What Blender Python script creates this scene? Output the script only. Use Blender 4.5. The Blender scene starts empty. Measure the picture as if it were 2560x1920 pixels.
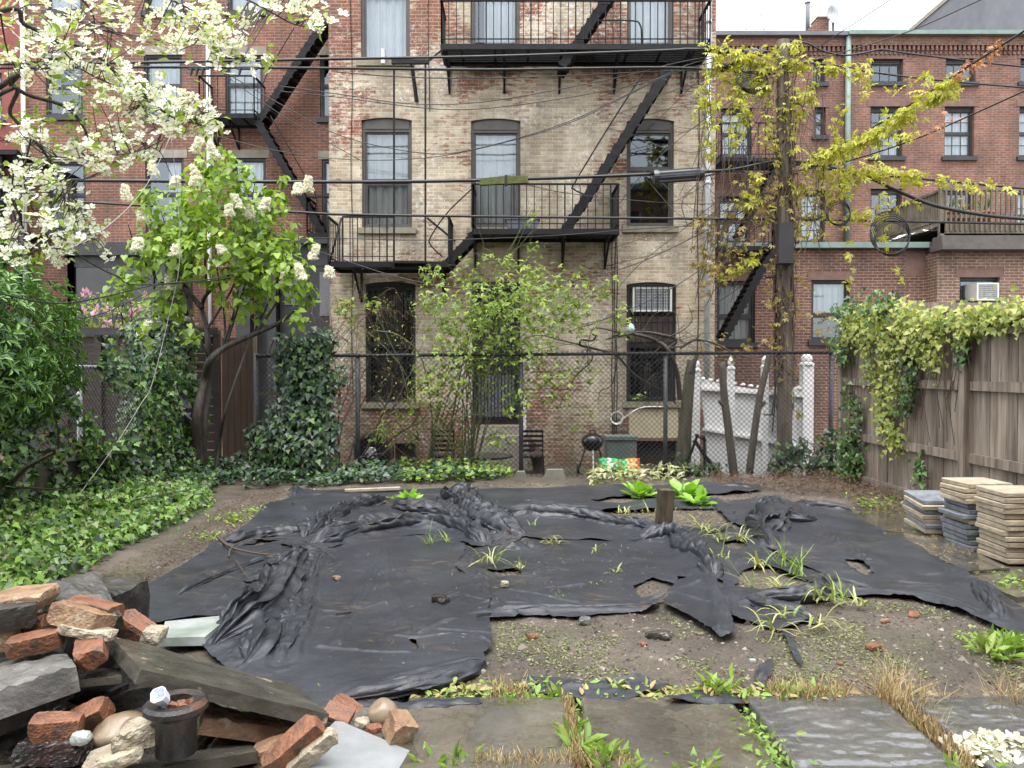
import bpy, math, random
import numpy as np
from mathutils import Vector, Matrix, Euler
R = math.radians
SC = bpy.context.scene
# ---------------------------------------------------------------- camera
CAMZ, FPX, PITCH = 1.62, 1920.0, R(1.044)
cam = bpy.data.cameras.new('camera'); camo = bpy.data.objects.new('camera', cam)
SC.collection.objects.link(camo); camo.location = (0, 0, CAMZ)
camo.rotation_euler = (R(90)-PITCH, 0, 0)
cam.sensor_width = 36; cam.lens = 36*FPX/2560; cam.clip_end = 500; cam.clip_start = .05
SC.camera = camo
# ---------------------------------------------------------------- overcast sky
wd = bpy.data.worlds.new('World'); SC.world = wd; wd.use_nodes = True
nt = wd.node_tree; nt.nodes.clear()
sky = nt.nodes.new('ShaderNodeTexSky'); sky.sky_type = 'NISHITA'; sky.sun_disc = False
SUN_EL, SUN_AZ = R(78), R(200)
sky.sun_elevation = SUN_EL; sky.sun_rotation = SUN_AZ; sky.dust_density = 1.5; sky.air_density = 1.; sky.ozone_density = 1.
hs = nt.nodes.new('ShaderNodeHueSaturation'); hs.inputs['Saturation'].default_value = .20
bg = nt.nodes.new('ShaderNodeBackground'); bg.inputs['Strength'].default_value = .15
out = nt.nodes.new('ShaderNodeOutputWorld')
nt.links.new(sky.outputs[0], hs.inputs['Color']); nt.links.new(hs.outputs[0], bg.inputs['Color']); nt.links.new(bg.outputs[0], out.inputs['Surface'])
sl = bpy.data.lights.new('sun', 'SUN'); sl.energy = 1.3; sl.angle = R(60); sl.color = (1, .97, .93)
slo = bpy.data.objects.new('sun', sl); SC.collection.objects.link(slo)
# sun stands behind the camera, high: direction of travel
slo.rotation_euler = (R(90)-SUN_EL, 0, R(-20))
SC.view_settings.view_transform = 'Standard'; SC.view_settings.look = 'None'; SC.view_settings.gamma = 1
SC.view_settings.exposure = 2.05
SC.cycles.max_bounces = 6; SC.cycles.transparent_max_bounces = 12
SC.cycles.use_denoising = True
# ---------------------------------------------------------------- helpers
rnd = random.Random(5)
def W(px, py, d):
    u, v = (px-1280)/FPX, (960-py)/FPX
    y, z = math.cos(PITCH)+v*math.sin(PITCH), v*math.cos(PITCH)-math.sin(PITCH)
    return Vector((u*d/y, d, CAMZ+z*d/y))
def G(px, py, z=0.):
    u, v = (px-1280)/FPX, (960-py)/FPX
    y, zz = math.cos(PITCH)+v*math.sin(PITCH), v*math.cos(PITCH)-math.sin(PITCH)
    s = (z-CAMZ)/zz
    return Vector((u*s, y*s, z))
def X_(px, d): return W(px, 925, d).x
def Z_(py, d): return W(1280, py, d).z

def _h(ix, iy, seed):
    n = (ix.astype(np.int64)*374761393 + iy.astype(np.int64)*668265263 + seed*1442695041) & 0x7fffffff
    n = ((n ^ (n >> 13))*1274126177) & 0x7fffffff
    return ((n ^ (n >> 16)) & 0xffff)/65535.
def vn(x, y, seed=0):
    x = np.asarray(x, float); y = np.asarray(y, float)
    ix, iy = np.floor(x), np.floor(y); fx, fy = x-ix, y-iy
    fx = fx*fx*fx*(fx*(fx*6-15)+10); fy = fy*fy*fy*(fy*(fy*6-15)+10)
    a, b = _h(ix, iy, seed), _h(ix+1, iy, seed); c, d = _h(ix, iy+1, seed), _h(ix+1, iy+1, seed)
    return (a+(b-a)*fx)*(1-fy)+(c+(d-c)*fx)*fy
def fbm(x, y, o=4, seed=0):
    t, a, s = 0, .5, 0
    for i in range(o):
        t = t+a*vn(x, y, seed+i*17); s += a; a *= .5; x, y = x*2.03+5.1, y*2.03+1.7
    return t/s*2-1

def tri(t): return np.abs((t % 1.)*2-1)
def crumple(x, y, seed, f0=3., n=6, warp=.12):
    r_ = np.random.default_rng(seed); h = 0; a = 1.; s = 0
    wx, wy = x+warp*fbm(x*2, y*2, 2, seed), y+warp*fbm(x*2+9, y*2, 2, seed+3)
    for i in range(n):
        th = r_.uniform(0, math.pi); f = f0*(1.35**i); h = h+a*tri((wx*math.cos(th)+wy*math.sin(th))*f+r_.random()+.25*fbm(wx*f*.35, wy*f*.35, 1, seed+i)); s += a; a *= .78
    return h/s
class MB:
    def __init__(s): s.v = []; s.f = []
    def add(s, vs, fs):
        n = len(s.v); s.v += [tuple(v) for v in vs]; s.f += [tuple(i+n for i in f) for f in fs]; return s
    def box(s, c, d, rot=None):
        vs = [Vector((x*d[0]/2, y*d[1]/2, z*d[2]/2)) for x in (-1, 1) for y in (-1, 1) for z in (-1, 1)]
        if rot is not None:
            m = rot if isinstance(rot, Matrix) else Euler([R(a) for a in rot]).to_matrix()
            vs = [m @ v for v in vs]
        c = Vector(c)
        return s.add([v+c for v in vs], [(0, 1, 3, 2), (4, 6, 7, 5), (0, 4, 5, 1), (2, 3, 7, 6), (0, 2, 6, 4), (1, 5, 7, 3)])
    def b2(s, a, b):
        a, b = Vector(a), Vector(b); return s.box((a+b)/2, [abs(q) for q in (b-a)])
    def bar(s, a, b, w, h=None):
        a, b = Vector(a), Vector(b); d = b-a; L = d.length
        if L < 1e-6: return s
        m = d.to_track_quat('X', 'Z').to_matrix()
        return s.box((a+b)/2, (L, w, h or w), m)
    def tube(s, pts, r, n=6, caps=True):
        pts = [Vector(p) for p in pts]; k = len(pts)
        if not hasattr(r, '__len__'): r = [r]*k
        ref = None; vs = []; fs = []
        for i, p in enumerate(pts):
            t = (pts[min(i+1, k-1)]-pts[max(i-1, 0)])
            t = t.normalized() if t.length > 1e-9 else Vector((0, 0, 1))
            if ref is None: ref = t.orthogonal().normalized()
            ref = ref-t*ref.dot(t)
            ref = ref.normalized() if ref.length > 1e-6 else t.orthogonal().normalized()
            bi = t.cross(ref)
            for j in range(n):
                a = 2*math.pi*j/n; vs.append(p+(ref*math.cos(a)+bi*math.sin(a))*r[i])
        for i in range(k-1):
            for j in range(n):
                fs.append((i*n+j, i*n+(j+1) % n, (i+1)*n+(j+1) % n, (i+1)*n+j))
        if caps: fs += [tuple(range(n))[::-1], tuple(range((k-1)*n, k*n))]
        return s.add(vs, fs)
    def lathe(s, c, prof, n=20, rot=None):
        c = Vector(c); vs = []; fs = []
        m = Euler([R(a) for a in rot]).to_matrix() if rot else Matrix.Identity(3)
        for r, z in prof:
            for j in range(n):
                a = 2*math.pi*j/n; vs.append(c+m @ Vector((r*math.cos(a), r*math.sin(a), z)))
        for i in range(len(prof)-1):
            for j in range(n): fs.append((i*n+j, i*n+(j+1) % n, (i+1)*n+(j+1) % n, (i+1)*n+j))
        return s.add(vs, fs)
    def quad(s, a, b, c, d): return s.add([a, b, c, d], [(0, 1, 2, 3)])
    def prism(s, poly, off):
        n = len(poly); off = Vector(off); p = [Vector(q) for q in poly]
        return s.add(p+[q+off for q in p], [tuple(range(n)), tuple(range(2*n-1, n-1, -1))]+[(i, i+n, (i+1) % n+n, (i+1) % n) for i in range(n)])

def link(name, me, m, parent=None, smooth=False):
    if m is not None: me.materials.append(m)
    o = bpy.data.objects.new(name, me); SC.collection.objects.link(o)
    if smooth: me.polygons.foreach_set('use_smooth', [True]*len(me.polygons))
    if parent is not None:
        o.parent = parent
        o.matrix_parent_inverse = Matrix.Translation(-Vector(parent.get('_o', (0, 0, 0))))
    return o
def O(name, mb, m, parent=None, smooth=False):
    me = bpy.data.meshes.new(name); me.from_pydata([tuple(v) for v in mb.v], [], mb.f); me.update()
    return link(name, me, m, parent, smooth)
def NP(name, v, f, m, parent=None, smooth=False):
    """mesh from numpy arrays, f is (n,k)"""
    me = bpy.data.meshes.new(name); n, k = f.shape
    me.vertices.add(len(v)); me.vertices.foreach_set('co', np.ascontiguousarray(v, np.float32).ravel())
    me.loops.add(n*k); me.loops.foreach_set('vertex_index', np.ascontiguousarray(f, np.int32).ravel())
    me.polygons.add(n); me.polygons.foreach_set('loop_start', np.arange(0, n*k, k, dtype=np.int32))
    me.update(calc_edges=True); me.validate(); me.polygons.foreach_set('use_smooth', [bool(smooth)]*len(me.polygons))
    return link(name, me, m, parent, smooth)
def tag(o, label, cat, group=None, kind=None):
    o['label'] = label; o['category'] = cat
    if group: o['group'] = group
    if kind: o['kind'] = kind
    return o
def T(name, label, cat, loc=(0, 0, 0), group=None):
    o = bpy.data.objects.new(name, None); SC.collection.objects.link(o); o.empty_display_size = .1
    o.location = loc; o['_o'] = tuple(loc)
    return tag(o, label, cat, group)
def S(o): o['kind'] = 'structure'; return o
def spline(pts, n=8):
    pts = [Vector(p) for p in pts]; q = [pts[0]*2-pts[1]]+pts+[pts[-1]*2-pts[-2]]; r = []
    for i in range(1, len(q)-2):
        a, b, c, d = q[i-1:i+3]
        for j in range(n):
            t = j/n; r.append(.5*((2*b)+(c-a)*t+(2*a-5*b+4*c-d)*t*t+(3*b-a-3*c+d)*t**3))
    r.append(pts[-1]); return r
# ---------------------------------------------------------------- materials
def newmat(name):
    m = bpy.data.materials.new(name); m.use_nodes = True; n = m.node_tree; n.nodes.clear()
    o = n.nodes.new('ShaderNodeOutputMaterial'); b = n.nodes.new('ShaderNodeBsdfPrincipled')
    n.links.new(b.outputs[0], o.inputs[0]); return m, n, b, o
def nd(n, t, **kw):
    x = n.nodes.new('ShaderNode'+t)
    for k, v in kw.items():
        if k in x.inputs: x.inputs[k].default_value = v
        else: setattr(x, k, v)
    return x
def c4(c): return (*c, 1) if len(c) == 3 else c
def ramp(n, fac, stops, interp='LINEAR'):
    r = n.nodes.new('ShaderNodeValToRGB'); e = r.color_ramp.elements; r.color_ramp.interpolation = interp
    while len(e) < len(stops): e.new(.5)
    for i, (p, c) in enumerate(stops): e[i].position = p; e[i].color = c4(c)
    n.links.new(fac, r.inputs[0]); return r.outputs[0]
def mixc(n, fac, a, b, mode='MIX'):
    x = n.nodes.new('ShaderNodeMix'); x.data_type = 'RGBA'; x.blend_type = mode
    for k, v in ((0, fac), (6, a), (7, b)):
        if hasattr(v, 'is_linked') or hasattr(v, 'links'): n.links.new(v, x.inputs[k])
        else: x.inputs[k].default_value = v if k == 0 else c4(v)
    return x.outputs[2]
def math_(n, op, a, b=None, clamp=False):
    x = n.nodes.new('ShaderNodeMath'); x.operation = op; x.use_clamp = clamp
    for k, v in ((0, a), (1, b)):
        if v is None: continue
        if hasattr(v, 'links'): n.links.new(v, x.inputs[k])
        else: x.inputs[k].default_value = v
    return x.outputs[0]
def noise(n, vec, scale, detail=4, rough=.55, dist=0):
    x = nd(n, 'TexNoise'); x.inputs['Scale'].default_value = scale; x.inputs['Detail'].default_value = detail
    x.inputs['Roughness'].default_value = rough; x.inputs['Distortion'].default_value = dist
    if vec is not None: n.links.new(vec, x.inputs['Vector'])
    return x.outputs[0]
def coord(n, stretch=(1, 1, 1)):
    t = nd(n, 'TexCoord'); m = nd(n, 'Mapping'); m.inputs['Scale'].default_value = stretch
    n.links.new(t.outputs['Object'], m.inputs[0]); return m.outputs[0]
def bump(n, b, h, strength, dist=.01):
    x = nd(n, 'Bump'); x.inputs['Strength'].default_value = strength; x.inputs['Distance'].default_value = dist
    n.links.new(h, x.inputs['Height']); n.links.new(x.outputs[0], b.inputs['Normal']); return x
def P(name, cols, scale=6, rough=(.5, .8), bmp=.3, bscale=None, metal=0, stretch=(1, 1, 1), spec=.5, detail=5, dist=.01, wear=None, isl=None):
    """plain weathered surface: noise between colours, roughness range, bump; wear=(colour, scale, threshold)"""
    m, n, b, o = newmat(name); v = coord(n, stretch); f = noise(n, v, scale, detail)
    k = len(cols); col = ramp(n, f, [(.3+.4*i/max(1, k-1), c) for i, c in enumerate(cols)])
    if wear:
        w = ramp(n, noise(n, v, wear[1], 6, .65), [(wear[2], (0, 0, 0)), (min(1, wear[2]+.08), (1, 1, 1))]); col = mixc(n, w, col, wear[0])
    if isl: g = nd(n, 'NewGeometry'); col = mixc(n, 1., col, ramp(n, g.outputs['Random Per Island'], [(0, (isl[0],)*3), (1, (isl[1],)*3)]), 'MULTIPLY')
    n.links.new(col, b.inputs['Base Color'])
    f2 = noise(n, v, scale*1.7+1, 4)
    rr = nd(n, 'MapRange'); rr.inputs[1].default_value = .3; rr.inputs[2].default_value = .7
    rr.inputs[3].default_value, rr.inputs[4].default_value = rough; n.links.new(f2, rr.inputs[0]); n.links.new(rr.outputs[0], b.inputs['Roughness'])
    b.inputs['Metallic'].default_value = metal; b.inputs['Specular IOR Level'].default_value = spec
    if bmp: bump(n, b, noise(n, v, bscale or scale*5, 5), bmp, dist)
    return m
def LEAF(name, cols, rough=.45, trans=.35, spec=.5):
    m, n, b, o = newmat(name); g = nd(n, 'NewGeometry')
    k = len(cols); col = ramp(n, g.outputs['Random Per Island'], [(i/max(1, k-1), c) for i, c in enumerate(cols)])
    n.links.new(col, b.inputs['Base Color']); b.inputs['Roughness'].default_value = rough; b.inputs['Specular IOR Level'].default_value = spec
    if trans:
        t = nd(n, 'BsdfTranslucent'); mx = nd(n, 'MixShader'); mx.inputs[0].default_value = trans
        c2 = mixc(n, 1., col, (1.15, 1.15, .75), 'MULTIPLY'); n.links.new(c2, t.inputs[0])
        n.links.new(b.outputs[0], mx.inputs[1]); n.links.new(t.outputs[0], mx.inputs[2]); n.links.new(mx.outputs[0], o.inputs[0])
    return m
def BRICK(name, c1, c2, mortar, paint=None, grime=(.05, .045, .04), rowh=.0677, bw=.215, grime_amt=.5, msize=.007, white=None, spec=.3):
    """running-bond brick; paint=(colour_a, colour_b, function(n, vec)->mask)"""
    m, n, b, o = newmat(name); t = nd(n, 'TexCoord'); s = nd(n, 'SeparateXYZ'); c = nd(n, 'CombineXYZ')
    n.links.new(t.outputs['Object'], s.inputs[0])
    xy = math_(n, 'ADD', s.outputs[0], s.outputs[1]); n.links.new(xy, c.inputs[0]); n.links.new(s.outputs[2], c.inputs[1])
    # wavering courses
    wv = nd(n, 'TexNoise'); wv.inputs['Scale'].default_value = 3; n.links.new(c.outputs[0], wv.inputs['Vector'])
    wm = nd(n, 'VectorMath', operation='SCALE'); n.links.new(wv.outputs['Color'], wm.inputs[0]); wm.inputs['Scale'].default_value = .012
    wa = nd(n, 'VectorMath', operation='ADD'); n.links.new(c.outputs[0], wa.inputs[0]); n.links.new(wm.outputs[0], wa.inputs[1])
    br = nd(n, 'TexBrick'); n.links.new(wa.outputs[0], br.inputs['Vector'])
    br.inputs['Color1'].default_value = c4(c1); br.inputs['Color2'].default_value = c4(c2); br.inputs['Mortar'].default_value = c4(mortar)
    br.inputs['Scale'].default_value = 1; br.inputs['Mortar Size'].default_value = msize; br.inputs['Mortar Smooth'].default_value = .3
    br.inputs['Brick Width'].default_value = bw; br.inputs['Row Height'].default_value = rowh; br.inputs['Bias'].default_value = 0
    v = c.outputs[0]; col = br.outputs['Color']
    f = noise(n, v, 1.1, 6, .6); col = mixc(n, .8, col, ramp(n, f, [(.3, (.62, .6, .58)), (.7, (1.25, 1.2, 1.15))]), 'MULTIPLY')
    f = noise(n, v, 14, 4, .6); col = mixc(n, .75, col, ramp(n, f, [(.3, (.6, .6, .6)), (.7, (1.35, 1.3, 1.25))]), 'MULTIPLY')
    hgt = math_(n, 'MULTIPLY', br.outputs['Fac'], -1.)
    if paint:
        pa, pb, fn = paint; mk = fn(n, v, s)
        pc = ramp(n, noise(n, v, 2.2, 7, .65), [(.36, pb), (.64, pa)])
        b3 = nd(n, 'TexBrick'); n.links.new(wa.outputs[0], b3.inputs['Vector'])
        for k_, v_ in (('Color1', (1.12, 1.1, 1.06, 1)), ('Color2', (.70, .58, .50, 1)), ('Mortar', (1.28, 1.26, 1.22, 1)), ('Scale', 1), ('Mortar Size', msize*1.2), ('Mortar Smooth', .4), ('Brick Width', bw), ('Row Height', rowh), ('Bias', 0)): b3.inputs[k_].default_value = v_
        pc = mixc(n, .85, pc, b3.outputs['Color'], 'MULTIPLY')
        pc = mixc(n, .5, pc, ramp(n, noise(n, v, 22, 4, .7), [(.3, (.7, .68, .66)), (.7, (1.2, 1.2, 1.2))]), 'MULTIPLY')
        col = mixc(n, mk, col, pc)
    if white:
        w = math_(n, 'MULTIPLY', ramp(n, noise(n, v, .9, 3), [(.45, (0, 0, 0)), (.62, (1, 1, 1))]), ramp(n, noise(n, v, 13, 6, .75), [(.53, (0, 0, 0)), (.62, (1, 1, 1))]))
        col = mixc(n, w, col, white)
    gv = nd(n, 'Mapping'); gv.inputs['Scale'].default_value = (1, .18, 1); n.links.new(v, gv.inputs[0])
    gf = ramp(n, noise(n, gv.outputs[0], 1.6, 6, .6), [(.45, (0, 0, 0)), (.72, (1, 1, 1))]); col = mixc(n, math_(n, 'MULTIPLY', gf, grime_amt), col, grime)
    if paint:
        mz = nd(n, 'MapRange'); n.links.new(s.outputs[2], mz.inputs[0])
        for i, q in enumerate((.0, 1.0, .75, 0)): mz.inputs[i+1].default_value = q
        col = mixc(n, math_(n, 'MULTIPLY', mz.outputs[0], ramp(n, noise(n, v, 2.2, 5, .6), [(.35, (0, 0, 0)), (.6, (1, 1, 1))])), col, (.10, .10, .06))
    n.links.new(col, b.inputs['Base Color']); b.inputs['Roughness'].default_value = .8; b.inputs['Specular IOR Level'].default_value = spec
    h2 = math_(n, 'ADD', hgt, math_(n, 'MULTIPLY', noise(n, v, 40, 4), .8)); bump(n, b, h2, .8, .008)
    return m
def GLASS(name, tint=(.75, .8, .8), refl=.16):
    m, n, b, o = newmat(name); n.nodes.remove(b)
    t = nd(n, 'BsdfTransparent'); t.inputs[0].default_value = c4(tint); g = nd(n, 'BsdfGlossy'); g.inputs['Roughness'].default_value = .03
    g.inputs[0].default_value = (.85, .93, 1, 1)
    v = coord(n); nz = nd(n, 'Bump'); nz.inputs['Strength'].default_value = .05; nz.inputs['Distance'].default_value = .02
    n.links.new(noise(n, v, 2.2, 2), nz.inputs['Height']); n.links.new(nz.outputs[0], g.inputs['Normal'])
    lw = nd(n, 'LayerWeight'); lw.inputs[0].default_value = .25
    fa = math_(n, 'ADD', lw.outputs['Fresnel'], refl, True); mx = nd(n, 'MixShader'); n.links.new(fa, mx.inputs[0])
    n.links.new(t.outputs[0], mx.inputs[1]); n.links.new(g.outputs[0], mx.inputs[2]); n.links.new(mx.outputs[0], o.inputs[0]); return m

def paint_main(n, v, s):
    """old buff paint: thick in the middle storeys, worn away near the top, the left edge and low down"""
    z, x = s.outputs[2], s.outputs[0]
    up = nd(n, 'MapRange'); n.links.new(z, up.inputs[0])
    for i, q in enumerate((6.2, 8.0, .10, -.10)): up.inputs[i+1].default_value = q
    lo = nd(n, 'MapRange'); n.links.new(z, lo.inputs[0])
    for i, q in enumerate((.35, 1.4, -.22, .02)): lo.inputs[i+1].default_value = q
    le = nd(n, 'MapRange'); n.links.new(x, le.inputs[0])
    for i, q in enumerate((-3.45, -2.4, -.12, .03)): le.inputs[i+1].default_value = q
    g = math_(n, 'ADD', math_(n, 'ADD', up.outputs[0], lo.outputs[0]), le.outputs[0])
    big = math_(n, 'ADD', math_(n, 'ADD', math_(n, 'MULTIPLY', noise(n, v, .75, 5, .6, .3), 1.5), -.25), g)
    br = nd(n, 'Mapping'); br.inputs['Scale'].default_value = (1, 3.1, 1); n.links.new(v, br.inputs[0])
    sm = math_(n, 'MULTIPLY', math_(n, 'SUBTRACT', noise(n, br.outputs[0], 5.0, 6, .68), .5), 1.05)
    return ramp(n, math_(n, 'ADD', big, sm), [(.43, (0, 0, 0)), (.53, (1, 1, 1))])
M = {}
M['brick_main'] = BRICK('painted_old_brick', (.29, .105, .065), (.185, .085, .06), (.38, .34, .28), paint=((.55, .495, .395), (.37, .325, .245), paint_main), white=(.72, .71, .68), grime=(.085, .075, .06), grime_amt=.62)
M['brick_left'] = BRICK('orange_red_brick', (.235, .108, .072), (.18, .08, .056), (.32, .27, .235), grime=(.07, .05, .042), grime_amt=.55)
M['brick_right'] = BRICK('dark_red_brick', (.24, .122, .09), (.175, .085, .065), (.28, .235, .205), grime=(.06, .046, .04), grime_amt=.55)
M['brick_ext'] = BRICK('brown_red_brick', (.21, .10, .075), (.14, .065, .05), (.36, .33, .29), grime=(.05, .04, .035), grime_amt=.55)
M['brick_ext2'] = BRICK('greyed_brown_brick', (.25, .15, .11), (.17, .10, .075), (.42, .38, .33), grime=(.06, .05, .045), grime_amt=.4)
M['red_paint'] = P('red_painted_wall', [(.16, .03, .025), (.24, .05, .04)], 3, (.5, .7), .3, 14)
M['stone'] = P('grey_brownstone', [(.20, .18, .15), (.30, .27, .22)], 5, (.7, .9), .4, 40)
M['mossy'] = P('mossy_sill', [(.12, .12, .07), (.24, .21, .16), (.16, .17, .09)], 4, (.7, .9), .5, 40)
M['brownstone'] = P('brownstone_trim', [(.13, .075, .06), (.20, .12, .095)], 5, (.7, .9), .4, 40)
M['frame'] = P('dark_brown_frame', [(.055, .05, .045), (.085, .078, .07)], 4, (.4, .6), .15)
M['blackframe'] = P('black_frame', [(.018, .018, .02), (.035, .035, .038)], 4, (.4, .6), .15)
M['whiteframe'] = P('white_frame', [(.6, .6, .58), (.75, .75, .73)], 4, (.4, .6), .1)
M['iron'] = P('black_painted_iron', [(.004, .004, .0045), (.010, .010, .011)], 7, (.5, .75), .4, 50, spec=.3, wear=((.06, .035, .025), 12, .72))
M['glass'] = GLASS('window_glass', (.8, .84, .84), .10); M['glass_dark'] = GLASS('screened_glass', (.35, .35, .36), .07)
M['curtain'] = P('white_curtain', [(.62, .63, .64), (.78, .78, .78)], 3, (.8, .9), 0)
M['curtain_grey'] = P('grey_curtain', [(.46, .46, .44), (.60, .60, .58)], 3, (.8, .9), 0)
M['room'] = P('dark_room', [(.02, .02, .02), (.05, .045, .04)], 2, (.8, .9), 0)
M['blind'] = P('pale_blind', [(.55, .58, .57), (.64, .66, .66)], 2, (.7, .8), 0)
M['copper'] = P('verdigris_gutter', [(.13, .19, .17), (.20, .27, .24)], 4, (.5, .7), .2)
M['dgrey'] = P('dark_grey_render', [(.12, .125, .14), (.16, .165, .18)], 2, (.8, .9), .3, 20)
M['galv'] = P('galvanised_pipe', [(.42, .43, .45), (.58, .59, .61)], 6, (.35, .55), .1, metal=.3)
M['soil'] = None
M['roof'] = P('tar_roof', [(.03, .03, .03), (.06, .06, .06)], 3, (.7, .9), .3)
# ---------------------------------------------------------------- ground, one sheet to the horizon
def ground_h(x, y):
    h = .035*fbm(x*.9, y*.9, 3, 3)+.014*fbm(x*5, y*5, 3, 9)+.006*fbm(x*22, y*22, 2, 12)
    far = np.clip((y-11.6)/.8, 0, 1); pav = np.clip((3.95-y)/.15, 0, 1)
    h = h*(1-pav)-.05*pav-.2*far
    return h
def gh(x, y): return float(ground_h(np.array([x]), np.array([y]))[0])
gx = np.concatenate([[-150, -60, -25, -12, -8], np.arange(-6, 6.5, .03), [8, 12, 25, 60, 150]])
gy = np.concatenate([[-60, -20, -5, 0, 2], np.arange(3.3, 13, .03), [13.5, 14.5, 16, 20, 30, 60, 150, 300]])
XX, YY = np.meshgrid(gx, gy); HH = ground_h(XX, YY)
nx, ny = len(gx), len(gy); idx = np.arange(nx*ny).reshape(ny, nx)
m, n, b, o = newmat('wet_dark_soil'); v = coord(n)
col = ramp(n, noise(n, v, 1.3, 6, .65), [(.3, (.036, .029, .022)), (.52, (.074, .060, .046)), (.72, (.125, .104, .082))])
col = mixc(n, .8, col, ramp(n, noise(n, v, 60, 5, .7), [(.3, (.4, .4, .4)), (.72, (1.7, 1.65, 1.6))]), 'MULTIPLY')
moss = math_(n, 'MULTIPLY', ramp(n, noise(n, v, 1.7, 3), [(.5, (0, 0, 0)), (.62, (1, 1, 1))]), ramp(n, noise(n, v, 38, 4, .7), [(.5, (0, 0, 0)), (.6, (1, 1, 1))]))
col = mixc(n, math_(n, 'MULTIPLY', moss, .7), col, (.085, .11, .03))
n.links.new(col, b.inputs['Base Color']); n.links.new(ramp(n, noise(n, v, 2.5, 5), [(.35, (.45, .45, .45)), (.65, (.85, .85, .85))]), b.inputs['Roughness'])
bump(n, b, noise(n, v, 75, 6, .7), 1, .012); M['soil'] = m
gr = NP('ground', np.stack([XX, YY, HH], -1).reshape(-1, 3), np.stack([idx[:-1, :-1], idx[:-1, 1:], idx[1:, 1:], idx[1:, :-1]], -1).reshape(-1, 4), m, None, True); S(gr)

# ---------------------------------------------------------------- walls and windows
def wallgrid(mb, y, x0, x1, z0, z1, ops, rev=.16):
    xs = sorted({x0, x1, *[o[0] for o in ops], *[o[1] for o in ops]}); zs = sorted({z0, z1, *[o[2] for o in ops], *[o[3] for o in ops]})
    xs = [x for x in xs if x0 <= x <= x1]; zs = [z for z in zs if z0 <= z <= z1]
    for i in range(len(xs)-1):
        for j in range(len(zs)-1):
            cx, cz = (xs[i]+xs[i+1])/2, (zs[j]+zs[j+1])/2
            if any(o[0] < cx < o[1] and o[2] < cz < o[3] for o in ops): continue
            mb.quad((xs[i], y, zs[j]), (xs[i+1], y, zs[j]), (xs[i+1], y, zs[j+1]), (xs[i], y, zs[j+1]))
    for a, b_, c, d in ops:
        d_ = min(d, z1)
        mb.quad((a, y, c), (a, y, d_), (a, y+rev, d_), (a, y+rev, c)); mb.quad((b_, y, d_), (b_, y, c), (b_, y+rev, c), (b_, y+rev, d_))
        mb.quad((a, y, c), (a, y+rev, c), (b_, y+rev, c), (b_, y, c)); mb.quad((a, y, d_), (b_, y, d_), (b_, y+rev, d_), (a, y+rev, d_))
def sides(mb, y, yb, x0, x1, z0, z1):
    mb.quad((x0, yb, z0), (x0, y, z0), (x0, y, z1), (x0, yb, z1)); mb.quad((x1, y, z0), (x1, yb, z0), (x1, yb, z1), (x1, y, z1))
    mb.quad((x1, yb, z0), (x0, yb, z0), (x0, yb, z1), (x1, yb, z1))
def op(d, px0, px1, py0, py1): return (X_(px0, d), X_(px1, d), Z_(py1, d), Z_(py0, d))
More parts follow.
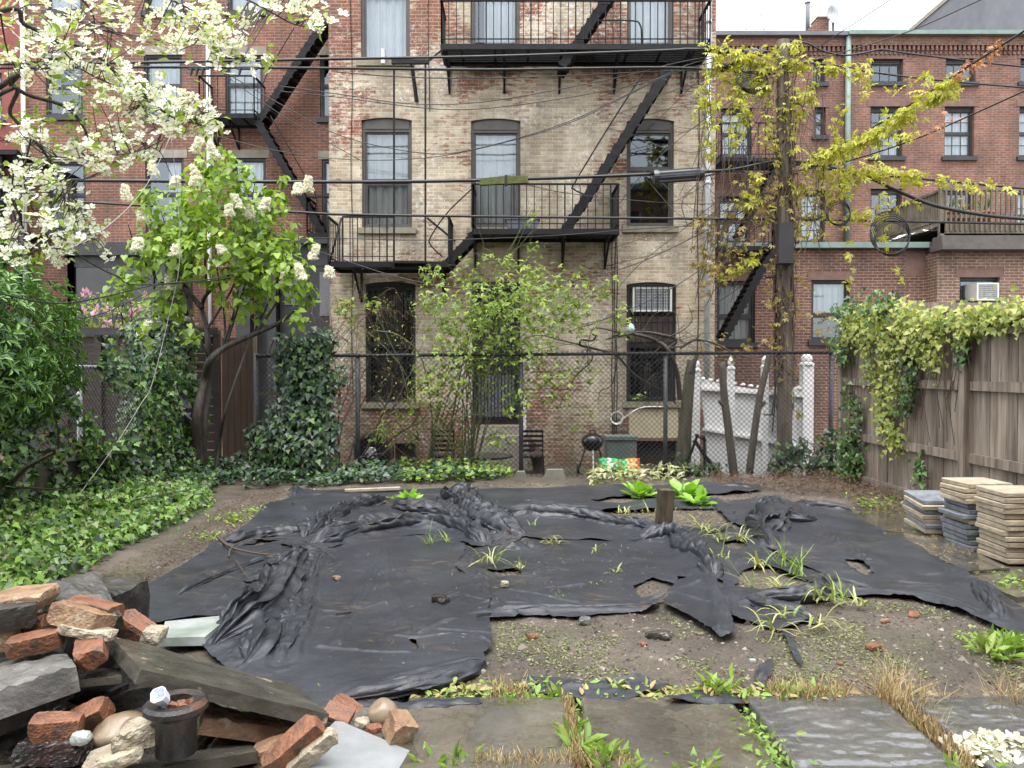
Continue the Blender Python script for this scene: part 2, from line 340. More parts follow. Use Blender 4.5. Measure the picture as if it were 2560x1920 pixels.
def window(house, o, y, fm='frame', split=.5, curtain='curtain', cover=(0, 1), glass='glass', mull=(0, 0), low=0, sill='stone', lintel=None, arch=0, header=0, fw=.055, sash=True, wallm=None, seed=0, ins=.09, rail=True):
    x0, x1, z0, z1 = o; yy = y+ins; f = MB(); rg = random.Random(seed+int(x0*100)+int(z0*1000))
    zt = z1-header
    e = .003
    f.b2((x0+e, yy-.03, z0), (x0+fw, yy+.05, z1-e)); f.b2((x1-fw, yy-.03, z0), (x1-e, yy+.05, z1-e))
    f.b2((x0+fw, yy-.03, z0+e), (x1-fw, yy+.05, z0+fw)); f.b2((x0+fw, yy-.03, zt-fw), (x1-fw, yy+.05, z1-e if not header else zt))
    if header: f.b2((x0+fw, yy-.045, zt), (x1-fw, yy+.02, z1-e))
    a, b_, c, d = x0+fw, x1-fw, z0+fw, zt-fw; zm = c+(d-c)*split; sw = .035
    if rail: f.b2((a, yy-.012, zm-.025), (b_, yy+.03, zm+.025))
    for (q0, q1) in ((c, zm-.025), (zm+.025, d)) if rail else ((c, d),):
        f.b2((a, yy+.002, q0), (a+sw, yy+.028, q1)); f.b2((b_-sw, yy+.002, q0), (b_, yy+.028, q1))
        f.b2((a+sw, yy+.002, q0), (b_-sw, yy+.028, q0+sw)); f.b2((a+sw, yy+.002, q1-sw), (b_-sw, yy+.028, q1))
        for i in range(mull[0]):
            xm = a+(b_-a)*(i+1)/(mull[0]+1); f.b2((xm-.011, yy+.004, q0+sw), (xm+.011, yy+.022, q1-sw))
        for i in range(mull[1]):
            zq = q0+(q1-q0)*(i+1)/(mull[1]+1); f.b2((a+sw, yy+.005, zq-.011), (b_-sw, yy+.021, zq+.011))
    fr = O('window', f, M[fm], house)
    p = MB().quad((a, yy+.015, c), (b_, yy+.015, c), (b_, yy+.015, d), (a, yy+.015, d)); O('pane', p, M[glass], fr)
    if curtain:
        v, fs = [], []
        xa, xb = a+(b_-a)*cover[0], a+(b_-a)*cover[1]; k = 90; ph1 = rg.random()*6
        for i in range(k+1):
            t = i/k; xx = xa+(xb-xa)*t; off = .034*math.sin(t*31+ph1+1.2*math.sin(t*7))+.016*math.sin(t*67+ph1)
            v += [(xx, yy+.10+off, c-.05+(d-c)*low), (xx, yy+.10+off*.6, d+.02)]
        fs = [(2*i, 2*i+2, 2*i+3, 2*i+1) for i in range(k)]
        O('curtain', MB().add(v, fs), M[curtain], fr, True)
    r = MB(); r.b2((x0-.1, yy+.6, z0-.1), (x1+.1, yy+.62, z1+.1)); r.b2((x0-.1, yy+.06, z0-.12), (x0-.05, yy+.6, z1+.1)); r.b2((x1+.05, yy+.06, z0-.12), (x1+.1, yy+.6, z1+.1))
    r.b2((x0-.1, yy+.06, z1+.1), (x1+.1, yy+.62, z1+.14)); O('room', r, M['room'], fr)
    if sill: O('sill', MB().b2((x0-.08, y-.07, z0-.11), (x1+.08, y+ins+.02, z0)), M[sill], fr)
    if lintel: O('lintel', MB().b2((x0-.09, y-.012, z1), (x1+.09, y+.08, z1+.2)), M[lintel], fr)
    if arch:  # brick fill that rounds the head of the opening
        s = MB(); k = 12; prev = None
        for i in range(k+1):
            t = i/k; xx = x0+(x1-x0)*t; za = z1-arch*(2*t-1)**2
            if prev: s.prism([(prev[0], y, prev[1]), (xx, y, za), (xx, y, z1), (prev[0], y, z1)], (0, .08, 0))
            prev = (xx, za)
        O('arch_infill', s, wallm, fr)
    return fr
# ================================================================ tan painted tenement
D = 14.6
tan = T('brick_tenement', 'three storey brick tenement with peeling buff paint behind the chain link fence', 'building', (0, D, -.2))
x0, x1 = X_(825, D), X_(1786, D)
ops = {}
for k, a in dict(t1=(905, 1027, -190, 152), t2=(1177, 1299, -190, 152), t3=(1565, 1681, -190, 150), m1=(906, 1031, 294, 570), m2=(1178, 1301, 296, 570), m3=(1565, 1683, 296, 567),
                 g1=(914, 1039, 704, 1006), g2=(1180, 1301, 704, 1062), g3=(1566, 1690, 705, 1004), b1=(988, 1041, 1108, 1160), b2=(1592, 1692, 1102, 1165)).items(): ops[k] = op(D, *a)
w = MB(); wallgrid(w, D, x0, x1, -.4, 11.5, list(ops.values()), .2); sides(w, D, D+5, x0, x1, -.4, 11.5)
O('wall', w, M['brick_main'], tan)
O('roof', MB().b2((x0-.1, D-.15, 11.5), (x1+.1, D+5, 11.7)), M['roof'], tan)
BM = M['brick_main']
for k in ('t1', 't2', 't3'): window(tan, ops[k], D, 'frame', .5, 'curtain', (.0, 1) if k != 't2' else (.25, 1), sill='mossy', seed=ord(k[1]))
window(tan, ops['m1'], D, 'frame', .47, 'curtain_grey', (0, 1), 'glass', arch=.05, header=.2, wallm=BM, sill='mossy')
window(tan, ops['m2'], D, 'frame', .47, 'curtain_grey', (0, 1), 'glass', arch=.05, header=.2, wallm=BM, sill='mossy', rail=False)
window(tan, ops['m3'], D, 'frame', .60, None, (0, 1), 'glass_dark', arch=.05, header=.2, wallm=BM, sill='mossy')
window(tan, ops['g1'], D, 'blackframe', .5, 'curtain_grey', (.1, .75), 'glass_dark', arch=.05, header=.1, wallm=BM, sill='mossy')
window(tan, ops['g3'], D, 'blackframe', .5, None, (0, 1), 'glass_dark', arch=.05, header=.1, wallm=BM, sill='mossy')
# back door with grille
a, b_, c, d = ops['g2']
dr = O('door', MB().b2((a+.03, D+.13, c), (b_-.03, D+.18, d-.12)), M['blackframe'], tan)
fr = MB(); fr.b2((a+.002, D+.08, c), (a+.06, D+.2, d)); fr.b2((b_-.06, D+.08, c), (b_-.002, D+.2, d)); fr.b2((a+.06, D+.08, d-.14), (b_-.06, D+.2, d)); O('door_frame', fr, M['blackframe'], dr)
g = MB()
for i in range(12): g.tube([(a+.1+(b_-a-.2)*i/11, D+.1, c+.1), (a+.1+(b_-a-.2)*i/11, D+.1, d-.3)], .009, 5)
for zz in (c+.1, (c+d)/2, d-.3): g.b2((a+.07, D+.09, zz-.015), (b_-.07, D+.11, zz+.015))
O('grille', g, M['iron'], dr)
O('door_panel', MB().b2((a+.12, D+.11, c+.15), (b_-.12, D+.128, c+.95)), M['dgrey'], dr)
O('doorstep', MB().b2((a-.12, D-.55, -.4), (b_+.12, D, c-.17)).b2((a-.05, D-.3, c-.17), (b_+.05, D, c-.002)), M['stone'], tan)
# window bars on the ground floor
for k in ('g1', 'g3'):
    a, b_, c, d = ops[k]; g = MB(); nb = 9
    for i in range(nb): xx = a+.05+(b_-a-.1)*i/(nb-1); g.tube([(xx, D-.05, c+.02), (xx, D-.05, d-.05)], .008, 5)
    for zz in (c+.04, c+(d-c)*.33, c+(d-c)*.66, d-.07): g.b2((a+.01, D-.06, zz-.012), (b_-.01, D-.045, zz+.012))
    O('window_bars', g, M['iron'], tan)
a, b_, c, d = ops['g3']
M['brownboard'] = P('brown_board', [(.045, .03, .022), (.07, .048, .035)], 5, (.6, .8), .4, 30, stretch=(8, 1, .6))
O('infill_board', MB().b2((a+.06, D+.05, c+(d-c)*.5), (b_-.06, D+.075, Z_(790, D))), M['brownboard'], tan)
O('painted_apron', MB().b2((a+.05, D-.02, Z_(1098, D)), (X_(1695, D), D-.003, c-.13)), P('cream_render', [(.42, .36, .24), (.5, .44, .31)], 4, (.7, .9), .4, 20, wear=((.25, .2, .16), 5, .6)), tan)
for k in ('b1', 'b2'):
    a, b_, c, d = ops[k]; hw = O('hatch', MB().b2((a-.02, D+.17, c-.02), (b_+.02, D+.2, d+.02)), M['room'] if k == 'b2' else M['brownboard'], tan)
    O('hatch_frame', MB().b2((a-.06, D-.03, d), (b_+.06, D+.05, d+.06)).b2((a-.06, D-.03, c), (a, D+.05, d)).b2((b_, D-.03, c), (b_+.06, D+.05, d)), M['brownstone'], hw)
# drainpipe at the right corner, conduit bundle
pp = MB(); xq = X_(1767, D-.1); pp.tube([(xq, D-.1, -.2), (xq, D-.1, 11.4)], .055, 10)
for zz in np.arange(.6, 11, 1.5): pp.tube([(xq, D-.1, zz), (xq, D-.1, zz+.07)], .066, 10)
O('drainpipe', pp, M['galv'], tan, True)
cb = MB()
for i, px in enumerate((1530, 1536, 1541)): cb.tube(spline([(X_(px, D)+.01*math.sin(z_*3+i*2), D-.03-.006*i, z_) for z_ in np.arange(.3, 4.6, .5)], 3), .009, 5)
O('cable_bundle', cb, M['iron'], tan)
cb = MB()
for i, (px, a, b_) in enumerate(((882, 1.0, 9.5), (1074, 6.5, 9.5), (1743, .5, 10))): cb.tube(spline([(X_(px, D)+.015*math.sin(z_*2+i), D-.02, z_) for z_ in np.arange(a, b_, .6)], 3), .008, 5)
O('wall_wire', cb, M['iron'], tan)
# white security light under the top-left sill, small junction boxes
O('lamp_bracket', MB().b2((X_(957, D-.1), D-.2, Z_(168, D)), (X_(966, D-.1), D-.07, Z_(132, D))), M['galv'], tan)
# ================================================================ fire escapes
def platform(par, x0, x1, yw, depth, z, rail_h, gaps=(), nb=.13, slat=.045, ends=True, front=(0, 1)):
    p = MB(); yf = yw-depth
    for yy in (yf, yw-.06): p.b2((x0, yy-.02, z-.09), (x1, yy+.02, z+.01))
    for xx in (x0, x1): p.b2((xx-.02, yf+.02, z-.089), (xx+.02, yw-.08, z+.009))
    for xx in np.arange(x0+.35, x1-.1, .6): p.b2((xx-.02, yf+.02, z-.06), (xx+.02, yw-.08, z-.031))
    for yy in np.arange(yf+.06, yw-.1, slat*1.75): p.b2((x0+.02, yy, z-.03), (x1-.02, yy+slat, z-.008))
    O('platform', p, M['iron'], par)
    r = MB(); zr = z+rail_h
    def run(a, b):
        a, b = Vector(a), Vector(b); L = (b-a).length; k = max(2, int(L/nb))
        r.bar(a+Vector((0, 0, zr)), b+Vector((0, 0, zr)), .05, .025); r.bar(a+Vector((0, 0, z+.1)), b+Vector((0, 0, z+.1)), .03, .012)
        for i in range(k+1):
            q = a+(b-a)*i/k; th = .011 if i % 6 else .018; r.bar(q+Vector((0, 0, z)), q+Vector((0, 0, zr)), th*1.4)
    run((x0+(x1-x0)*front[0], yf, 0), (x0+(x1-x0)*front[1], yf, 0))
    O('railing', r, M['iron'], par); r = MB()
    if ends:
        run((x0, yf, 0), (x0, yw-.03, 0)); O('railing', r, M['iron'], par); r = MB(); run((x1, yf, 0), (x1, yw-.03, 0))
    O('railing', r, M['iron'], par)
def bracket(par, x, yw, z, drop, depth):
    b = MB(); b.bar((x, yw-.02, z), (x, yw-.02, z-drop), .035); b.bar((x, yw-.02, z-drop+.02), (x, yw-depth, z-.02), .035); b.bar((x, yw-depth, z), (x, yw, z), .04)
    O('bracket', b, M['iron'], par)
def stair(par, a, b, wid, n, handrail=None, hside=-1):
    """flight between two px/depth points; the stringers stand wid apart in depth"""
    a, b = Vector(a), Vector(b); s = MB(); off = Vector((0, wid, 0))
    for q in (Vector((0, 0, 0)), off):
        d = (b-a); m = d.to_track_quat('X', 'Y').to_matrix(); s.box((a+b)/2+q, (d.length, .02, .15), Matrix(((d.normalized().x, 0, -d.normalized().z), (0, 1, 0), (d.normalized().z, 0, d.normalized().x))))
    for i in range(n):
        p = a+(b-a)*(i+.5)/n; s.b2((p.x-.11, p.y+.01, p.z-.012), (p.x+.11, p.y+wid-.01, p.z+.012))
        s.b2((p.x-.11, p.y-.012, p.z-.03), (p.x+.11, p.y+.012, p.z+.03))
    O('stair', s, M['iron'], par)
    if handrail:
        h = MB(); h.tube(spline(handrail, 6), .014, 6)
        O('handrail', h, M['iron'], par, True)
fe = T('fire_escape', 'black iron fire escape with stairs on the buff painted building', 'fire escape', (0, D, 3))
zt = 7.42; platform(fe, X_(1105, 13.8), X_(1771, 13.8), D, .8, zt, .78)
zm = 4.12; platform(fe, X_(1183, 13.7), X_(1545, 13.7), D, .9, zm, .80)
zl = 3.54; platform(fe, X_(822, 13.7), X_(1122, 13.7), D, .9, zl, .80, front=(.12, .55))
for px in (1125, 1261, 1397, 1533, 1700): bracket(fe, X_(px, D), D, zt-.09, .5, .7)
for px in (1189, 1296, 1405, 1511): bracket(fe, X_(px, D), D, zm-.09, .5, .75)
for px in (905, 1112): bracket(fe, X_(px, D), D, zl-.09, .55, .75)
ys = 13.9
def Wd(px, py, d=ys): return W(px, py, d)
stair(fe, Wd(1405, 165), Wd(1545, -45), .5, 10)
stair(fe, Wd(1412, 578), Wd(1672, 172), .5, 16, [Wd(1462, 487), Wd(1434, 472), Wd(1438, 455), Wd(1525, 312), Wd(1607, 185)])
stair(fe, Wd(1112, 665), Wd(1197, 575), .5, 5, [Wd(1106, 642), Wd(1076, 612), Wd(1078, 590), Wd(1120, 530), Wd(1187, 465)])
gd = MB()
for px in (985, 1063.5): gd.bar(Wd(px, 672, 13.65), Wd(px, 152, 13.65), .05, .03)
gd.bar(Wd(979, 155, 13.65), Wd(1072, 155, 13.65), .07, .07); gd.bar(Wd(1068, 156, 13.65), Wd(1108, 122, 13.72), .03); gd.bar(Wd(1028, 160, 14.55), Wd(1028, 160, 13.65), .03); gd.bar(Wd(1030, 165, 14.5), Wd(1042, 255, 14.58), .05)
gd.bar(Wd(985, 656, 13.62), Wd(1064, 656, 13.62), .12, .04); gd.bar(Wd(1068, 545), Wd(1138, 603), .035)
O('ladder_guide', gd, M['iron'], fe)
hr = MB(); hr.tube(spline([Wd(1480, 52), Wd(1580, 52), Wd(1600, 62), Wd(1604, 90), Wd(1604, 150)], 5), .014, 6); hr.bar(Wd(822, 665, 13.6), Wd(853, 545, 13.6), .03); O('handrail', hr, M['iron'], fe, True)
# planter tub on the middle landing
tb = T('planter_tub', 'dark grey plastic tub standing on the middle fire escape landing', 'planter', W(1306, 576, 14.0))
t = MB(); a, b_ = W(1265, 552, 14.0), W(1347, 577, 14.0)
t.prism([(a.x, 13.85, a.z), (b_.x, 13.85, a.z), (b_.x-.06, 13.85, zm), (a.x+.06, 13.85, zm)], (0, .3, 0)); O('tub', t, M['dgrey'], tb)
t = MB(); t.b2((a.x-.02, 13.83, a.z), (b_.x+.02, 14.17, a.z+.035)); O('rim', t, M['dgrey'], tb)
# ================================================================ AC units
M['acwhite'] = P('cream_appliance', [(.6, .6, .55), (.7, .7, .66)], 4, (.4, .5), 0); M['acgrille'] = P('grey_grille', [(.12, .13, .14), (.2, .21, .22)], 9, (.5, .6), .2)
def ac(name, label, d, px0, px1, py0, py1, dep, y):
    t = T(name, label, 'air conditioner', W((px0+px1)/2, py1, d))
    a, b_ = W(px0, py1, y), W(px1, py0, y); bd = MB(); fwd = .035
    bd.b2((a.x, y+.01, a.z), (b_.x, y+dep, b_.z))
    O('casing', bd, M['acwhite'], t)
    f = MB(); f.b2((a.x, y-.015, a.z), (b_.x, y+.008, a.z+fwd)); f.b2((a.x, y-.015, b_.z-fwd), (b_.x, y+.008, b_.z)); f.b2((a.x, y-.015, a.z+fwd), (a.x+fwd, y+.008, b_.z-fwd)); f.b2((b_.x-fwd, y-.015, a.z+fwd), (b_.x, y+.008, b_.z-fwd)); O('bezel', f, M['acwhite'], t)
    g = MB(); g.b2((a.x+fwd, y, a.z+fwd), (b_.x-fwd, y+.008, b_.z-fwd)); O('coil', g, M['acgrille'], t)
    g = MB()
    for i in range(15): xx = a.x+fwd+(b_.x-a.x-2*fwd)*(i+.5)/15; g.b2((xx-.003, y-.008, a.z+fwd), (xx+.003, y-.003, b_.z-fwd))
    for i in range(7): zz = a.z+fwd+(b_.z-a.z-2*fwd)*(i+.5)/7; g.b2((a.x+fwd, y-.0085, zz-.003), (b_.x-fwd, y-.0035, zz+.003))
    O('grille', g, M['galv'], t)
ac('air_conditioner', 'cream window air conditioner above the brown board in the barred tenement window', D, 1582, 1680, 718, 779, .4, D-.02)
# ================================================================ orange-red tenement on the left
DL = 18.6
lf = T('brick_rowhouse', 'orange red brick row house with stone lintels and a black rear porch', 'building', (X_(300, DL), DL, -.2))
L = {k: op(DL, *a) for k, a in dict(a0=(125, 215, -160, 28), b0=(370, 465, -160, 30), c0=(575, 668, -160, 30), a1=(122, 214, 145, 290), b1=(366, 461, 137, 295), c1=(568, 662, 138, 290), d1=(803, 880, 138, 296),
     a2=(123, 219, 404, 577), b2=(367, 463, 395, 582), c2=(585, 668, 395, 582), d2=(807, 885, 398, 584)).items()}
w = MB(); wallgrid(w, DL, X_(66, DL), X_(900, DL), -.4, 12, list(L.values()), .2); sides(w, DL, DL+6, X_(66, DL), X_(900, DL), -.4, 12)
O('wall', w, M['brick_left'], lf); O('roof', MB().b2((X_(66, DL)-.05, DL-.2, 12), (X_(900, DL), DL+6, 12.2)), M['roof'], lf)
for k, q in L.items():
    cur = {'a1': None, 'b1': 'blind', 'c1': 'blind', 'c2': 'blind', 'd1': None, 'd2': 'curtain'}.get(k, 'curtain')
    cov = {'a2': (.0, .3), 'b2': (.55, 1), 'b1': (0, 1)}.get(k, (0, 1))
    window(lf, q, DL, 'blackframe', .52, cur, cov, sill='blackframe' if k != 'c1' else None, lintel='stone', seed=3, ins=.07)
dp = MB()
for px, lo, hi in ((66, .2, 12), (526, .5, 9.4)):
    dp = MB().tube([(X_(px, DL-.1), DL-.1, lo), (X_(px, DL-.1), DL-.1, hi)], .05, 10); O('drainpipe', dp, M['whiteframe'], lf, True)
# ground floor: black bay window and porch
yb = 17.8; M['black_pane'] = P('dark_shuttered_pane', [(.012, .012, .014), (.025, .025, .028)], 3, (.12, .2), 0)
def pz(py): return Z_(py, yb)
def pxx(px): return X_(px, yb)
bay = MB(); z0 = -.3; zt_ = pz(640); zc = pz(608)
bx = [(pxx(135), DL), (pxx(180), yb), (pxx(395), yb), (pxx(440), DL)]
for i in range(3):
    (ax, ay), (bx2, by) = bx[i], bx[i+1]
    bay.prism([(ax, ay, z0), (bx2, by, z0), (bx2, by, pz(790)), (ax, ay, pz(790))], (0, .06, 0))
    bay.prism([(ax, ay, pz(668)), (bx2, by, pz(668)), (bx2, by, zt_), (ax, ay, zt_)], (0, .06, 0))
    for (qx, qy) in ((ax, ay), (bx2, by)): bay.b2((qx-.07, qy-.03, z0), (qx+.07, qy+.08, zt_))
bw = O('bay_window', bay, M['blackframe'], lf)
bc = MB().prism([(bx[0][0]-.15, DL, zt_), (bx[1][0]-.1, yb-.15, zt_), (bx[2][0]+.1, yb-.15, zt_), (bx[3][0]+.15, DL, zt_)], (0, 0, zc-zt_)); O('cornice', bc, M['blackframe'], bw)
for i, mt in ((0, 'glass_dark'), (1, 'glass_dark'), (2, 'glass_dark')):
    (ax, ay), (bx2, by) = bx[i], bx[i+1]; O('pane', MB().quad((ax, ay+.03, pz(790)), (bx2, by+.03, pz(790)), (bx2, by+.03, pz(668)), (ax, ay+.03, pz(668))), M['black_pane'] if i < 2 else M[mt], bw)
O('room', MB().b2((pxx(150), yb+.35, z0), (pxx(430), yb+.4, zt_-.02)), M['room'], bw)
sh = MB()
for c_ in (0, 1):
    xa = pxx(205)+c_*(pxx(245)-pxx(205))
    for i in range(18): zz = pz(780)+(pz(678)-pz(780))*i/18; sh.box((xa+.17, yb+.06, zz), (.30, .012, .05), (35, 0, 0))
O('shutter', sh, M['dgrey'], bw)
O('curtain', MB().quad((pxx(335), yb+.09, pz(790)), (pxx(395), yb+.09, pz(790)), (pxx(395), yb+.09, pz(690)), (pxx(335), yb+.09, pz(690))), M['curtain'], bw)
pm = MB(); pm.b2((pxx(300), yb, pz(790)), (pxx(306), yb+.05, pz(668))); pm.b2((pxx(405), yb-.3, z0), (pxx(430), DL, zt_)); O('mullion', pm, M['blackframe'], bw)
po = MB(); po.b2((pxx(585), yb, pz(665)), (pxx(838), DL, pz(612))); po.b2((pxx(575), yb-.2, pz(612)), (pxx(842), DL, pz(600)))
for a, b_ in ((590, 625), (668, 690), (765, 838)): po.b2((pxx(a), yb+.02, z0), (pxx(b_), yb+.3, pz(665)))
po.b2((pxx(625), yb+.4, z0), (pxx(765), yb+.45, pz(665))); pc = O('porch', po, M['blackframe'], lf)
O('door', MB().b2((pxx(693), yb+.25, z0), (pxx(762), yb+.3, pz(672))), M['blackframe'], pc)
O('pane', MB().b2((pxx(706), yb+.22, pz(760)), (pxx(748), yb+.248, pz(690))), M['dgrey'], pc)
O('pane', MB().b2((pxx(800), yb, pz(790)), (pxx(832), yb+.018, pz(680))), M['dgrey'], pc)
fc = bpy.data.curves.new('house_number', 'FONT'); fc.body = '1 4 3'; fc.size = .19; fc.extrude = .006
fo = bpy.data.objects.new('tmp', fc); SC.collection.objects.link(fo); bpy.context.view_layer.update()
me = bpy.data.meshes.new_from_object(fo); SC.collection.objects.unlink(fo); bpy.data.objects.remove(fo)
me.transform(Matrix.Translation((pxx(692), yb-.012, pz(641))) @ Matrix.Rotation(R(90), 4, 'X')); link('house_number', me, M['whiteframe'], pc)
# black iron fire escape of that house
f2 = T('fire_escape', 'narrow black iron fire escape zigzagging down the orange red row house', 'fire escape', (X_(580, DL), DL, 4))
zp = Z_(300, 18.2); platform(f2, X_(516, 18.1), X_(650, 18.1), DL, .8, zp, .88, nb=.2)
for px in (550, 602): bracket(f2, X_(px, DL), DL, zp-.09, .5, .7)
stair(f2, W(648, 300, 17.9), W(812, 50, 17.9), .5, 15)
stair(f2, W(642, 300, 17.9), W(815, 600, 17.9), .5, 15, [W(676, 290, 17.9), W(740, 400, 17.9), W(790, 490, 17.9), W(768, 490, 17.9)])
hr = MB(); hr.tube([W(735, 70, 17.9), W(672, 175, 17.9), W(655, 215, 17.9)], .012, 5); O('handrail', hr, M['iron'], f2)
platform(f2, X_(778, 18.1), X_(900, 18.1), DL, .8, Z_(592, 18.2), .85, nb=.2)
# red painted house with a black iron balcony at the frame's edge
rh = T('brick_rowhouse', 'deep red painted house with black iron balcony at the left edge', 'building', (X_(20, DL), DL, -.2))
rops = [op(DL, -90, 10, 180, 300), op(DL, -90, 8, 410, 570)]
w = MB(); wallgrid(w, DL+.05, X_(-400, DL), X_(66, DL)-.07, -.4, 12, rops, .15); sides(w, DL+.05, DL+6, X_(-400, DL), X_(66, DL)-.07, -.4, 12); O('wall', w, M['red_paint'], rh)
for q in rops: window(rh, q, DL+.05, 'blackframe', .5, 'curtain', sill='blackframe')
bl = MB()
for px in (-120, 12, 52): bl.b2((X_(px, 17.6)-.06, 17.5, -.2), (X_(px, 17.6)+.06, 17.62, Z_(380, 17.6)))
bl.b2((X_(-300, 17.6), 17.4, Z_(392, 17.6)), (X_(62, 17.6), DL, Z_(380, 17.6))); bl.b2((X_(-300, 17.6), 17.45, Z_(585, 17.6)), (X_(60, 17.6), DL, Z_(575, 17.6))); bl.b2((X_(-300, 17.6), 17.45, Z_(478, 17.6)), (X_(60, 17.6), 17.5, Z_(470, 17.6)))
for px in range(-300, 60, 9): bl.bar((X_(px, 17.6), 17.47, Z_(580, 17.6)), (X_(px, 17.6), 17.47, Z_(472, 17.6)), .015)
O('balcony', bl, M['iron'], rh); O('drainpipe', MB().tube([(X_(74, DL), DL-.1, -.2), (X_(74, DL), DL-.1, Z_(640, DL))], .05, 8), M['copper'], rh)
# ================================================================ two far row houses on the right
DR = 22.
def rr(px): return X_(px, DR)
def rz(py): return Z_(py, DR)
specA = dict(a=(1838, 1876, 146, 205), b=(2030, 2060, 146, 205), c=(1800, 1878, 269, 390), d=(2034, 2062, 266, 338), e=(1796, 1874, 490, 606), f=(2000, 2062, 475, 606))
specB = dict(a=(2171, 2251, 147, 206), b=(2357, 2431, 146, 206), c=(2542, 2620, 146, 206), d=(2171, 2251, 266, 392), e=(2355, 2429, 266, 392), f=(2541, 2620, 266, 392), g=(2173, 2251, 472, 640), h=(2355, 2431, 472, 640), i=(2540, 2620, 472, 640))
for nm, sp, xa, xb, lab in ((0, specA, 1730, 2108, 'dark red brick row house behind the vine covered utility pole'), (1, specB, 2108, 2900, 'dark red brick row house with green copper gutter behind the wooden deck')):
    h = T('brick_rowhouse', lab, 'building', (rr(xa+200), DR, -.2), )
    os_ = {k: op(DR, *a) for k, a in sp.items()}; zt2 = rz(116)
    yf = DR if nm else DR+.06
    w = MB(); wallgrid(w, yf, rr(xa), rr(xb), -.4, zt2, list(os_.values()), .25); sides(w, yf, DR+8, rr(xa), rr(xb), -.4, zt2); O('wall', w, M['brick_right'], h)
    w = MB(); w.b2((rr(xa), yf-.1, zt2), (rr(xb), DR+8, rz(94)))
    for xx in np.arange(rr(xa)+.05, rr(xb), .13): w.b2((xx, yf-.085, zt2-.14), (xx+.065, yf-.002, zt2-.002)); w.b2((xx, yf-.05, zt2-.24), (xx+.065, yf-.002, zt2-.142))
    O('cornice', w, M['brick_right'], h)
    g = MB(); g.b2((rr(xa), yf-.25, rz(94)), (rr(xb)-.01, yf+.3, rz(84))); O('gutter', g, M['copper'] if nm else M['dgrey'], h)
    O('roof', MB().b2((rr(xa), yf+.3, rz(92)), (rr(xb), DR+8, rz(87))), M['roof'], h)
    for k, q in os_.items():
        sm = k in 'ab' if not nm else k in 'abc'
        window(h, q, yf, 'blackframe', .5, None if sm or k in 'gh' else ('curtain' if k != 'd' or nm == 0 else 'curtain'), (0, 1) if k != 'd' else (.55, 1), mull=(2, 0) if sm else ((2, 1) if q[1]-q[0] > .5 else (0, 0)), sill='blackframe', lintel='brownstone', ins=.14, rail=not sm, seed=8, header=.06)
    if nm: O('drainpipe', MB().tube([(rr(2111), yf-.1, Z_(620, DR)), (rr(2111), yf-.1, rz(90))], .075, 10), M['copper'], h, True)
# rooftop: chimney, flue, dish, vents, taller grey house
ch = T('brick_chimney', 'pinkish brick chimney with a sloped shoulder on the far roof', 'chimney', (rr(2040), DR+2, rz(85)))
d = 24.; q = MB(); q.b2((X_(2038, d), d, Z_(100, d)), (X_(2066, d), d+.5, Z_(44, d))); q.prism([(X_(2008, d), d, Z_(100, d)), (X_(2038, d)-.002, d, Z_(100, d)), (X_(2038, d)-.002, d, Z_(46, d)), (X_(2008, d), d, Z_(80, d))], (0, .5, 0)); O('stack', q, M['brick_left'], ch); O('cap', MB().b2((X_(2036, d), d-.03, Z_(44, d)), (X_(2068, d), d+.53, Z_(41, d))), M['stone'], ch)
tag(O('flue_pipe', MB().tube([W(2019, 95, 24.6), W(2019, 8, 24.6)], .07, 10).tube([W(2019, 8, 24.6), W(2019, 6, 24.6)], .09, 10), M['dgrey'], None, True), 'tall thin grey flue pipe beside the brick chimney', 'flue')
ds = T('satellite_dish', 'round grey satellite dish on a pole beside the chimney', 'satellite dish', W(2082, 90, 24))
O('pole', MB().tube([W(2083, 95, 24), W(2083, 20, 24)], .045, 8), M['dgrey'], ds); O('dish', MB().lathe(W(2075, 36, 23.9), [(.0, 0), (.1, .01), (.2, .04), (.28, .09), (.27, .1), (.19, .055), (.0, .02)], 20, (95, 0, 30)), M['galv'], ds, True)
O('feed_arm', MB().tube([W(2075, 48, 23.9), W(2068, 46, 23.4)], .015, 6), M['dgrey'], ds)
for i, px in enumerate((1852, 1896)):
    s = 1 if i == 0 else 1
    pts = [W(px-6, 95, 22.6), W(px-6, 55, 22.6), W(px, 38, 22.6), W(px+8, 38, 22.6), W(px+12, 58, 22.6), W(px+12, 72, 22.6), W(px+18, 76, 22.6), W(px+20, 110, 22.0)]
    tag(O('roof_ladder_hoop', MB().tube(spline(pts, 5), .022, 6), M['galv'], None, True), 'thin curved metal hoop on the roof edge, '+('left' if i == 0 else 'right')+' one of two', 'hoop')
gh_ = T('grey_house', 'taller dark grey rendered building rising behind the right roof', 'building', (X_(2600, 27), 27, 0)); O('wall', MB().b2((X_(2455, 27), 27, 0), (X_(3300, 27), 33, Z_(-80, 27))), M['dgrey'], gh_)
O('parapet', MB().b2((X_(2452, 27), 26.95, Z_(-80, 27)), (X_(3302, 27), 33, Z_(-92, 27))), M['stone'], gh_)
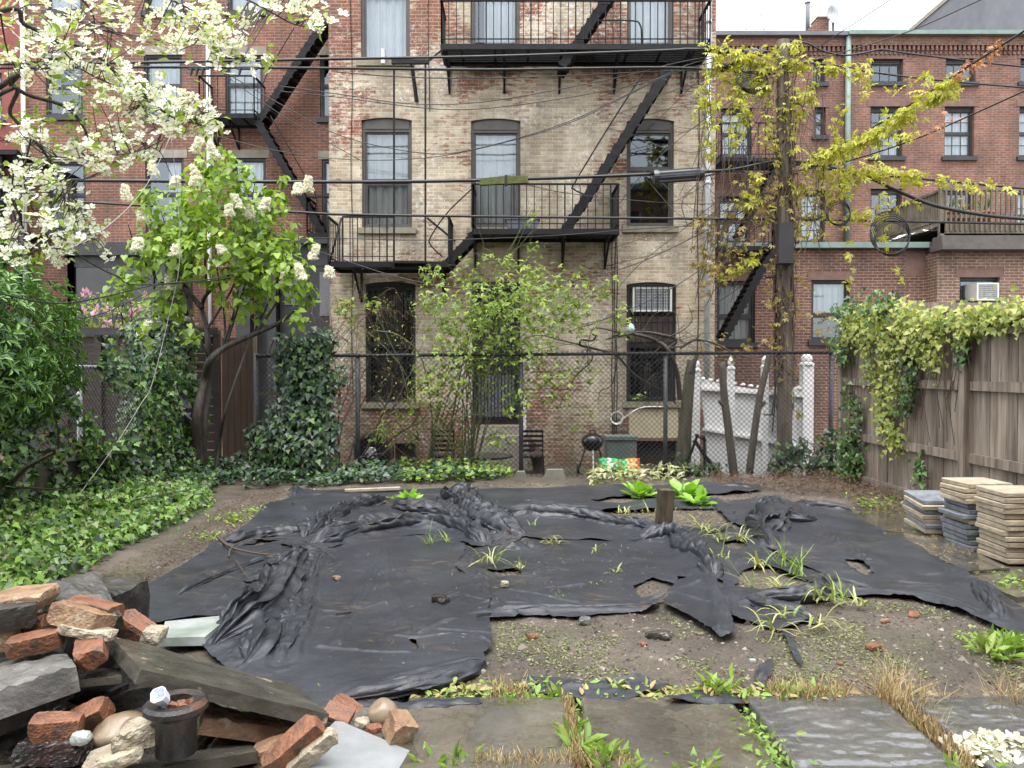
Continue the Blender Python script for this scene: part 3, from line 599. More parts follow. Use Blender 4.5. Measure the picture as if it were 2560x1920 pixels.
# ================================================================ single storey extensions
DE = 18.
e1 = T('brick_extension', 'low brown brick rear extension with green gutter behind the pole', 'building', (X_(2060, DE), DE, -.2))
o1 = [op(DE, 1791, 1887, 702, 857), op(DE, 2027, 2123, 700, 852)]
w = MB(); wallgrid(w, DE, X_(1740, DE), X_(2318, DE), -.4, Z_(622, DE), o1, .2); sides(w, DE, DR, X_(1740, DE), X_(2318, DE), -.4, Z_(622, DE)); O('wall', w, M['brick_ext'], e1)
for i, q in enumerate(o1): window(e1, q, DE, 'blackframe', .42, 'blind' if i else 'curtain', (0, 1), low=.42*i, sill='blackframe', lintel='brownstone', ins=.1)
g = MB(); g.b2((X_(1760, DE), DE-.18, Z_(622, DE)), (X_(2335, DE), DE+.2, Z_(608, DE))); O('gutter', g, M['copper'], e1)
O('roof', MB().b2((X_(1740, DE), DE+.2, Z_(622, DE)), (X_(2318, DE), DR, Z_(612, DE))), M['roof'], e1)
O('drainpipe', MB().tube([(X_(2321, DE), DE-.06, -.2), (X_(2321, DE), DE-.06, Z_(622, DE))], .07, 10), M['dgrey'], e1, True)
O('stone_patch', MB().b2((X_(2262, DE), DE-.004, Z_(690, DE)), (X_(2312, DE), DE+.05, Z_(632, DE))), M['brownstone'], e1)
D2 = 17.5
e2 = T('brick_extension', 'low greyish brick extension carrying the wooden deck at the right', 'building', (X_(2500, D2), D2, -.2))
o2 = [op(D2, 2397, 2497, 693, 752)]
w = MB(); wallgrid(w, D2, X_(2340, D2), X_(3000, D2), -.4, Z_(628, D2), o2, .3); sides(w, D2, DR, X_(2340, D2), X_(3000, D2), -.4, Z_(628, D2)); O('wall', w, M['brick_ext2'], e2)
window(e2, o2[0], D2, 'blackframe', .5, None, sill='blackframe', lintel='brownstone', rail=False, ins=.12)
g = MB(); g.b2((X_(2335, D2), D2-.3, Z_(628, D2)), (X_(3000, D2), D2+.2, Z_(612, D2))); g.b2((X_(2340, D2), D2-.2, Z_(612, D2)), (X_(3000, D2), D2+.2, Z_(592, D2))); O('cornice', g, P('grey_brown_cornice', [(.07, .062, .055), (.12, .105, .095)], 4, (.6, .8), .3), e2); O('roof', MB().b2((X_(2340, D2), D2+.2, Z_(625, D2)), (X_(3000, D2), DR, Z_(600, D2))), M['roof'], e2)
ac('air_conditioner', 'white window air conditioner in the dark opening of the right extension', D2, 2441, 2497, 707, 751, .5, D2-.3)
# wooden roof deck with railing and pots
M['deckwood'] = P('mossy_deck_wood', [(.06, .05, .035), (.13, .105, .075), (.16, .14, .10)], 5, (.6, .8), .4, 20, stretch=(1, 1, .4))
dk = T('wooden_deck', 'weathered wooden roof deck with picket railing above the right extension', 'deck', (X_(2480, 17.6), 17.6, Z_(570, 17.6)))
zd = Z_(556, 17.6); b = MB(); b.b2((X_(2345, 17.6), 17.6, zd-.25), (X_(3000, 17.6), 17.66, zd)); b.b2((X_(2345, 17.6), 17.68, zd-.08), (X_(3000, 17.6), 21.8, zd)); O('floor', b, M['deckwood'], dk)
b = MB()
for px in (2352, 2515, 2680): b.b2((X_(px, 17.7)-.05, 17.7, Z_(596, 17.7)), (X_(px, 17.7)+.05, 17.8, zd-.08))
O('joist_post', b, M['deckwood'], dk)
b = MB(); zr = Z_(471, 17.6); xl = X_(2352, 17.6)
b.b2((xl, 17.58, zr-.05), (X_(3000, 17.6), 17.7, zr)); b.b2((xl, 17.6, zd+.1), (X_(3000, 17.6), 17.64, zd+.18))
for xx in np.arange(xl+.05, X_(3000, 17.6), .115): b.b2((xx, 17.565, zd-.2), (xx+.038, 17.599, zr-.05))
xe = X_(2190, 20.5)
b.bar((xl, 17.65, zr-.03), (xe, 20.5, zr-.03), .1, .05); b.bar((xl, 17.65, zd+.1), (xe, 20.5, zd+.1), .05, .08)
for i in range(28): t_ = (i+.5)/28; b.bar((xl+(xe-xl)*t_, 17.65+2.85*t_, zd-.15), (xl+(xe-xl)*t_, 17.65+2.85*t_, zr-.06), .038)
for q in ((xl, 17.65), ((xl+xe)/2, 19.1), (xe, 20.5)): b.b2((q[0]-.05, q[1]-.05, Z_(612, 17.7)), (q[0]+.05, q[1]+.05, zr+.12))
O('railing', b, M['deckwood'], dk)
M['terracotta'] = P('terracotta', [(.30, .10, .05), (.38, .15, .08)], 6, (.7, .9), .2)
for i, px in enumerate((2365, 2408, 2455)):
    pt = T('flower_pot', ['terracotta pot at the corner of the wooden deck', 'wide terracotta pot in the middle of the deck railing', 'terracotta pot farther right on the wooden deck'][i], 'plant pot', (X_(px, 18.2), 18.2, zd))
    O('pot', MB().lathe((X_(px, 18.2), 18.2, zd), [(.0, 0), (.14, 0), (.19, .3), (.22, .3), (.22, .36), (.18, .36), (.0, .33)], 16), M['terracotta'], pt, True)
    q = MB()
    for k in range(14): a = rnd.random()*6.3; p0 = Vector((X_(px, 18.2), 18.2, zd+.34)); q.tube([p0, p0+Vector((.1*math.cos(a), .1*math.sin(a), .15)), p0+Vector((.22*math.cos(a), .22*math.sin(a), .2+.2*rnd.random()))], [.006, .02, .002], 4)
    O('plant', q, LEAF('pot_green', [(.07, .14, .03), (.15, .22, .05)]), pt)
# crumpled tarp on the extension roof edge
n_ = 24; tx = np.linspace(X_(2245, 18.1), X_(2320, 18.1), n_); ty = np.linspace(17.9, 18.9, n_); A, B = np.meshgrid(tx, ty)
Hh = Z_(606, 18)+.12+.12*np.abs(fbm(A*5, B*5, 3, 4))+(A-tx[0])*.22; ii = np.arange(n_*n_).reshape(n_, n_)
tag(NP('plastic_sheet', np.stack([A, B, Hh], -1).reshape(-1, 3), np.stack([ii[:-1, :-1], ii[:-1, 1:], ii[1:, 1:], ii[1:, :-1]], -1).reshape(-1, 4), M['curtain'], None, True), 'pale crumpled plastic sheet on the extension roof beside the deck', 'sheet')
# dark iron fire escape at the pole
f3 = T('fire_escape', 'black iron fire escape with steep ladder behind the vine covered pole', 'fire escape', (X_(1880, 21.4), 21.4, 2))
platform(f3, X_(1800, 21), X_(1985, 21), DR, 1.0, Z_(395, 21), .95, nb=.2); platform(f3, X_(1790, 17.3), X_(1925, 17.3), DE, .8, Z_(618, 17.3), .6, nb=.2)
stair(f3, W(1812, 845, 16.8), W(1906, 672, 16.8), .5, 12); stair(f3, W(1906, 672, 16.8), W(1960, 600, 16.8), .5, 4)
stair(f3, W(1850, 590, 20.6), W(1960, 392, 20.6), .5, 14)

# ================================================================ the row of houses behind the camera (seen mirrored in the windows)
hb = T('brick_rowhouse', 'brick row house behind the viewer, mirrored in the tenement windows', 'building', (0, -7.5, 0)); w = MB(); YB = -7.5
bo = [(x, x+1.0, z, z+1.9) for x in np.arange(-13, 13, 2.6) for z in (.9, 4.1, 7.3)]
wallgrid(w, YB, -16, 16, -.1, 10.2, bo, -.2); w.b2((-16, YB-6, -.1), (16, YB-.25, 10.2)); O('wall', w, M['brick_right'], hb)
for q in bo:
    f = MB(); f.b2((q[0]+.01, YB-.14, q[2]), (q[0]+.06, YB-.06, q[3])); f.b2((q[1]-.06, YB-.14, q[2]), (q[1]-.01, YB-.06, q[3])); f.b2((q[0]+.06, YB-.14, (q[2]+q[3])/2-.03), (q[1]-.06, YB-.06, (q[2]+q[3])/2+.03)); f = O('window', f, M['whiteframe'], hb); O('pane', MB().quad((q[0], YB-.12, q[2]), (q[1], YB-.12, q[2]), (q[1], YB-.12, q[3]), (q[0], YB-.12, q[3])), M['room'], f)
O('cornice', MB().b2((-16.1, YB-.25, 10.2), (16.1, YB+.3, 10.5)), M['dgrey'], hb)
# ================================================================ paving, pile of stones, pavers
def mat_bluestone(name, ripple, cols, wet=(.06, .42)):
    m, n, b, o = newmat(name); v = coord(n)
    col = ramp(n, noise(n, v, 2.3, 6, .6, .4), [(.3, cols[0]), (.55, cols[1]), (.75, cols[2])])
    col = mixc(n, .6, col, ramp(n, noise(n, v, 45, 4, .7), [(.3, (.6, .6, .6)), (.7, (1.4, 1.4, 1.4))]), 'MULTIPLY')
    n.links.new(col, b.inputs['Base Color'])
    n.links.new(ramp(n, noise(n, v, 1.8, 4, .6), [(.4, (wet[0],)*3), (.62, (wet[1],)*3)]), b.inputs['Roughness'])
    v2 = coord(n, (2.4, 5.5, 2) if ripple else (3, 4, 3)); h = noise(n, v2, 1.6, 5, .6, .6)
    ter = ramp(n, h, [(i/9, (q,)*3) for i, q in enumerate((0, .1, .12, .35, .38, .6, .63, .85, .9, 1))])
    hh = math_(n, 'ADD', math_(n, 'MULTIPLY', ter, 1.0 if ripple else .5), math_(n, 'MULTIPLY', noise(n, v, 30, 4), .12))
    b.inputs['Coat Weight'].default_value = 1; b.inputs['Coat Roughness'].default_value = .05; b.inputs['Coat IOR'].default_value = 1.7; b.inputs['Specular IOR Level'].default_value = .8
    bump(n, b, hh, 1 if ripple else .8, .007 if ripple else .0035); return m
M['blue1'] = mat_bluestone('wet_bluestone', 0, [(.048, .043, .034), (.082, .074, .057), (.115, .103, .08)])
M['blue2'] = mat_bluestone('rippled_wet_bluestone', 1, [(.045, .046, .048), (.075, .075, .075), (.10, .098, .093)], (.12, .3))
def outline(x0, x1, y0, y1, seed, amp=.012, n=14):
    r = random.Random(seed); p = []
    c = [(x0, y0), (x1, y0), (x1, y1), (x0, y1)]
    for i in range(4):
        a, b = c[i], c[(i+1) % 4]
        for j in range(n): t = j/n; p.append((a[0]+(b[0]-a[0])*t+r.uniform(-amp, amp), a[1]+(b[1]-a[1])*t+r.uniform(-amp, amp)))
    return p
pav = [(-2.3, -1.35, 2.2, 3.66, 'blue1', 'flagstone under the left end of the stone pile'), (-1.3, -.56, 1.5, 3.7, 'blue1', 'flagstone mostly buried below the pile of stones and bricks'),
       (-.5, .26, 1.5, 3.74, 'blue1', 'brownish wet flagstone just right of the grey tile and stone pile'), (.33, 1.08, 1.4, 3.76, 'blue1', 'smooth brown wet flagstone between the two weedy joints'),
       (1.15, 1.82, 1.3, 3.77, 'blue2', 'rippled wet flagstone with bright shiny ridges'), (1.93, 2.7, 1.4, 3.75, 'blue2', 'shiny flagstone at the lower right corner beside dry grass')]
for i, (a, b_, c, d, mt, lab) in enumerate(pav):
    nxx, nyy = 90, 170; U, V = np.meshgrid(np.linspace(0, 1, nxx), np.linspace(0, 1, nyy)); ex_ = .012
    X = a+(b_-a)*U+ex_*fbm(V*9+i*5, V*0, 3, i)*(np.abs(U-.5)*2)**6*np.sign(U-.5); Y = c+(d-c)*V+ex_*fbm(U*9+i*3, U*0, 3, i+40)*V**6
    rp = fbm(X*7+i, Y*22, 3, 5) if mt == 'blue2' else fbm(X*3+i, Y*5, 3, 5); tr_ = np.round(rp*4)/4
    Z = .012+.004*(i % 3)+((.0030*rp+.0022*tr_*np.clip(.5+1.5*fbm(X*2.2, Y*3, 3, 8), 0, 1)+.0013*fbm(X*24, Y*60, 3, 9)) if mt == 'blue2' else (.002*rp+.002*tr_*(fbm(X*2, Y*2, 2, 7) > 0)+.0004*fbm(X*30, Y*40, 2, 9)))
    ed = np.minimum(np.minimum(U, 1-U)*(b_-a), np.minimum(V, 1-V)*(d-c)); Z = Z-.006*np.clip(1-ed/.012, 0, 1); ii = np.arange(nxx*nyy).reshape(nyy, nxx); vv_ = np.stack([X, Y, Z], -1).reshape(-1, 3)
    lp_ = np.concatenate([ii[0], ii[1:, -1], ii[-1, -2::-1], ii[-2:0:-1, 0]]); lo_ = vv_[lp_].copy(); lo_[:, 2] = -.06; nb_ = len(vv_); k_ = np.arange(len(lp_)); k2 = (k_+1) % len(lp_)
    ff = np.concatenate([np.stack([ii[:-1, :-1], ii[:-1, 1:], ii[1:, 1:], ii[1:, :-1]], -1).reshape(-1, 4), np.stack([lp_, nb_+k_, nb_+k2, lp_[k2]], -1)])
    tag(NP('flagstone', np.concatenate([vv_, lo_]), ff, M[mt], None, True), lab, 'flagstone', 'flagstones along the front of the yard')
for i, (pts, lab) in enumerate(((((230, 1505), (330, 1500), (370, 1440), (260, 1442)), 'wet flagstone in the soil path left of the black fabric'),
                                (((2080, 1290), (2170, 1330), (2330, 1345), (2250, 1280)), 'dark wet flagstone between the black fabric and left paver stack'), (((2190, 1340), (2420, 1440), (2520, 1432), (2340, 1345)), 'wet flagstone below the paver stacks'), (((2400, 1445), (2540, 1500), (2640, 1490), (2540, 1432)), 'pale wet flagstone right of the black fabric beside the tall paver stack'))):
    ps = [G(*p) for p in pts]; mb = MB(); pl = []
    for k in range(4):
        for j in range(8): q = ps[k].lerp(ps[(k+1) % 4], j/8); pl.append((q.x+rnd.uniform(-.01, .01), q.y+rnd.uniform(-.01, .01), -.04))
    zz = max(gh(p[0], p[1]) for p in pl)
    tag(O('flagstone', mb.prism(pl, (0, 0, .055+zz)), M['blue1']), lab, 'flagstone', 'flagstones along the side paths')

def rockmesh(dims, rnd_=.12, amp=.03, chips=5, seed=0, n=9, fr=3.):
    rg = np.random.default_rng(seed); vid = {}; vs = []; fs = []
    def vert(i, j, k):
        key = (i, j, k)
        if key not in vid: vid[key] = len(vs); vs.append((2*i/n-1, 2*j/n-1, 2*k/n-1))
        return vid[key]
    for a in range(n):
        for b in range(n):
            for k in (0, n):
                q = [vert(a, b, k), vert(a+1, b, k), vert(a+1, b+1, k), vert(a, b+1, k)]; fs.append(q if k else q[::-1])
                q = [vert(a, k, b), vert(a+1, k, b), vert(a+1, k, b+1), vert(a, k, b+1)]; fs.append(q[::-1] if k else q)
                q = [vert(k, a, b), vert(k, a+1, b), vert(k, a+1, b+1), vert(k, a, b+1)]; fs.append(q if k else q[::-1])
    p = np.array(vs, float); u = p/np.linalg.norm(p, axis=1, keepdims=True)
    p = p*(1-rnd_)+u*1.15*rnd_
    for _ in range(chips):
        nn = rg.normal(size=3); nn /= np.linalg.norm(nn); lim = np.abs(nn).sum()*rg.uniform(.76, .93)*(1-rnd_*.3)
        dd = p @ nn-lim; p = p-np.where(dd > 0, dd, 0)[:, None]*nn
    o_ = rg.uniform(0, 50, 3); q = p*np.array(dims)/max(dims)*fr+o_
    nz = np.stack([fbm(q[:, 0]+q[:, 2]*.8, q[:, 1]-q[:, 2]*.6+9*i, 4, 5+i) for i in range(3)], -1)
    p = p*np.array(dims)/2+nz*amp*max(dims)/2*np.minimum(1, np.array(dims)/max(dims)*2)
    return p, np.array(fs)
def rock(name, label, cat, c, dims, rot, mat, seed, rnd_=.12, amp=.03, chips=5, n=9, group=None, smooth=False, fr=3.):
    p, f = rockmesh(dims, rnd_, amp, chips, seed, n, fr)
    o = NP(name, p, f, mat, None, smooth); o.location = c; o.rotation_euler = [R(a) for a in rot]
    return tag(o, label, cat, group)
def slab4(name, label, cat, cs, th, mat, seed, n=14, amp=.006, group=None):
    A, B, C, D_ = [np.array(c) for c in cs]; u = np.linspace(0, 1, n); U, V = np.meshgrid(u, u); U, V = U[..., None], V[..., None]
    P_ = (A*(1-U)+B*U)*(1-V)+(D_*(1-U)+C*U)*V; nn = np.cross(B-A, D_-A); nn /= np.linalg.norm(nn); nn *= np.sign(nn[2])
    U0, V0 = U[..., 0], V[..., 0]; e = (np.minimum(np.minimum(U0, 1-U0), np.minimum(V0, 1-V0)) < .01)
    sz = np.linalg.norm(B-A)+np.linalg.norm(D_-A)
    rg = np.random.default_rng(seed); nz = fbm(U0*6+seed, V0*6, 4, seed)
    top = P_+nn*(nz*amp-.5*amp*e*rg.random(e.shape))[..., None]; cen = P_.mean((0, 1))
    jit = (rg.random(e.shape)*e*.005*sz)[..., None]; top = top+(cen-top)*jit
    bot = P_-nn*th+(cen-P_)*(rg.random(e.shape)*e*.008*sz)[..., None]; mid = (P_-nn*th*.5)+(cen-P_)*(rg.random(e.shape)*e*.012*sz-.004*e)[..., None]
    ii = np.arange(n*n).reshape(n, n); f = [np.stack([ii[:-1, :-1], ii[:-1, 1:], ii[1:, 1:], ii[1:, :-1]], -1).reshape(-1, 4)]
    f.append(f[0][:, ::-1]+2*n*n)
    loop = list(ii[0])+list(ii[1:, -1])+list(ii[-1, -2::-1])+list(ii[-2:0:-1, 0]); L_ = len(loop); fl = []
    for i in range(L_):
        a, b = loop[i], loop[(i+1) % L_]
        fl += [(b, a, a+n*n, b+n*n), (b+n*n, a+n*n, a+2*n*n, b+2*n*n)]
    v = np.concatenate([q.reshape(-1, 3) for q in (top, mid, bot)])
    return tag(NP(name, v, np.concatenate(f+[np.array(fl)]), mat), label, cat, group)
M['slate'] = P('dark_bluestone_slab', [(.028, .027, .022), (.052, .049, .039), (.08, .075, .059)], 5, (.15, .45), .9, 34, stretch=(1, 1.5, 1), wear=((.30, .23, .17), 8, .63), dist=.005)
M['slate_dark'] = P('wet_black_and_shaded_stone', [(.012, .012, .011), (.035, .033, .028), (.055, .05, .042)], 4, (.2, .5), 1, 35, dist=.007)
M['greystone'] = P('grey_rough_stone', [(.06, .06, .058), (.12, .118, .11), (.20, .19, .175)], 5, (.2, .5), 1, 30, dist=.008, wear=((.34, .31, .26), 6, .62))
M['loosebrick'] = P('loose_orange_brick', [(.06, .034, .022), (.14, .058, .028), (.21, .085, .04), (.10, .055, .034)], 9, (.35, .7), 1, 70, dist=.006, wear=((.07, .045, .032), 6, .56))
M['dullbrick'] = P('brown_mortared_brick', [(.10, .06, .032), (.18, .10, .055), (.25, .16, .09), (.12, .09, .05)], 8, (.45, .8), 1, 60, dist=.008, wear=((.36, .31, .23), 6, .6))
M['rubbleconc'] = P('rough_mortar_chunk', [(.16, .13, .09), (.30, .26, .19), (.42, .38, .29)], 9, (.7, .95), 1, 22, dist=.03)
M['cobble'] = P('brown_cobble', [(.12, .085, .055), (.2, .15, .10), (.26, .21, .15)], 3, (.2, .4), .2, 30)
M['char'] = P('charred_black_brick', [(.008, .007, .007), (.02, .016, .015), (.05, .02, .015)], 8, (.15, .4), .8, 25, dist=.012, wear=((.10, .03, .02), 5, .68))
M['tile'] = P('smooth_grey_tile', [(.19, .20, .205), (.25, .26, .265)], 8, (.15, .3), .1, 80)
M['marble'] = P('wet_pale_marble', [(.20, .23, .20), (.29, .32, .30), (.38, .40, .39)], 4, (.1, .3), .2, 30)
M['rust'] = P('rusty_black_iron', [(.008, .008, .008), (.02, .017, .015), (.05, .03, .022)], 9, (.25, .6), 1, 45, dist=.008, wear=((.085, .035, .018), 8, .57))
GR = 'stones and bricks of the rubble pile'
slab4('stone_slab', 'long dark bluestone slab sloping across the rubble pile', 'stone slab', [W(274, 1587, 3.55), W(352, 1672, 3.1), W(826, 1786, 3.22), W(738, 1712, 3.72)], .06, M['slate'], 3, group=GR)
slab4('stone_slab', 'dark upright slab leaning at the top of the rubble pile', 'stone slab', [W(78, 1464, 3.85), W(242, 1426, 3.95), W(306, 1540, 3.55), W(120, 1530, 3.5)], .07, M['slate_dark'], 4, amp=.02, group=GR)
slab4('stone_slab', 'long flat slab at the very bottom of the rubble pile', 'stone slab', [W(-30, 1915, 2.95), W(630, 1862, 3.2), W(645, 1875, 3.05), W(0, 1990, 2.7)], .05, M['slate'], 5, group=GR)
slab4('stone_slab', 'thick grey slab with a shiny broken face at the left of the pile', 'stone slab', [W(-60, 1650, 3.5), W(150, 1612, 3.5), W(190, 1662, 3.15), W(-60, 1745, 2.9)], .11, M['greystone'], 6, amp=.02, group=GR)
slab4('stone_slab', 'dark slab slanting under the thick grey slab at the left edge', 'stone slab', [W(-60, 1790, 3.3), W(175, 1690, 3.4), W(170, 1712, 3.2), W(-60, 1830, 3.0)], .06, M['slate_dark'], 7, group=GR)
slab4('stone_slab', 'thin flat stone under the single orange brick', 'stone slab', [W(180, 1674, 3.5), W(300, 1668, 3.5), W(305, 1690, 3.25), W(185, 1702, 3.22)], .03, M['slate'], 8, group=GR)
slab4('stone_slab', 'mortar crusted slab under the right end of the long bluestone', 'stone slab', [W(515, 1752, 3.45), W(700, 1800, 3.5), W(738, 1822, 3.3), W(512, 1790, 3.2)], .075, M['dullbrick'], 9, amp=.02, group=GR)
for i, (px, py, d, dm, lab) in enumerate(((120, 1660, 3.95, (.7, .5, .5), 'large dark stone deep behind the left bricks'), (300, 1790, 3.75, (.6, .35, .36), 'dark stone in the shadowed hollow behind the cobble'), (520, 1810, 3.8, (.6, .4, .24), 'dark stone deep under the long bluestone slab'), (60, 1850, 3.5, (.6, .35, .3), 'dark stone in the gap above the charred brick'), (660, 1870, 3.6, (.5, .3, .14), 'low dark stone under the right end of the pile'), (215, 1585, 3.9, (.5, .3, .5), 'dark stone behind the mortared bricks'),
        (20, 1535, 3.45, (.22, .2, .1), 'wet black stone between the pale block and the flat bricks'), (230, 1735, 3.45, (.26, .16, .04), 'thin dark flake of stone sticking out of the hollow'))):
    rock('boulder', lab, 'stone', W(px, py, d), dm, (0, 0, i*35), M['slate_dark'], 20+i, .05, .07, 12, 12, GR)  # stones fill the pile's black gaps; their near-black colour stands in for shade
B = [('brick', 'lone orange brick end beside the top of the long slab', 228, 1630, 3.3, (.115, .17, .085), (8, -14, 24), 'loosebrick', .04),
     ('brick', 'mossy mortared brick on top of the long slab', 205, 1548, 3.42, (.27, .11, .10), (-18, 12, -14), 'dullbrick', .05), ('brick', 'orange brick lying flat behind the mossy mortared brick', 235, 1518, 3.62, (.24, .12, .06), (-6, 8, -10), 'loosebrick', .04),
     ('brick', 'orange brick sliding down beside the mossy mortared brick', 340, 1566, 3.78, (.19, .1, .07), (10, 30, -10), 'loosebrick', .04),
     ('stone_block', 'brown block with a pale crusty top at the upper left of the pile', 50, 1500, 3.55, (.27, .2, .085), (0, -3, 6), 'dullbrick', .05),
     ('brick', 'flat dull red brick wedged at the left edge below the pale block', 45, 1565, 3.5, (.26, .12, .055), (0, -10, 6), 'loosebrick', .05),
     ('brick', 'orange brick with a chipped corner on the left of the thick grey slab', 88, 1607, 3.35, (.21, .1, .075), (6, -10, 12), 'loosebrick', .06), ('brick', 'brown brick cut by the left edge of the picture', -12, 1600, 3.4, (.2, .11, .09), (0, -8, 30), 'dullbrick', .05),
     ('brick', 'orange brick resting on the charred black brick', 142, 1818, 2.98, (.175, .1, .085), (4, 4, 14), 'loosebrick', .05), ('brick', 'tilted orange brick leaning on the brown cobble', 228, 1792, 3.12, (.15, .1, .085), (20, -24, 10), 'loosebrick', .05),
     ('brick', 'charred black brick at the bottom left of the pile', 135, 1875, 2.95, (.265, .11, .085), (0, -6, -4), 'char', .10),
     ('brick', 'long orange brick with mortar tilted beside the grey tile', 735, 1865, 3.0, (.25, .10, .085), (15, -38, 16), 'loosebrick', .05), ('brick', 'brown brick half hidden behind the tilted mortared brick', 685, 1875, 3.15, (.15, .1, .07), (0, -15, 20), 'dullbrick', .05),
     ('brick', 'red brick at the right tip of the pile near the fabric', 868, 1775, 3.62, (.16, .09, .07), (0, 22, -22), 'loosebrick', .06), ('brick', 'broken orange brick flake in front of the red brick', 845, 1786, 3.45, (.13, .09, .035), (20, 16, -10), 'loosebrick', .06),
     ('brick', 'wet brown block at the right end of the pile beside the flagstone', 1001, 1822, 3.3, (.105, .12, .11), (14, 18, 28), 'dullbrick', .05)]
for i, (nm, lab, px, py, d, dm, rt, mt, am) in enumerate(B): rock(nm, lab, nm.split('_')[-1], W(px, py, d), dm, rt, M[mt], 40+i, .0, am*.7, 9, 18, GR, fr=9)
for i, (lab, px, py, d, dm, rt, mt, rn, am) in enumerate((('smooth brown cobble under the tilted brick', 298, 1828, 3.08, (.2, .16, .12), (0, -12, 10), 'cobble', .95, .04), ('round brown cobble at the right end of the pile', 958, 1783, 3.48, (.125, .12, .115), (0, 0, 0), 'cobble', 1, .03),
        ('pale rough mortar chunk beside the iron flange pipe', 345, 1836, 2.93, (.17, .1, .085), (0, -14, 10), 'rubbleconc', .3, .16), ('flat pale mortar chunk lying on the bottom slab', 290, 1888, 2.9, (.21, .12, .05), (8, -14, 12), 'rubbleconc', .3, .16),
        ('crusty mortar strip stuck to the tilted brick by the tile', 780, 1882, 2.97, (.22, .05, .06), (15, -38, 16), 'rubbleconc', .3, .16), ('pale flat stone behind the red brick at the pile tip', 880, 1752, 3.75, (.11, .08, .035), (0, 8, 0), 'rubbleconc', .3, .1),
        ('crumbly mortar lump below the round brown cobble', 905, 1808, 3.42, (.06, .05, .045), (0, 0, 0), 'rubbleconc', .5, .15), ('small red stone beside the crumbly mortar lump', 935, 1826, 3.38, (.07, .05, .05), (0, 0, 30), 'loosebrick', .5, .12),
        ('mortar crust under the mossy mortared brick', 222, 1577, 3.38, (.24, .1, .04), (0, 8, -10), 'rubbleconc', .2, .15), ('grey lump of mortar against the marble tile', 385, 1590, 3.75, (.09, .12, .08), (0, 10, 0), 'rubbleconc', .4, .12),
        ('shiny white bit of plaster on the charred black brick', 203, 1845, 2.9, (.07, .05, .045), (0, 0, 0), 'marble', .7, .1))):
    rock('stone', lab, 'stone', W(px, py, d), dm, rt, M[mt], 70+i, rn, am, 4, 10, GR, rn > .8)
slab4('paving_tile', 'smooth light grey square tile at the foot of the pile', 'tile', [W(842, 1798, 3.42), W(1024, 1876, 3.2), W(960, 1985, 2.85), W(735, 1905, 2.98)], .022, M['tile'], 11, amp=.001, n=8)
slab4('paving_tile', 'wet pale marble tile tucked under the black fabric', 'tile', [W(413, 1553, 4.75), W(580, 1536, 4.85), W(512, 1592, 4.4), W(397, 1594, 4.35)], .05, M['marble'], 12, amp=.001, n=8)
# iron flange pipe with a cup on it
fp = T('flange_pipe', 'black rusty iron flange pipe standing in the rubble pile', 'pipe', W(440, 1880, 2.92))
c = W(441, 1880, 2.92); ztop = W(448, 1772, 2.92).z; hgt = ztop-c.z
O('pipe', MB().lathe(c, [(.0, 0), (.075, 0), (.075, hgt*.8), (.088, hgt*.82), (.09, hgt), (.06, hgt), (.055, hgt*.5), (.0, hgt*.5)], 24), M['rust'], fp, True)
O('flange', MB().lathe(c, [(.066, hgt+.03), (.105, hgt+.034), (.118, hgt+.022), (.118, hgt+.003), (.09, hgt+.001), (.066, hgt+.001), (.066, hgt+.03)], 28, ), M['rust'], fp, False)
cup = T('plastic_cup', 'small white square plastic cup lying in the flange pipe', 'cup', c+Vector((-.02, -.03, hgt+.05)))
q = c+Vector((-.032, -.055, hgt+.068)); m4 = Euler((R(42), R(-18), R(10))).to_matrix(); q2 = MB(); k = []
for (rr_, zz) in ((.024, -.028), (.031, .026), (.028, .026), (.022, -.022)):
    for j in range(12): a = 2*math.pi*j/12; s_ = rr_/max(abs(math.cos(a)), abs(math.sin(a)))*.9; s_ = min(s_, rr_*1.18); k.append(q+m4 @ Vector((s_*math.cos(a), s_*math.sin(a), zz)))
q2.add(k, [(i*12+j, i*12+(j+1) % 12, (i+1)*12+(j+1) % 12, (i+1)*12+j) for i in range(3) for j in range(12)]+[tuple(range(11, -1, -1)), tuple(range(36, 48))])
O('cup_body', q2, P('white_plastic', [(.7, .74, .82), (.76, .8, .86)], 5, (.3, .4), 0), cup)
for i in range(3): rock('brick_chip', ['dark red brick chip inside the flange pipe', 'orange brick chip inside the flange pipe beside the cup', 'small orange chip at the rim inside the flange pipe'][i], 'brick chip', c+Vector((.0+.025*i, -.01+.012*i, hgt+.012)), (.045, .035, .03), (20*i, 10, 40*i), M['loosebrick'], 90+i, .1, .1, 5, 5)
# paver stacks
M['pav_beige'] = P('beige_concrete_paver', [(.25, .205, .14), (.34, .285, .205), (.40, .345, .255)], 9, (.6, .85), .9, 45, dist=.01)
M['pav_grey'] = P('grey_concrete_paver', [(.10, .108, .125), (.16, .172, .195), (.21, .225, .25)], 9, (.4, .7), .9, 45, dist=.01)
def pmesh(seed):
    r_ = random.Random(seed); mb = MB(); e = .006; a, h = .2, .021
    pts = []
    for z_, s_ in ((-h, a-e), (-h+e, a), (h-e, a), (h, a-e)):
        for (sx, sy) in ((-1, -1), (1, -1), (1, 1), (-1, 1)): pts.append((sx*s_+r_.uniform(-.003, .003), sy*s_+r_.uniform(-.003, .003), z_))
    fs = [(3, 2, 1, 0), (12, 13, 14, 15)]+[(4*i+j, 4*i+(j+1) % 4, 4*i+4+(j+1) % 4, 4*i+4+j) for i in range(3) for j in range(4)]
    return mb.add(pts, fs)
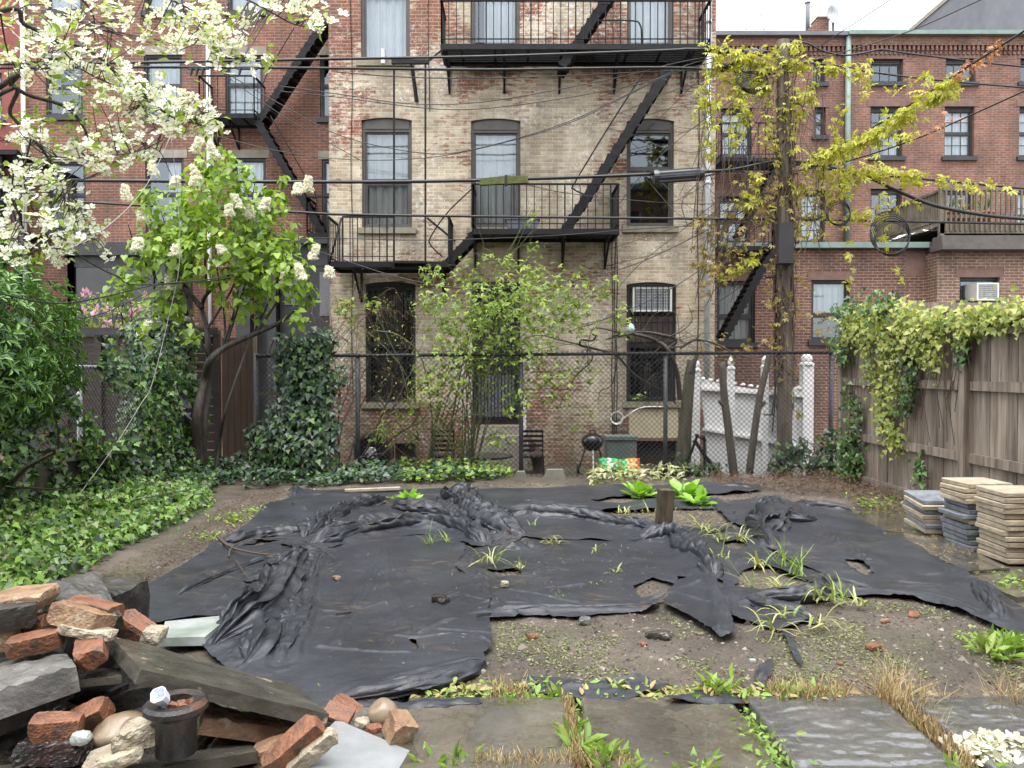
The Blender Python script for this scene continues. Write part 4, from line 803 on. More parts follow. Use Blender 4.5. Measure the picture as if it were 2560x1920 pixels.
for (cx, cy, seq, nm) in ((4.25, 6.47, 'bbbbbbbbbbbbb', 'tall right'), (4.22, 6.95, 'gggggbgggbbbb', 'middle'), (4.16, 7.50, 'bgbbgbg', 'low tilted left')):
    zb = .045; tilt = 7 if nm[0] == 'l' else 0; nb_ = len(seq)
    for i, ch_ in enumerate(seq):
        o = O('paver', pmesh(i*7+int(cx*100)), M['pav_beige' if ch_ == 'b' else 'pav_grey'])
        o.location = (cx+rnd.uniform(-.018, .018)-(.05 if nm == 'middle' and i == 6 else 0)-.02*(i > nb_-5), cy+rnd.uniform(-.018, .018), zb+.046*i+(.05 if tilt else 0)); o.rotation_euler = (rnd.uniform(-.01, .01)+R(tilt)*.8, rnd.uniform(-.01, .01), rnd.uniform(-.05, .05))
        pos = 'topmost' if i == nb_-1 else 'lowest' if i == 0 else None; colr = 'beige' if ch_ == 'b' else 'blue grey'
        if pos: tag(o, f'{pos} {colr} concrete paver of the {nm} stack by the fence', 'paver', f'{colr} pavers {pos} in the {nm} stack')
        else: tag(o, f'{colr} concrete paver within the {nm} stack by the fence', 'paver', f'{colr} pavers inside the {nm} stack')
# ================================================================ black landscape fabric
m, n, b, o = newmat('black_landscape_fabric'); v = coord(n)
col = ramp(n, noise(n, v, 1.6, 5), [(.3, (.017, .0187, .0235)), (.7, (.030, .0328, .0405))])
dm_ = math_(n, 'MULTIPLY', ramp(n, noise(n, v, 1.1, 3), [(.5, (0, 0, 0)), (.66, (1, 1, 1))]), ramp(n, noise(n, coord(n, (1, 3, 1)), 7, 6, .7), [(.52, (0, 0, 0)), (.62, (1, 1, 1))]))
col = mixc(n, math_(n, 'MULTIPLY', dm_, .55), col, (.12, .085, .055)); n.links.new(col, b.inputs['Base Color'])
n.links.new(ramp(n, noise(n, v, 3, 5), [(.3, (.28,)*3), (.7, (.50,)*3)]), b.inputs['Roughness']); b.inputs['Specular IOR Level'].default_value = .42
bump(n, b, math_(n, 'ADD', noise(n, v, 14, 6, .6), math_(n, 'MULTIPLY', noise(n, v, 160, 2), .25)), .5, .014); M['fabric'] = m
RID = []
def ridge(pts, w, h, c=.4, k=1.6): RID.append((np.array([G(*p, .04)[:2] for p in pts]), w*1.1, h*.34, c*.6, k*1.35))
def ROLL(*a): ROLLS.append(a)
ROLLS = []
ridge([(740, 1392), (788, 1372), (933, 1332), (1068, 1314), (1159, 1332), (1215, 1372)], .26, .19, .25, 1.1)
ridge([(553, 1361), (625, 1334), (675, 1316), (757, 1316)], .22, .10, .8); ridge([(775, 1340), (820, 1298), (888, 1268), (969, 1250)], .36, .20, .8); ridge([(700, 1330), (790, 1322), (880, 1318)], .25, .14, .9)
ridge([(1136, 1222), (1160, 1268), (1204, 1314), (1300, 1352)], .40, .24, .8); ridge([(1150, 1340), (1250, 1345), (1330, 1370)], .28, .15, .8); ridge([(1200, 1300), (1313, 1286), (1350, 1292), (1471, 1295), (1607, 1318), (1690, 1332)], .22, .17, .6)
ridge([(752, 1379), (716, 1433), (684, 1487), (644, 1545), (545, 1600)], .30, .20, 1.0, 1.9); ridge([(788, 1383), (752, 1496), (693, 1660)], .2, .11, .2, 2.2); ridge([(660, 1560), (640, 1610), (600, 1640)], .22, .14, .9)
ridge([(955, 1379), (910, 1469), (870, 1555), (842, 1610)], .06, .05, .1, .5); ridge([(969, 1374), (978, 1469), (1023, 1587)], .06, .04, .1, .5); ridge([(1000, 1429), (1105, 1510), (1180, 1469)], .07, .035, .1, .5)
ridge([(890, 1728), (1068, 1694), (1222, 1655)], .14, .10, .4, 1); ridge([(1878, 1256), (1938, 1258), (1930, 1295), (1904, 1330), (1925, 1374)], .34, .22, .5); ridge([(1985, 1252), (2025, 1264), (2120, 1274)], .16, .12, .6)
ridge([(1679, 1329), (1720, 1370), (1765, 1406), (1783, 1438)], .24, .18, .4, 2.2); ridge([(1590, 1336), (1640, 1340), (1700, 1334)], .2, .18, .7); ridge([(1878, 1487), (2045, 1487), (2059, 1451), (2104, 1466), (2195, 1478)], .15, .12, .6)
ridge([(2195, 1478), (2330, 1490), (2440, 1530)], .12, .08, .2, 1); ridge([(2430, 1450), (2480, 1490), (2500, 1550)], .14, .12, .4); ridge([(1227, 1530), (1449, 1521), (1584, 1517), (1675, 1518)], .09, .07, .3, 1); ridge([(740, 1234), (1000, 1236), (1136, 1228)], .14, .06, .5)
ridge([(1300, 1256), (1550, 1264), (1660, 1256), (1780, 1262)], .16, .10, .3, 1); ridge([(734, 1240), (742, 1222)], .1, .2, .5); ridge([(1700, 1215), (1800, 1212), (1890, 1216)], .16, .12, .5); ridge([(1800, 1330), (1900, 1345), (1960, 1362)], .15, .10, .6)
ridge([(300, 1516), (400, 1445), (560, 1356), (690, 1255)], .14, .06, .2, 1); ridge([(400, 1550), (560, 1543)], .08, .05, .2, 1); ridge([(1785, 1440), (1812, 1520), (1800, 1592)], .13, .11, .2, .8); ridge([(1770, 1575), (1830, 1590)], .16, .12, .9); ridge([(1870, 1480), (1960, 1520), (2030, 1548)], .2, .10, .9)
ridge([(600, 1440), (640, 1430), (660, 1450)], .12, .08, .5); ridge([(2050, 1330), (2160, 1400), (2130, 1430)], .1, .05, .6); ridge([(1180, 1360), (1170, 1420), (1210, 1460)], .1, .06, .6); ridge([(2000, 1290), (2200, 1400), (2400, 1500)], .1, .025, .1, .6)
def sdf(px, py, poly):
    n_ = len(poly); d2 = np.full(px.shape, 1e9); ins = np.zeros(px.shape, bool)
    for i in range(n_):
        a, b = poly[i], poly[(i+1) % n_]; e = b-a; wx, wy = px-a[0], py-a[1]
        t = np.clip((wx*e[0]+wy*e[1])/(e @ e+1e-12), 0, 1); d2 = np.minimum(d2, (wx-e[0]*t)**2+(wy-e[1]*t)**2)
        c1 = (a[1] > py) != (b[1] > py)
        ins ^= c1 & (px < (b[0]-a[0])*(py-a[1])/(b[1]-a[1]+1e-12)+a[0])
    d = np.sqrt(d2); return np.where(ins, -d, d)
def ridges_h(x, y, seed):
    H = np.zeros(x.shape)
    cr1 = crumple(x, y, 44, 2.8, 5, .14); cr2 = crumple(x, y, 45, 7.5, 4, .05)
    for (P_, w, h, c, k) in RID:
        mk = (x > P_[:, 0].min()-w) & (x < P_[:, 0].max()+w) & (y > P_[:, 1].min()-w) & (y < P_[:, 1].max()+w)
        if not mk.any(): continue
        xx, yy = x[mk], y[mk]; best = np.full(xx.shape, 1e9); sg = np.zeros(xx.shape); tt = np.zeros(xx.shape); acc = 0
        S_ = np.array([list(q)[:2] for q in spline([(*p, 0) for p in P_], 5)])
        for i in range(len(S_)-1):
            a, e = S_[i], S_[i+1]-S_[i]; L2 = e @ e; wx, wy = xx-a[0], yy-a[1]; t = np.clip((wx*e[0]+wy*e[1])/(L2+1e-12), 0, 1)
            d = np.hypot(wx-e[0]*t, wy-e[1]*t); q = d < best; best = np.where(q, d, best)
            sg = np.where(q, np.sign(e[0]*wy-e[1]*wx)*d, sg); tt = np.where(q, acc+t*math.sqrt(L2), tt); acc += math.sqrt(L2)
        wloc = w*(.75+.35*fbm(tt*2.3+w*50, tt*0, 2, 50)); s = sg/np.maximum(wloc, .02); e = np.clip(1-s*s, 0, 1)**1.6*np.clip(np.minimum(tt, acc-tt)/(w*.8)+.25, 0, 1)
        f = np.abs(np.sin(math.pi*(s*k*.5+.25+.5*fbm(tt*1.6, s*.8, 2, 60)))); f2 = np.abs(np.sin(math.pi*(s*k*.9+.7*fbm(tt*3.1, s*1.1+7, 2, 61))))
        f = tri(s*k*.55+.25+.45*fbm(tt*1.3, s*.8, 2, 60)); f2 = tri(s*k*1.3+.6*fbm(tt*2.3, s*1.1+7, 2, 61)+tt*.3); hh = e**.75*h*(.22+.55*f+.25*f2)+np.clip(c, .12, 1)*e**.6*(h*.8+.012)*(cr1[mk]-.5)*2.2+np.clip(c, 0, 1)*e**.6*.055*(cr2[mk]-.4)
        H[mk] = np.maximum(H[mk], hh)
    return H
rr0 = random.Random(11)
for i_ in range(60):
    px_, py_ = rr0.uniform(380, 2350), rr0.uniform(1235, 1700); an_ = rr0.uniform(0, 6.28); L0 = rr0.uniform(.25, .9); q_ = G(px_, py_)
    e_ = [q_[:2], (q_[0]+L0*.5*math.cos(an_)+rr0.uniform(-.05, .05), q_[1]+L0*.5*math.sin(an_)+rr0.uniform(-.05, .05)), (q_[0]+L0*math.cos(an_), q_[1]+L0*math.sin(an_))]
    RID.append((np.array([list(z_) for z_ in e_]), rr0.uniform(.02, .05), rr0.uniform(.008, .02), .12, .4))
def low(x, y): return .035*fbm(x*.9, y*.9, 3, 3)
def sheet(name, label, polypx, lvl, holes=(), step=.017, seed=0, tear=1., top=None):
    poly = np.array([G(*p, .04)[:2] for p in polypx]); hs_ = [np.array([G(*p, .04)[:2] for p in h]) for h in holes]
    x0, y0 = poly.min(0)-.06; x1, y1 = poly.max(0)+.06; X, Y = np.meshgrid(np.arange(x0, x1, step), np.arange(y0, y1, step)); sh = X.shape
    X, Y = X.ravel(), Y.ravel(); D_ = sdf(X, Y, poly)
    for h in hs_: D_ = np.maximum(D_, -sdf(X, Y, h)-.0)
    D_ = D_+tear*(.035*fbm(X*5, Y*5, 3, 70+seed)+.018*fbm(X*19, Y*19, 2, 71+seed))
    Dg = D_.reshape(sh); gyv, gxv = np.gradient(Dg, step); inn = Dg < 0
    ii = np.arange(X.size).reshape(sh); q = np.stack([ii[:-1, :-1], ii[:-1, 1:], ii[1:, 1:], ii[1:, :-1]], -1).reshape(-1, 4)
    q = q[inn.ravel()[q].any(1)]
    g2 = np.hypot(gxv, gyv).ravel()+1e-6; mv = np.clip(D_, 0, step*1.5)/np.maximum(g2, .4)/np.maximum(g2, .4)
    X2 = X-gxv.ravel()*mv; Y2 = Y-gyv.ravel()*mv
    edge = np.clip(1+D_/.10, 0, 1)
    Z = low(X2, Y2)+.024+lvl*.006+.007*(1-np.abs(fbm(X2*2.2, Y2*1.1, 3, 80+seed))*2)*.8+.004*fbm(X2*6, Y2*6, 3, 81)
    Z += .020*(crumple(X2, Y2, 200+seed, .55, 6, .5)-.45)*np.clip(.5+fbm(X2*.8, Y2*.8, 2, 9+seed)*1.5, .1, 1)+ridges_h(X2, Y2, seed)+edge**2*.05*np.clip(fbm(X2*2.5, Y2*2.5, 2, 90+seed)-.05, 0, 1)-edge**2*.008
    if top: Z = np.maximum(Z, top(X2, Y2))
    us = np.unique(q); mp = np.full(X.size, -1); mp[us] = np.arange(len(us))
    o = NP(name, np.stack([X2, Y2, Z], -1)[us], mp[q], M['fabric'], None, True)
    return tag(o, label, 'landscape fabric', 'torn pieces of black landscape fabric')
sheet('landscape_fabric', 'large front panel of black landscape fabric with a pinned right edge', [(752, 1372), (820, 1350), (950, 1345), (1080, 1335), (1172, 1361), (1150, 1395), (1165, 1432), (1205, 1448), (1221, 1470), (1226, 1530), (1229, 1610), (1208, 1628), (1224, 1655), (1160, 1690), (1060, 1722), (900, 1742), (830, 1752), (740, 1765), (640, 1720), (570, 1670), (525, 1632), (485, 1600), (560, 1545), (640, 1470), (700, 1420)], 3, [[(1022, 1592), (1043, 1594), (1050, 1618), (1034, 1622)]], .0095, 1, .5)
sheet('landscape_fabric', 'left wing of black landscape fabric stretching towards the ivy', [(300, 1512), (345, 1545), (392, 1555), (560, 1542), (640, 1490), (700, 1430), (760, 1375), (800, 1340), (780, 1300), (760, 1262), (720, 1240), (690, 1255), (640, 1290), (560, 1350), (480, 1402), (400, 1440), (340, 1478)], 1, [[(560, 1368), (616, 1345), (700, 1347), (650, 1362)], [(600, 1455), (660, 1455), (690, 1468), (640, 1474)]], .0115, 2, .5)
sheet('landscape_fabric', 'rear band of black landscape fabric crumpled below the chain link fence', [(722, 1228), (738, 1222), (880, 1222), (1130, 1216), (1300, 1218), (1500, 1211), (1600, 1216), (1700, 1205), (1880, 1208), (1905, 1220), (1760, 1236), (1830, 1262), (1840, 1300), (1800, 1330), (1690, 1335), (1600, 1345), (1330, 1350), (1180, 1372), (1100, 1340), (940, 1348), (800, 1384), (755, 1392), (700, 1360), (740, 1290)], 2, [[(1318, 1278), (1500, 1273), (1640, 1270), (1790, 1270), (1826, 1302), (1815, 1320), (1720, 1312), (1600, 1302), (1471, 1286), (1340, 1284)], [(1471, 1249), (1570, 1238), (1650, 1244), (1560, 1253)]], .0125, 3, .7)
sheet('landscape_fabric', 'flat middle piece of black landscape fabric with sandy dirt streaks', [(1175, 1345), (1300, 1325), (1450, 1312), (1600, 1325), (1700, 1335), (1760, 1380), (1790, 1440), (1740, 1440), (1690, 1440), (1690, 1450), (1661, 1495), (1640, 1510), (1675, 1520), (1560, 1528), (1440, 1538), (1330, 1536), (1215, 1545), (1200, 1470), (1180, 1448), (1145, 1430), (1140, 1395)], 1, [[(1215, 1417), (1290, 1412), (1308, 1435), (1250, 1446), (1232, 1432)], [(1584, 1458), (1630, 1440), (1684, 1452), (1661, 1490), (1607, 1490)]], .012, 4, .8)
sheet('landscape_fabric', 'shredded black landscape fabric among the drooping bulbs right of the stake', [(1690, 1325), (1800, 1315), (1900, 1320), (1930, 1380), (1970, 1405), (2060, 1430), (2070, 1490), (1990, 1500), (2036, 1550), (1946, 1572), (1828, 1535), (1790, 1500), (1810, 1440), (1760, 1400)], 0, [[(1850, 1424), (1923, 1420), (2025, 1448), (2030, 1474), (1923, 1474), (1840, 1456)], [(1800, 1350), (1860, 1350), (1870, 1368), (1820, 1372)]], .012, 5, 1.3)
sheet('landscape_fabric', 'right band of black landscape fabric running down to the frame edge', [(1820, 1252), (1870, 1245), (1945, 1250), (2030, 1262), (2120, 1272), (2200, 1320), (2300, 1370), (2420, 1440), (2560, 1510), (2760, 1600), (2740, 1650), (2560, 1590), (2420, 1530), (2330, 1502), (2280, 1490), (2200, 1488), (2130, 1490), (2060, 1475), (2050, 1432), (1970, 1402), (1920, 1375), (1890, 1330), (1830, 1300)], 2, [[(2110, 1400), (2150, 1402), (2185, 1430), (2170, 1436), (2140, 1428)]], .0125, 6, .6)
sheet('landscape_fabric', 'loose torn triangle of black landscape fabric over bare soil', [(1745, 1420), (1785, 1438), (1842, 1588), (1800, 1598), (1760, 1562), (1655, 1508), (1690, 1450), (1730, 1440)], 4, [], .0125, 7, .4)
for i, (pl, lab) in enumerate((([(1955, 1575), (1978, 1578), (2014, 1650), (2005, 1668), (1982, 1640)], 'narrow black fabric strip pointing down on the soil'), ([(1650, 1745), (1760, 1700), (1850, 1708), (1885, 1738), (1820, 1746)], 'crumpled black fabric scrap behind the green weeds'),
        ([(1882, 1695), (1898, 1650), (1930, 1636), (1932, 1652), (1910, 1702)], 'small upright curl of torn black fabric'), ([(1275, 1690), (1340, 1683), (1480, 1700), (1600, 1690), (1670, 1702), (1560, 1740), (1340, 1722)], 'long thin scrap of black fabric half buried in soil'), ([(820, 1735), (1000, 1745), (1200, 1735), (1210, 1750), (1000, 1762), (830, 1752)], 'folded black fabric edge beside the paving'))):
    ridge([pl[0], tuple(np.mean(pl, 0)), pl[len(pl)//2]], .1, .035, .7); sheet('landscape_fabric', lab, pl, 0, [], .011, 10+i, .5)
def cloth_roll(label, px, w, h, n_f, twist, seed):
    L_ = np.array([list(q)[:2] for q in spline([G(*p, .04) for p in px], 40)]); seg = np.hypot(*np.diff(L_, axis=0).T); T_ = np.concatenate([[0], np.cumsum(seg)]); tot = T_[-1]
    tt = np.arange(0, tot, .011); cx, cy = np.interp(tt, T_, L_[:, 0]), np.interp(tt, T_, L_[:, 1]); dx, dy = np.gradient(cx), np.gradient(cy); dl = np.hypot(dx, dy); nx_, ny_ = -dy/dl, dx/dl
    ph = np.linspace(0, math.pi, 56); Tt, Ph = np.meshgrid(tt, ph, indexing='ij'); u0 = n_f*Ph/math.pi+twist*Tt+.9*fbm(Tt*1.4+seed, Ph*.9, 3, seed)
    en = np.clip(np.minimum(Tt, tot-Tt)/(w*1.2), 0, 1)**.5; wob = .75+.45*fbm(Tt*1.9+seed*3, Tt*0, 2, seed+5)
    f = np.abs(np.sin(math.pi*u0))**.8; r = (.62+.38*f)*(.86+.3*(crumple(Tt*1.0+seed, Ph*w*1.4, seed, 4.5, 4, .1)-.45)); over = .26*np.sin(2*math.pi*u0+1)*np.sin(Ph)
    ang = Ph+over; W_, H_ = w*en*wob*r, h*en*(.6+.5*wob)*r; off = W_*np.cos(ang); X = cx[:, None]+nx_[:, None]*off; Y = cy[:, None]+ny_[:, None]*off
    Z = low(X, Y)+.022+H_*np.sin(np.clip(ang, 0, math.pi))-.012*(np.abs(Ph-math.pi/2) > 1.5)
    n0, n1 = Tt.shape; ii = np.arange(n0*n1).reshape(n0, n1)
    o = NP('landscape_fabric', np.stack([X, Y, Z], -1).reshape(-1, 3), np.stack([ii[:-1, :-1], ii[:-1, 1:], ii[1:, 1:], ii[1:, :-1]], -1).reshape(-1, 4), M['fabric'], None, True)
    return tag(o, label, 'landscape fabric', 'bunched rolls of black landscape fabric')
for i, (lab, px, w, h, nf, tw_) in enumerate((
    ('long folded roll of black fabric arching across the middle of the yard', [(770, 1378), (850, 1352), (940, 1330), (1068, 1314), (1159, 1330), (1215, 1366)], .17, .17, 2.4, .35),
    ('rope of bunched black fabric running right to the stake', [(1190, 1300), (1313, 1286), (1400, 1292), (1480, 1297), (1607, 1318), (1680, 1334)], .13, .13, 3, .8), ('crumpled heap of black fabric behind the arching roll', [(1130, 1228), (1160, 1262), (1190, 1296), (1240, 1326), (1310, 1352)], .26, .2, 4, .6),
    ('gathered black fabric beside the crumpled heap', [(1220, 1268), (1240, 1300), (1200, 1330), (1150, 1345)], .18, .15, 3.4, .9), ('crumpled black fabric left of the hosta', [(760, 1345), (800, 1310), (850, 1285), (900, 1268), (975, 1250)], .22, .16, 4, .7), ('low crumpled black fabric at the left wing', [(560, 1362), (640, 1338), (720, 1328), (800, 1326)], .13, .08, 3, 1.),
    ('diagonal bunch of black fabric at the front left', [(770, 1384), (735, 1420), (700, 1465), (665, 1515), (610, 1570), (530, 1612)], .19, .16, 4, .5), ('long pleat of black fabric beside the diagonal bunch', [(800, 1388), (770, 1465), (735, 1550), (690, 1650)], .10, .07, 2.6, .2), ('gathered front corner of the diagonal fabric bunch', [(640, 1545), (660, 1590), (640, 1640), (600, 1665)], .13, .10, 3.4, .6),
    ('twisted rope of black fabric running forward from the stake', [(1690, 1335), (1725, 1372), (1762, 1408), (1785, 1445)], .14, .14, 3.4, .9), ('black fabric gathered round the foot of the stake', [(1600, 1345), (1640, 1338), (1690, 1338), (1725, 1346)], .13, .14, 3, 1.), ('tall fold of black fabric in the right band', [(1880, 1258), (1930, 1262), (1925, 1300), (1905, 1335), (1930, 1376)], .20, .16, 3, .4), ('rolled edge of black fabric below the drooping bulbs', [(1880, 1488), (1980, 1492), (2050, 1484), (2062, 1452), (2110, 1466), (2200, 1480)], .10, .08, 2.6, .6),
    ('loose pleat of black fabric across the left wing', [(440, 1490), (540, 1440), (640, 1405), (720, 1392)], .08, .05, 2.4, .3), ('crumpled scrap of black fabric in front of the hosta', [(985, 1262), (1040, 1275), (1110, 1290), (1150, 1310)], .16, .12, 3.4, .8), ('wavy front hem of the big black fabric panel', [(840, 1738), (940, 1728), (1060, 1704), (1150, 1678), (1215, 1650)], .07, .05, 2.4, .6), ('curled hem of the flat middle fabric piece', [(1232, 1532), (1330, 1526), (1450, 1522), (1560, 1518), (1650, 1508)], .045, .04, 2, .5),
    ('rumpled black fabric beside the tall fold in the right band', [(1950, 1290), (1990, 1300), (2040, 1296)], .13, .09, 3, .8), ('gathered black fabric at the far right end of the band', [(2430, 1452), (2470, 1490), (2500, 1545)], .11, .09, 2.6, .5), ('small fold of black fabric at the back right', [(1990, 1252), (2030, 1264), (2130, 1275)], .10, .09, 2.6, .8), ('wrinkled black fabric shred near the narrow strip', [(1860, 1492), (1940, 1520), (2010, 1540), (2040, 1552)], .10, .07, 3, .9))): cloth_roll(lab, px, w*1.32, h*1.2, nf*1.1, tw_, 300+i*7)
# wooden stake, staples, debris
M['stake'] = P('wet_rotten_stake', [(.03, .02, .012), (.06, .045, .025), (.10, .085, .05)], 6, (.5, .8), .8, 20, stretch=(2, 2, .5), dist=.01)
g0 = G(1660, 1325, .05); rock('stake', 'short rotten wooden stake standing in the black fabric', 'stake', (g0.x, g0.y, .2), (.15, .11, .50), (3, 4, 12), M['stake'], 3, .04, .04, 3, 10)
for i, (px, py, lab) in enumerate(((1210, 1545, 'wire staple at the right edge of the front fabric panel'), (858, 1542, 'wire staple in the middle of the front fabric panel'))):
    c = G(px, py, .06); tag(O('wire_staple', MB().tube([c+Vector((-.05, 0, .01)), c+Vector((.04, 0, .02)), c+Vector((.045, .03, .02)), c+Vector((-.05, .03, .01))], .0035, 5), M['iron']), lab, 'staple')
M['poop'] = P('dark_wet_clod', [(.012, .009, .008), (.03, .022, .018)], 9, (.2, .4), .9, 50)
DB = [('clod', 'dark wet clod lying on the front fabric panel', 1097, 1512, (.10, .07, .045), 'poop'), ('clod', 'smaller dark clod in two lumps beside it on the fabric', 1110, 1518, (.07, .06, .04), 'poop'), ('stone', 'pale flat stone at the edge of the bare soil', 1462, 1549, (.12, .07, .04), 'greystone'), ('brick_chip', 'bright orange brick chip on the bare soil left', 1330, 1584, (.085, .05, .03), 'loosebrick'),
      ('stone', 'dark flat stone left of the torn fabric triangle', 1645, 1587, (.15, .07, .05), 'slate'), ('brick_chip', 'pink brick chip on the right of the bare soil', 2185, 1618, (.085, .06, .04), 'loosebrick'), ('brick_chip', 'dull red brick fragment near the right fabric band', 2284, 1533, (.10, .06, .035), 'loosebrick'), ('brick_chip', 'small orange brick chip below the dark flat stone', 1609, 1604, (.04, .035, .025), 'loosebrick'),
      ('brick_chip', 'tiny pink chip in the soil near the narrow fabric strip', 2100, 1648, (.035, .03, .02), 'loosebrick'), ('stone', 'pale pebble beside the sandy streak on the middle fabric', 1262, 1478, (.055, .045, .04), 'rubbleconc'), ('stone', 'white pebble near the front right corner of the fabric', 1205, 1668, (.035, .03, .025), 'rubbleconc'), ('stone', 'beige stone at the front fabric edge by the weeds', 1052, 1712, (.085, .06, .045), 'rubbleconc'), ('stone', 'small pale stone on the seam of the front fabric', 842, 1452, (.09, .05, .03), 'cobble'),
      ('stone', 'white stone below the torn fabric triangle', 1882, 1644, (.035, .03, .02), 'marble'), ('brick_chip', 'red chip behind the narrow fabric strip', 2214, 1549, (.06, .04, .03), 'dullbrick')]
for i, (nm, lab, px, py, dm, mt) in enumerate(DB):
    c = G(px, py, .03); fab = mt in ('poop', 'cobble') or 'middle fabric' in lab; c.z = gh(c.x, c.y)+dm[2]*.3 if not fab else low(np.array([c.x]), np.array([c.y]))[0]+.05+dm[2]*.3
    rock(nm, lab, nm.replace('_', ' '), c, dm, (0, 5, i*40), M[mt], 120+i, .35, .12, 5, 6)
# pale board at the back edge of the fabric
a, b_ = G(862, 1232, .03), G(1000, 1226, .03); a.z = b_.z = .06; tag(O('wooden_board', MB().bar(a, b_, .09, .03), M['pav_beige']), 'pale narrow board at the back edge of the fabric', 'board')
# loose scatter: gravel and bark, seedlings, dead leaves
rg = np.random.default_rng(7)
def inpoly(x, y, px): return sdf(x, y, np.array([G(*p)[:2] for p in px])) < 0
SOILP = [(250, 1500), (560, 1260), (740, 1215), (1900, 1200), (2250, 1300), (2650, 1500), (2650, 1650), (2500, 1760), (900, 1760), (640, 1700)]
def scatter(n_, x0, x1, y0, y1, poly):
    x = rg.uniform(x0, x1, n_); y = rg.uniform(y0, y1, n_); k = inpoly(x, y, poly); return x[k], y[k]
def chips(name, n_, mat, lab, cat, size, poly, flat=.5, pts=None):
    x, y = scatter(n_, -4, 4.6, 3.75, 11.5, poly) if pts is None else pts
    z = ground_h(x, y); k = len(x); base = np.array([(1, 0, -.3), (-.5, .8, -.3), (-.5, -.8, -.3), (.1, .1, 1)]); s = size*rg.lognormal(0, .5, k)
    a = rg.uniform(0, 6.28, k); ca, sa = np.cos(a), np.sin(a); jit = rg.uniform(.5, 1.4, (k, 4, 3)); V = base[None]*jit
    vx = (V[..., 0]*ca[:, None]-V[..., 1]*sa[:, None])*s[:, None]+x[:, None]; vy = (V[..., 0]*sa[:, None]+V[..., 1]*ca[:, None])*s[:, None]+y[:, None]; vz = V[..., 2]*s[:, None]*flat+z[:, None]+.002
    F = np.array([(0, 1, 3), (1, 2, 3), (2, 0, 3)]); f = (F[None]+4*np.arange(k)[:, None, None]).reshape(-1, 3)
    o = NP(name, np.stack([vx, vy, vz], -1).reshape(-1, 3), f, mat); return tag(o, lab, cat, None, 'stuff')
chips('gravel', 16000, LEAF('gravel_mix', [(.05, .04, .03), (.11, .09, .07), (.04, .03, .022), (.17, .145, .115), (.07, .055, .04), (.32, .28, .22)], .7, 0), 'small stones and bark bits strewn over the bare soil', 'gravel', .0085, SOILP)
chips('gravel', 9000, LEAF('pale_chips', [(.12, .10, .08), (.30, .26, .2), (.2, .17, .13), (.06, .05, .04), (.42, .38, .3)], .7, 0), 'pale chips and grit on the bare front soil', 'gravel', .0075, [(1240, 1550), (1500, 1560), (1660, 1530), (1800, 1610), (2040, 1580), (2200, 1510), (2330, 1520), (2650, 1640), (2600, 1750), (1000, 1755), (1240, 1660)])
chips('rubble_chips', 900, LEAF('rubble_bits', [(.2, .07, .03), (.3, .25, .18), (.08, .075, .065), (.13, .06, .035), (.4, .36, .28)], .8, 0), 'chips of brick and mortar around the foot of the rubble pile', 'rubble', .016, [(560, 1640), (860, 1725), (1060, 1760), (1060, 1850), (1000, 1920), (600, 1920)], .7, (lambda q: (q[0], q[1]))((np.random.default_rng(5).uniform(-1.45, -.42, 900), np.random.default_rng(6).uniform(3.35, 4.2, 900))))
chips('gravel', 2600, LEAF('bed_stones', [(.10, .09, .075), (.2, .175, .14), (.06, .05, .042), (.33, .29, .23), (.16, .07, .04)], .7, 0), 'larger scattered pebbles on the bare soil bed', 'gravel', .014, [(1240, 1550), (1500, 1560), (1660, 1530), (1800, 1610), (2040, 1580), (2200, 1510), (2330, 1520), (2650, 1640), (2600, 1750), (1000, 1755), (1240, 1660)])
chips('soil_crumbs', 26000, LEAF('crumbs', [(.025, .02, .016), (.05, .04, .03), (.075, .06, .046)], .8, 0), 'dark crumbs of soil over the bare bed', 'soil', .008, SOILP, .5)
# ================================================================ leaf tools
def half(pts):
    """leaf from its right-hand outline (first and last point on the midrib)"""
    k = len(pts); v = [(x, y, z) for x, y, z in pts]+[(-x, y, z) for x, y, z in pts[1:-1]]
    return np.array(v, float), np.array([list(range(k)), [0]+[k-1]+list(range(2*k-3, k-1, -1))])
IVY = half([(0, 0, 0), (.28, -.12, .03), (.52, .2, .06), (.27, .4, .03), (.2, .62, .0), (0, 1, -.1)])
HEART = half([(0, .05, 0), (.26, -.06, .05), (.42, .22, .09), (.3, .6, .04), (0, 1.05, -.14)])
OVAL = half([(0, 0, 0), (.2, .28, .07), (.2, .62, .05), (0, 1, -.12)])
LONG = half([(0, 0, 0), (.13, .3, .05), (.13, .65, .03), (0, 1, -.15)])
LONG2 = half([(0, .08, 0), (.12, .35, .05), (.16, .68, .03), (0, 1, -.15)])
BRACT = half([(0, 0, 0), (.26, .3, .03), (.44, .68, .1), (.28, 1.0, .08), (0, .92, .02)])
DIAM = half([(0, 0, 0), (.24, .45, .06), (0, 1, -.08)])
def multi(t, angs, sc=None, tilt=0.):
    V, F = [], []; n_ = 0
    for i, a in enumerate(angs):
        s = 1 if sc is None else sc[i]; v = t[0]*s; ca, sa = math.cos(a), math.sin(a)
        r_ = np.stack([v[:, 0]*ca-v[:, 1]*sa, v[:, 0]*sa+v[:, 1]*ca, v[:, 2]+tilt*np.hypot(v[:, 0], v[:, 1])], -1); V.append(r_); F.append(t[1]+n_); n_ += len(v)
    return np.concatenate(V), np.concatenate(F)
PALM = multi(LONG2, [-1.35, -.68, 0, .68, 1.35], [.62, .88, 1, .88, .62], -.14)
FLOWER = multi(BRACT, [0, math.pi/2, math.pi, 3*math.pi/2], [1, .85, 1, .85], .18)
TRI = multi(OVAL, [-1.1, 0, 1.1], [.8, 1, .8], -.05)
def unit(a): return a/np.maximum(np.linalg.norm(a, axis=-1, keepdims=True), 1e-9)
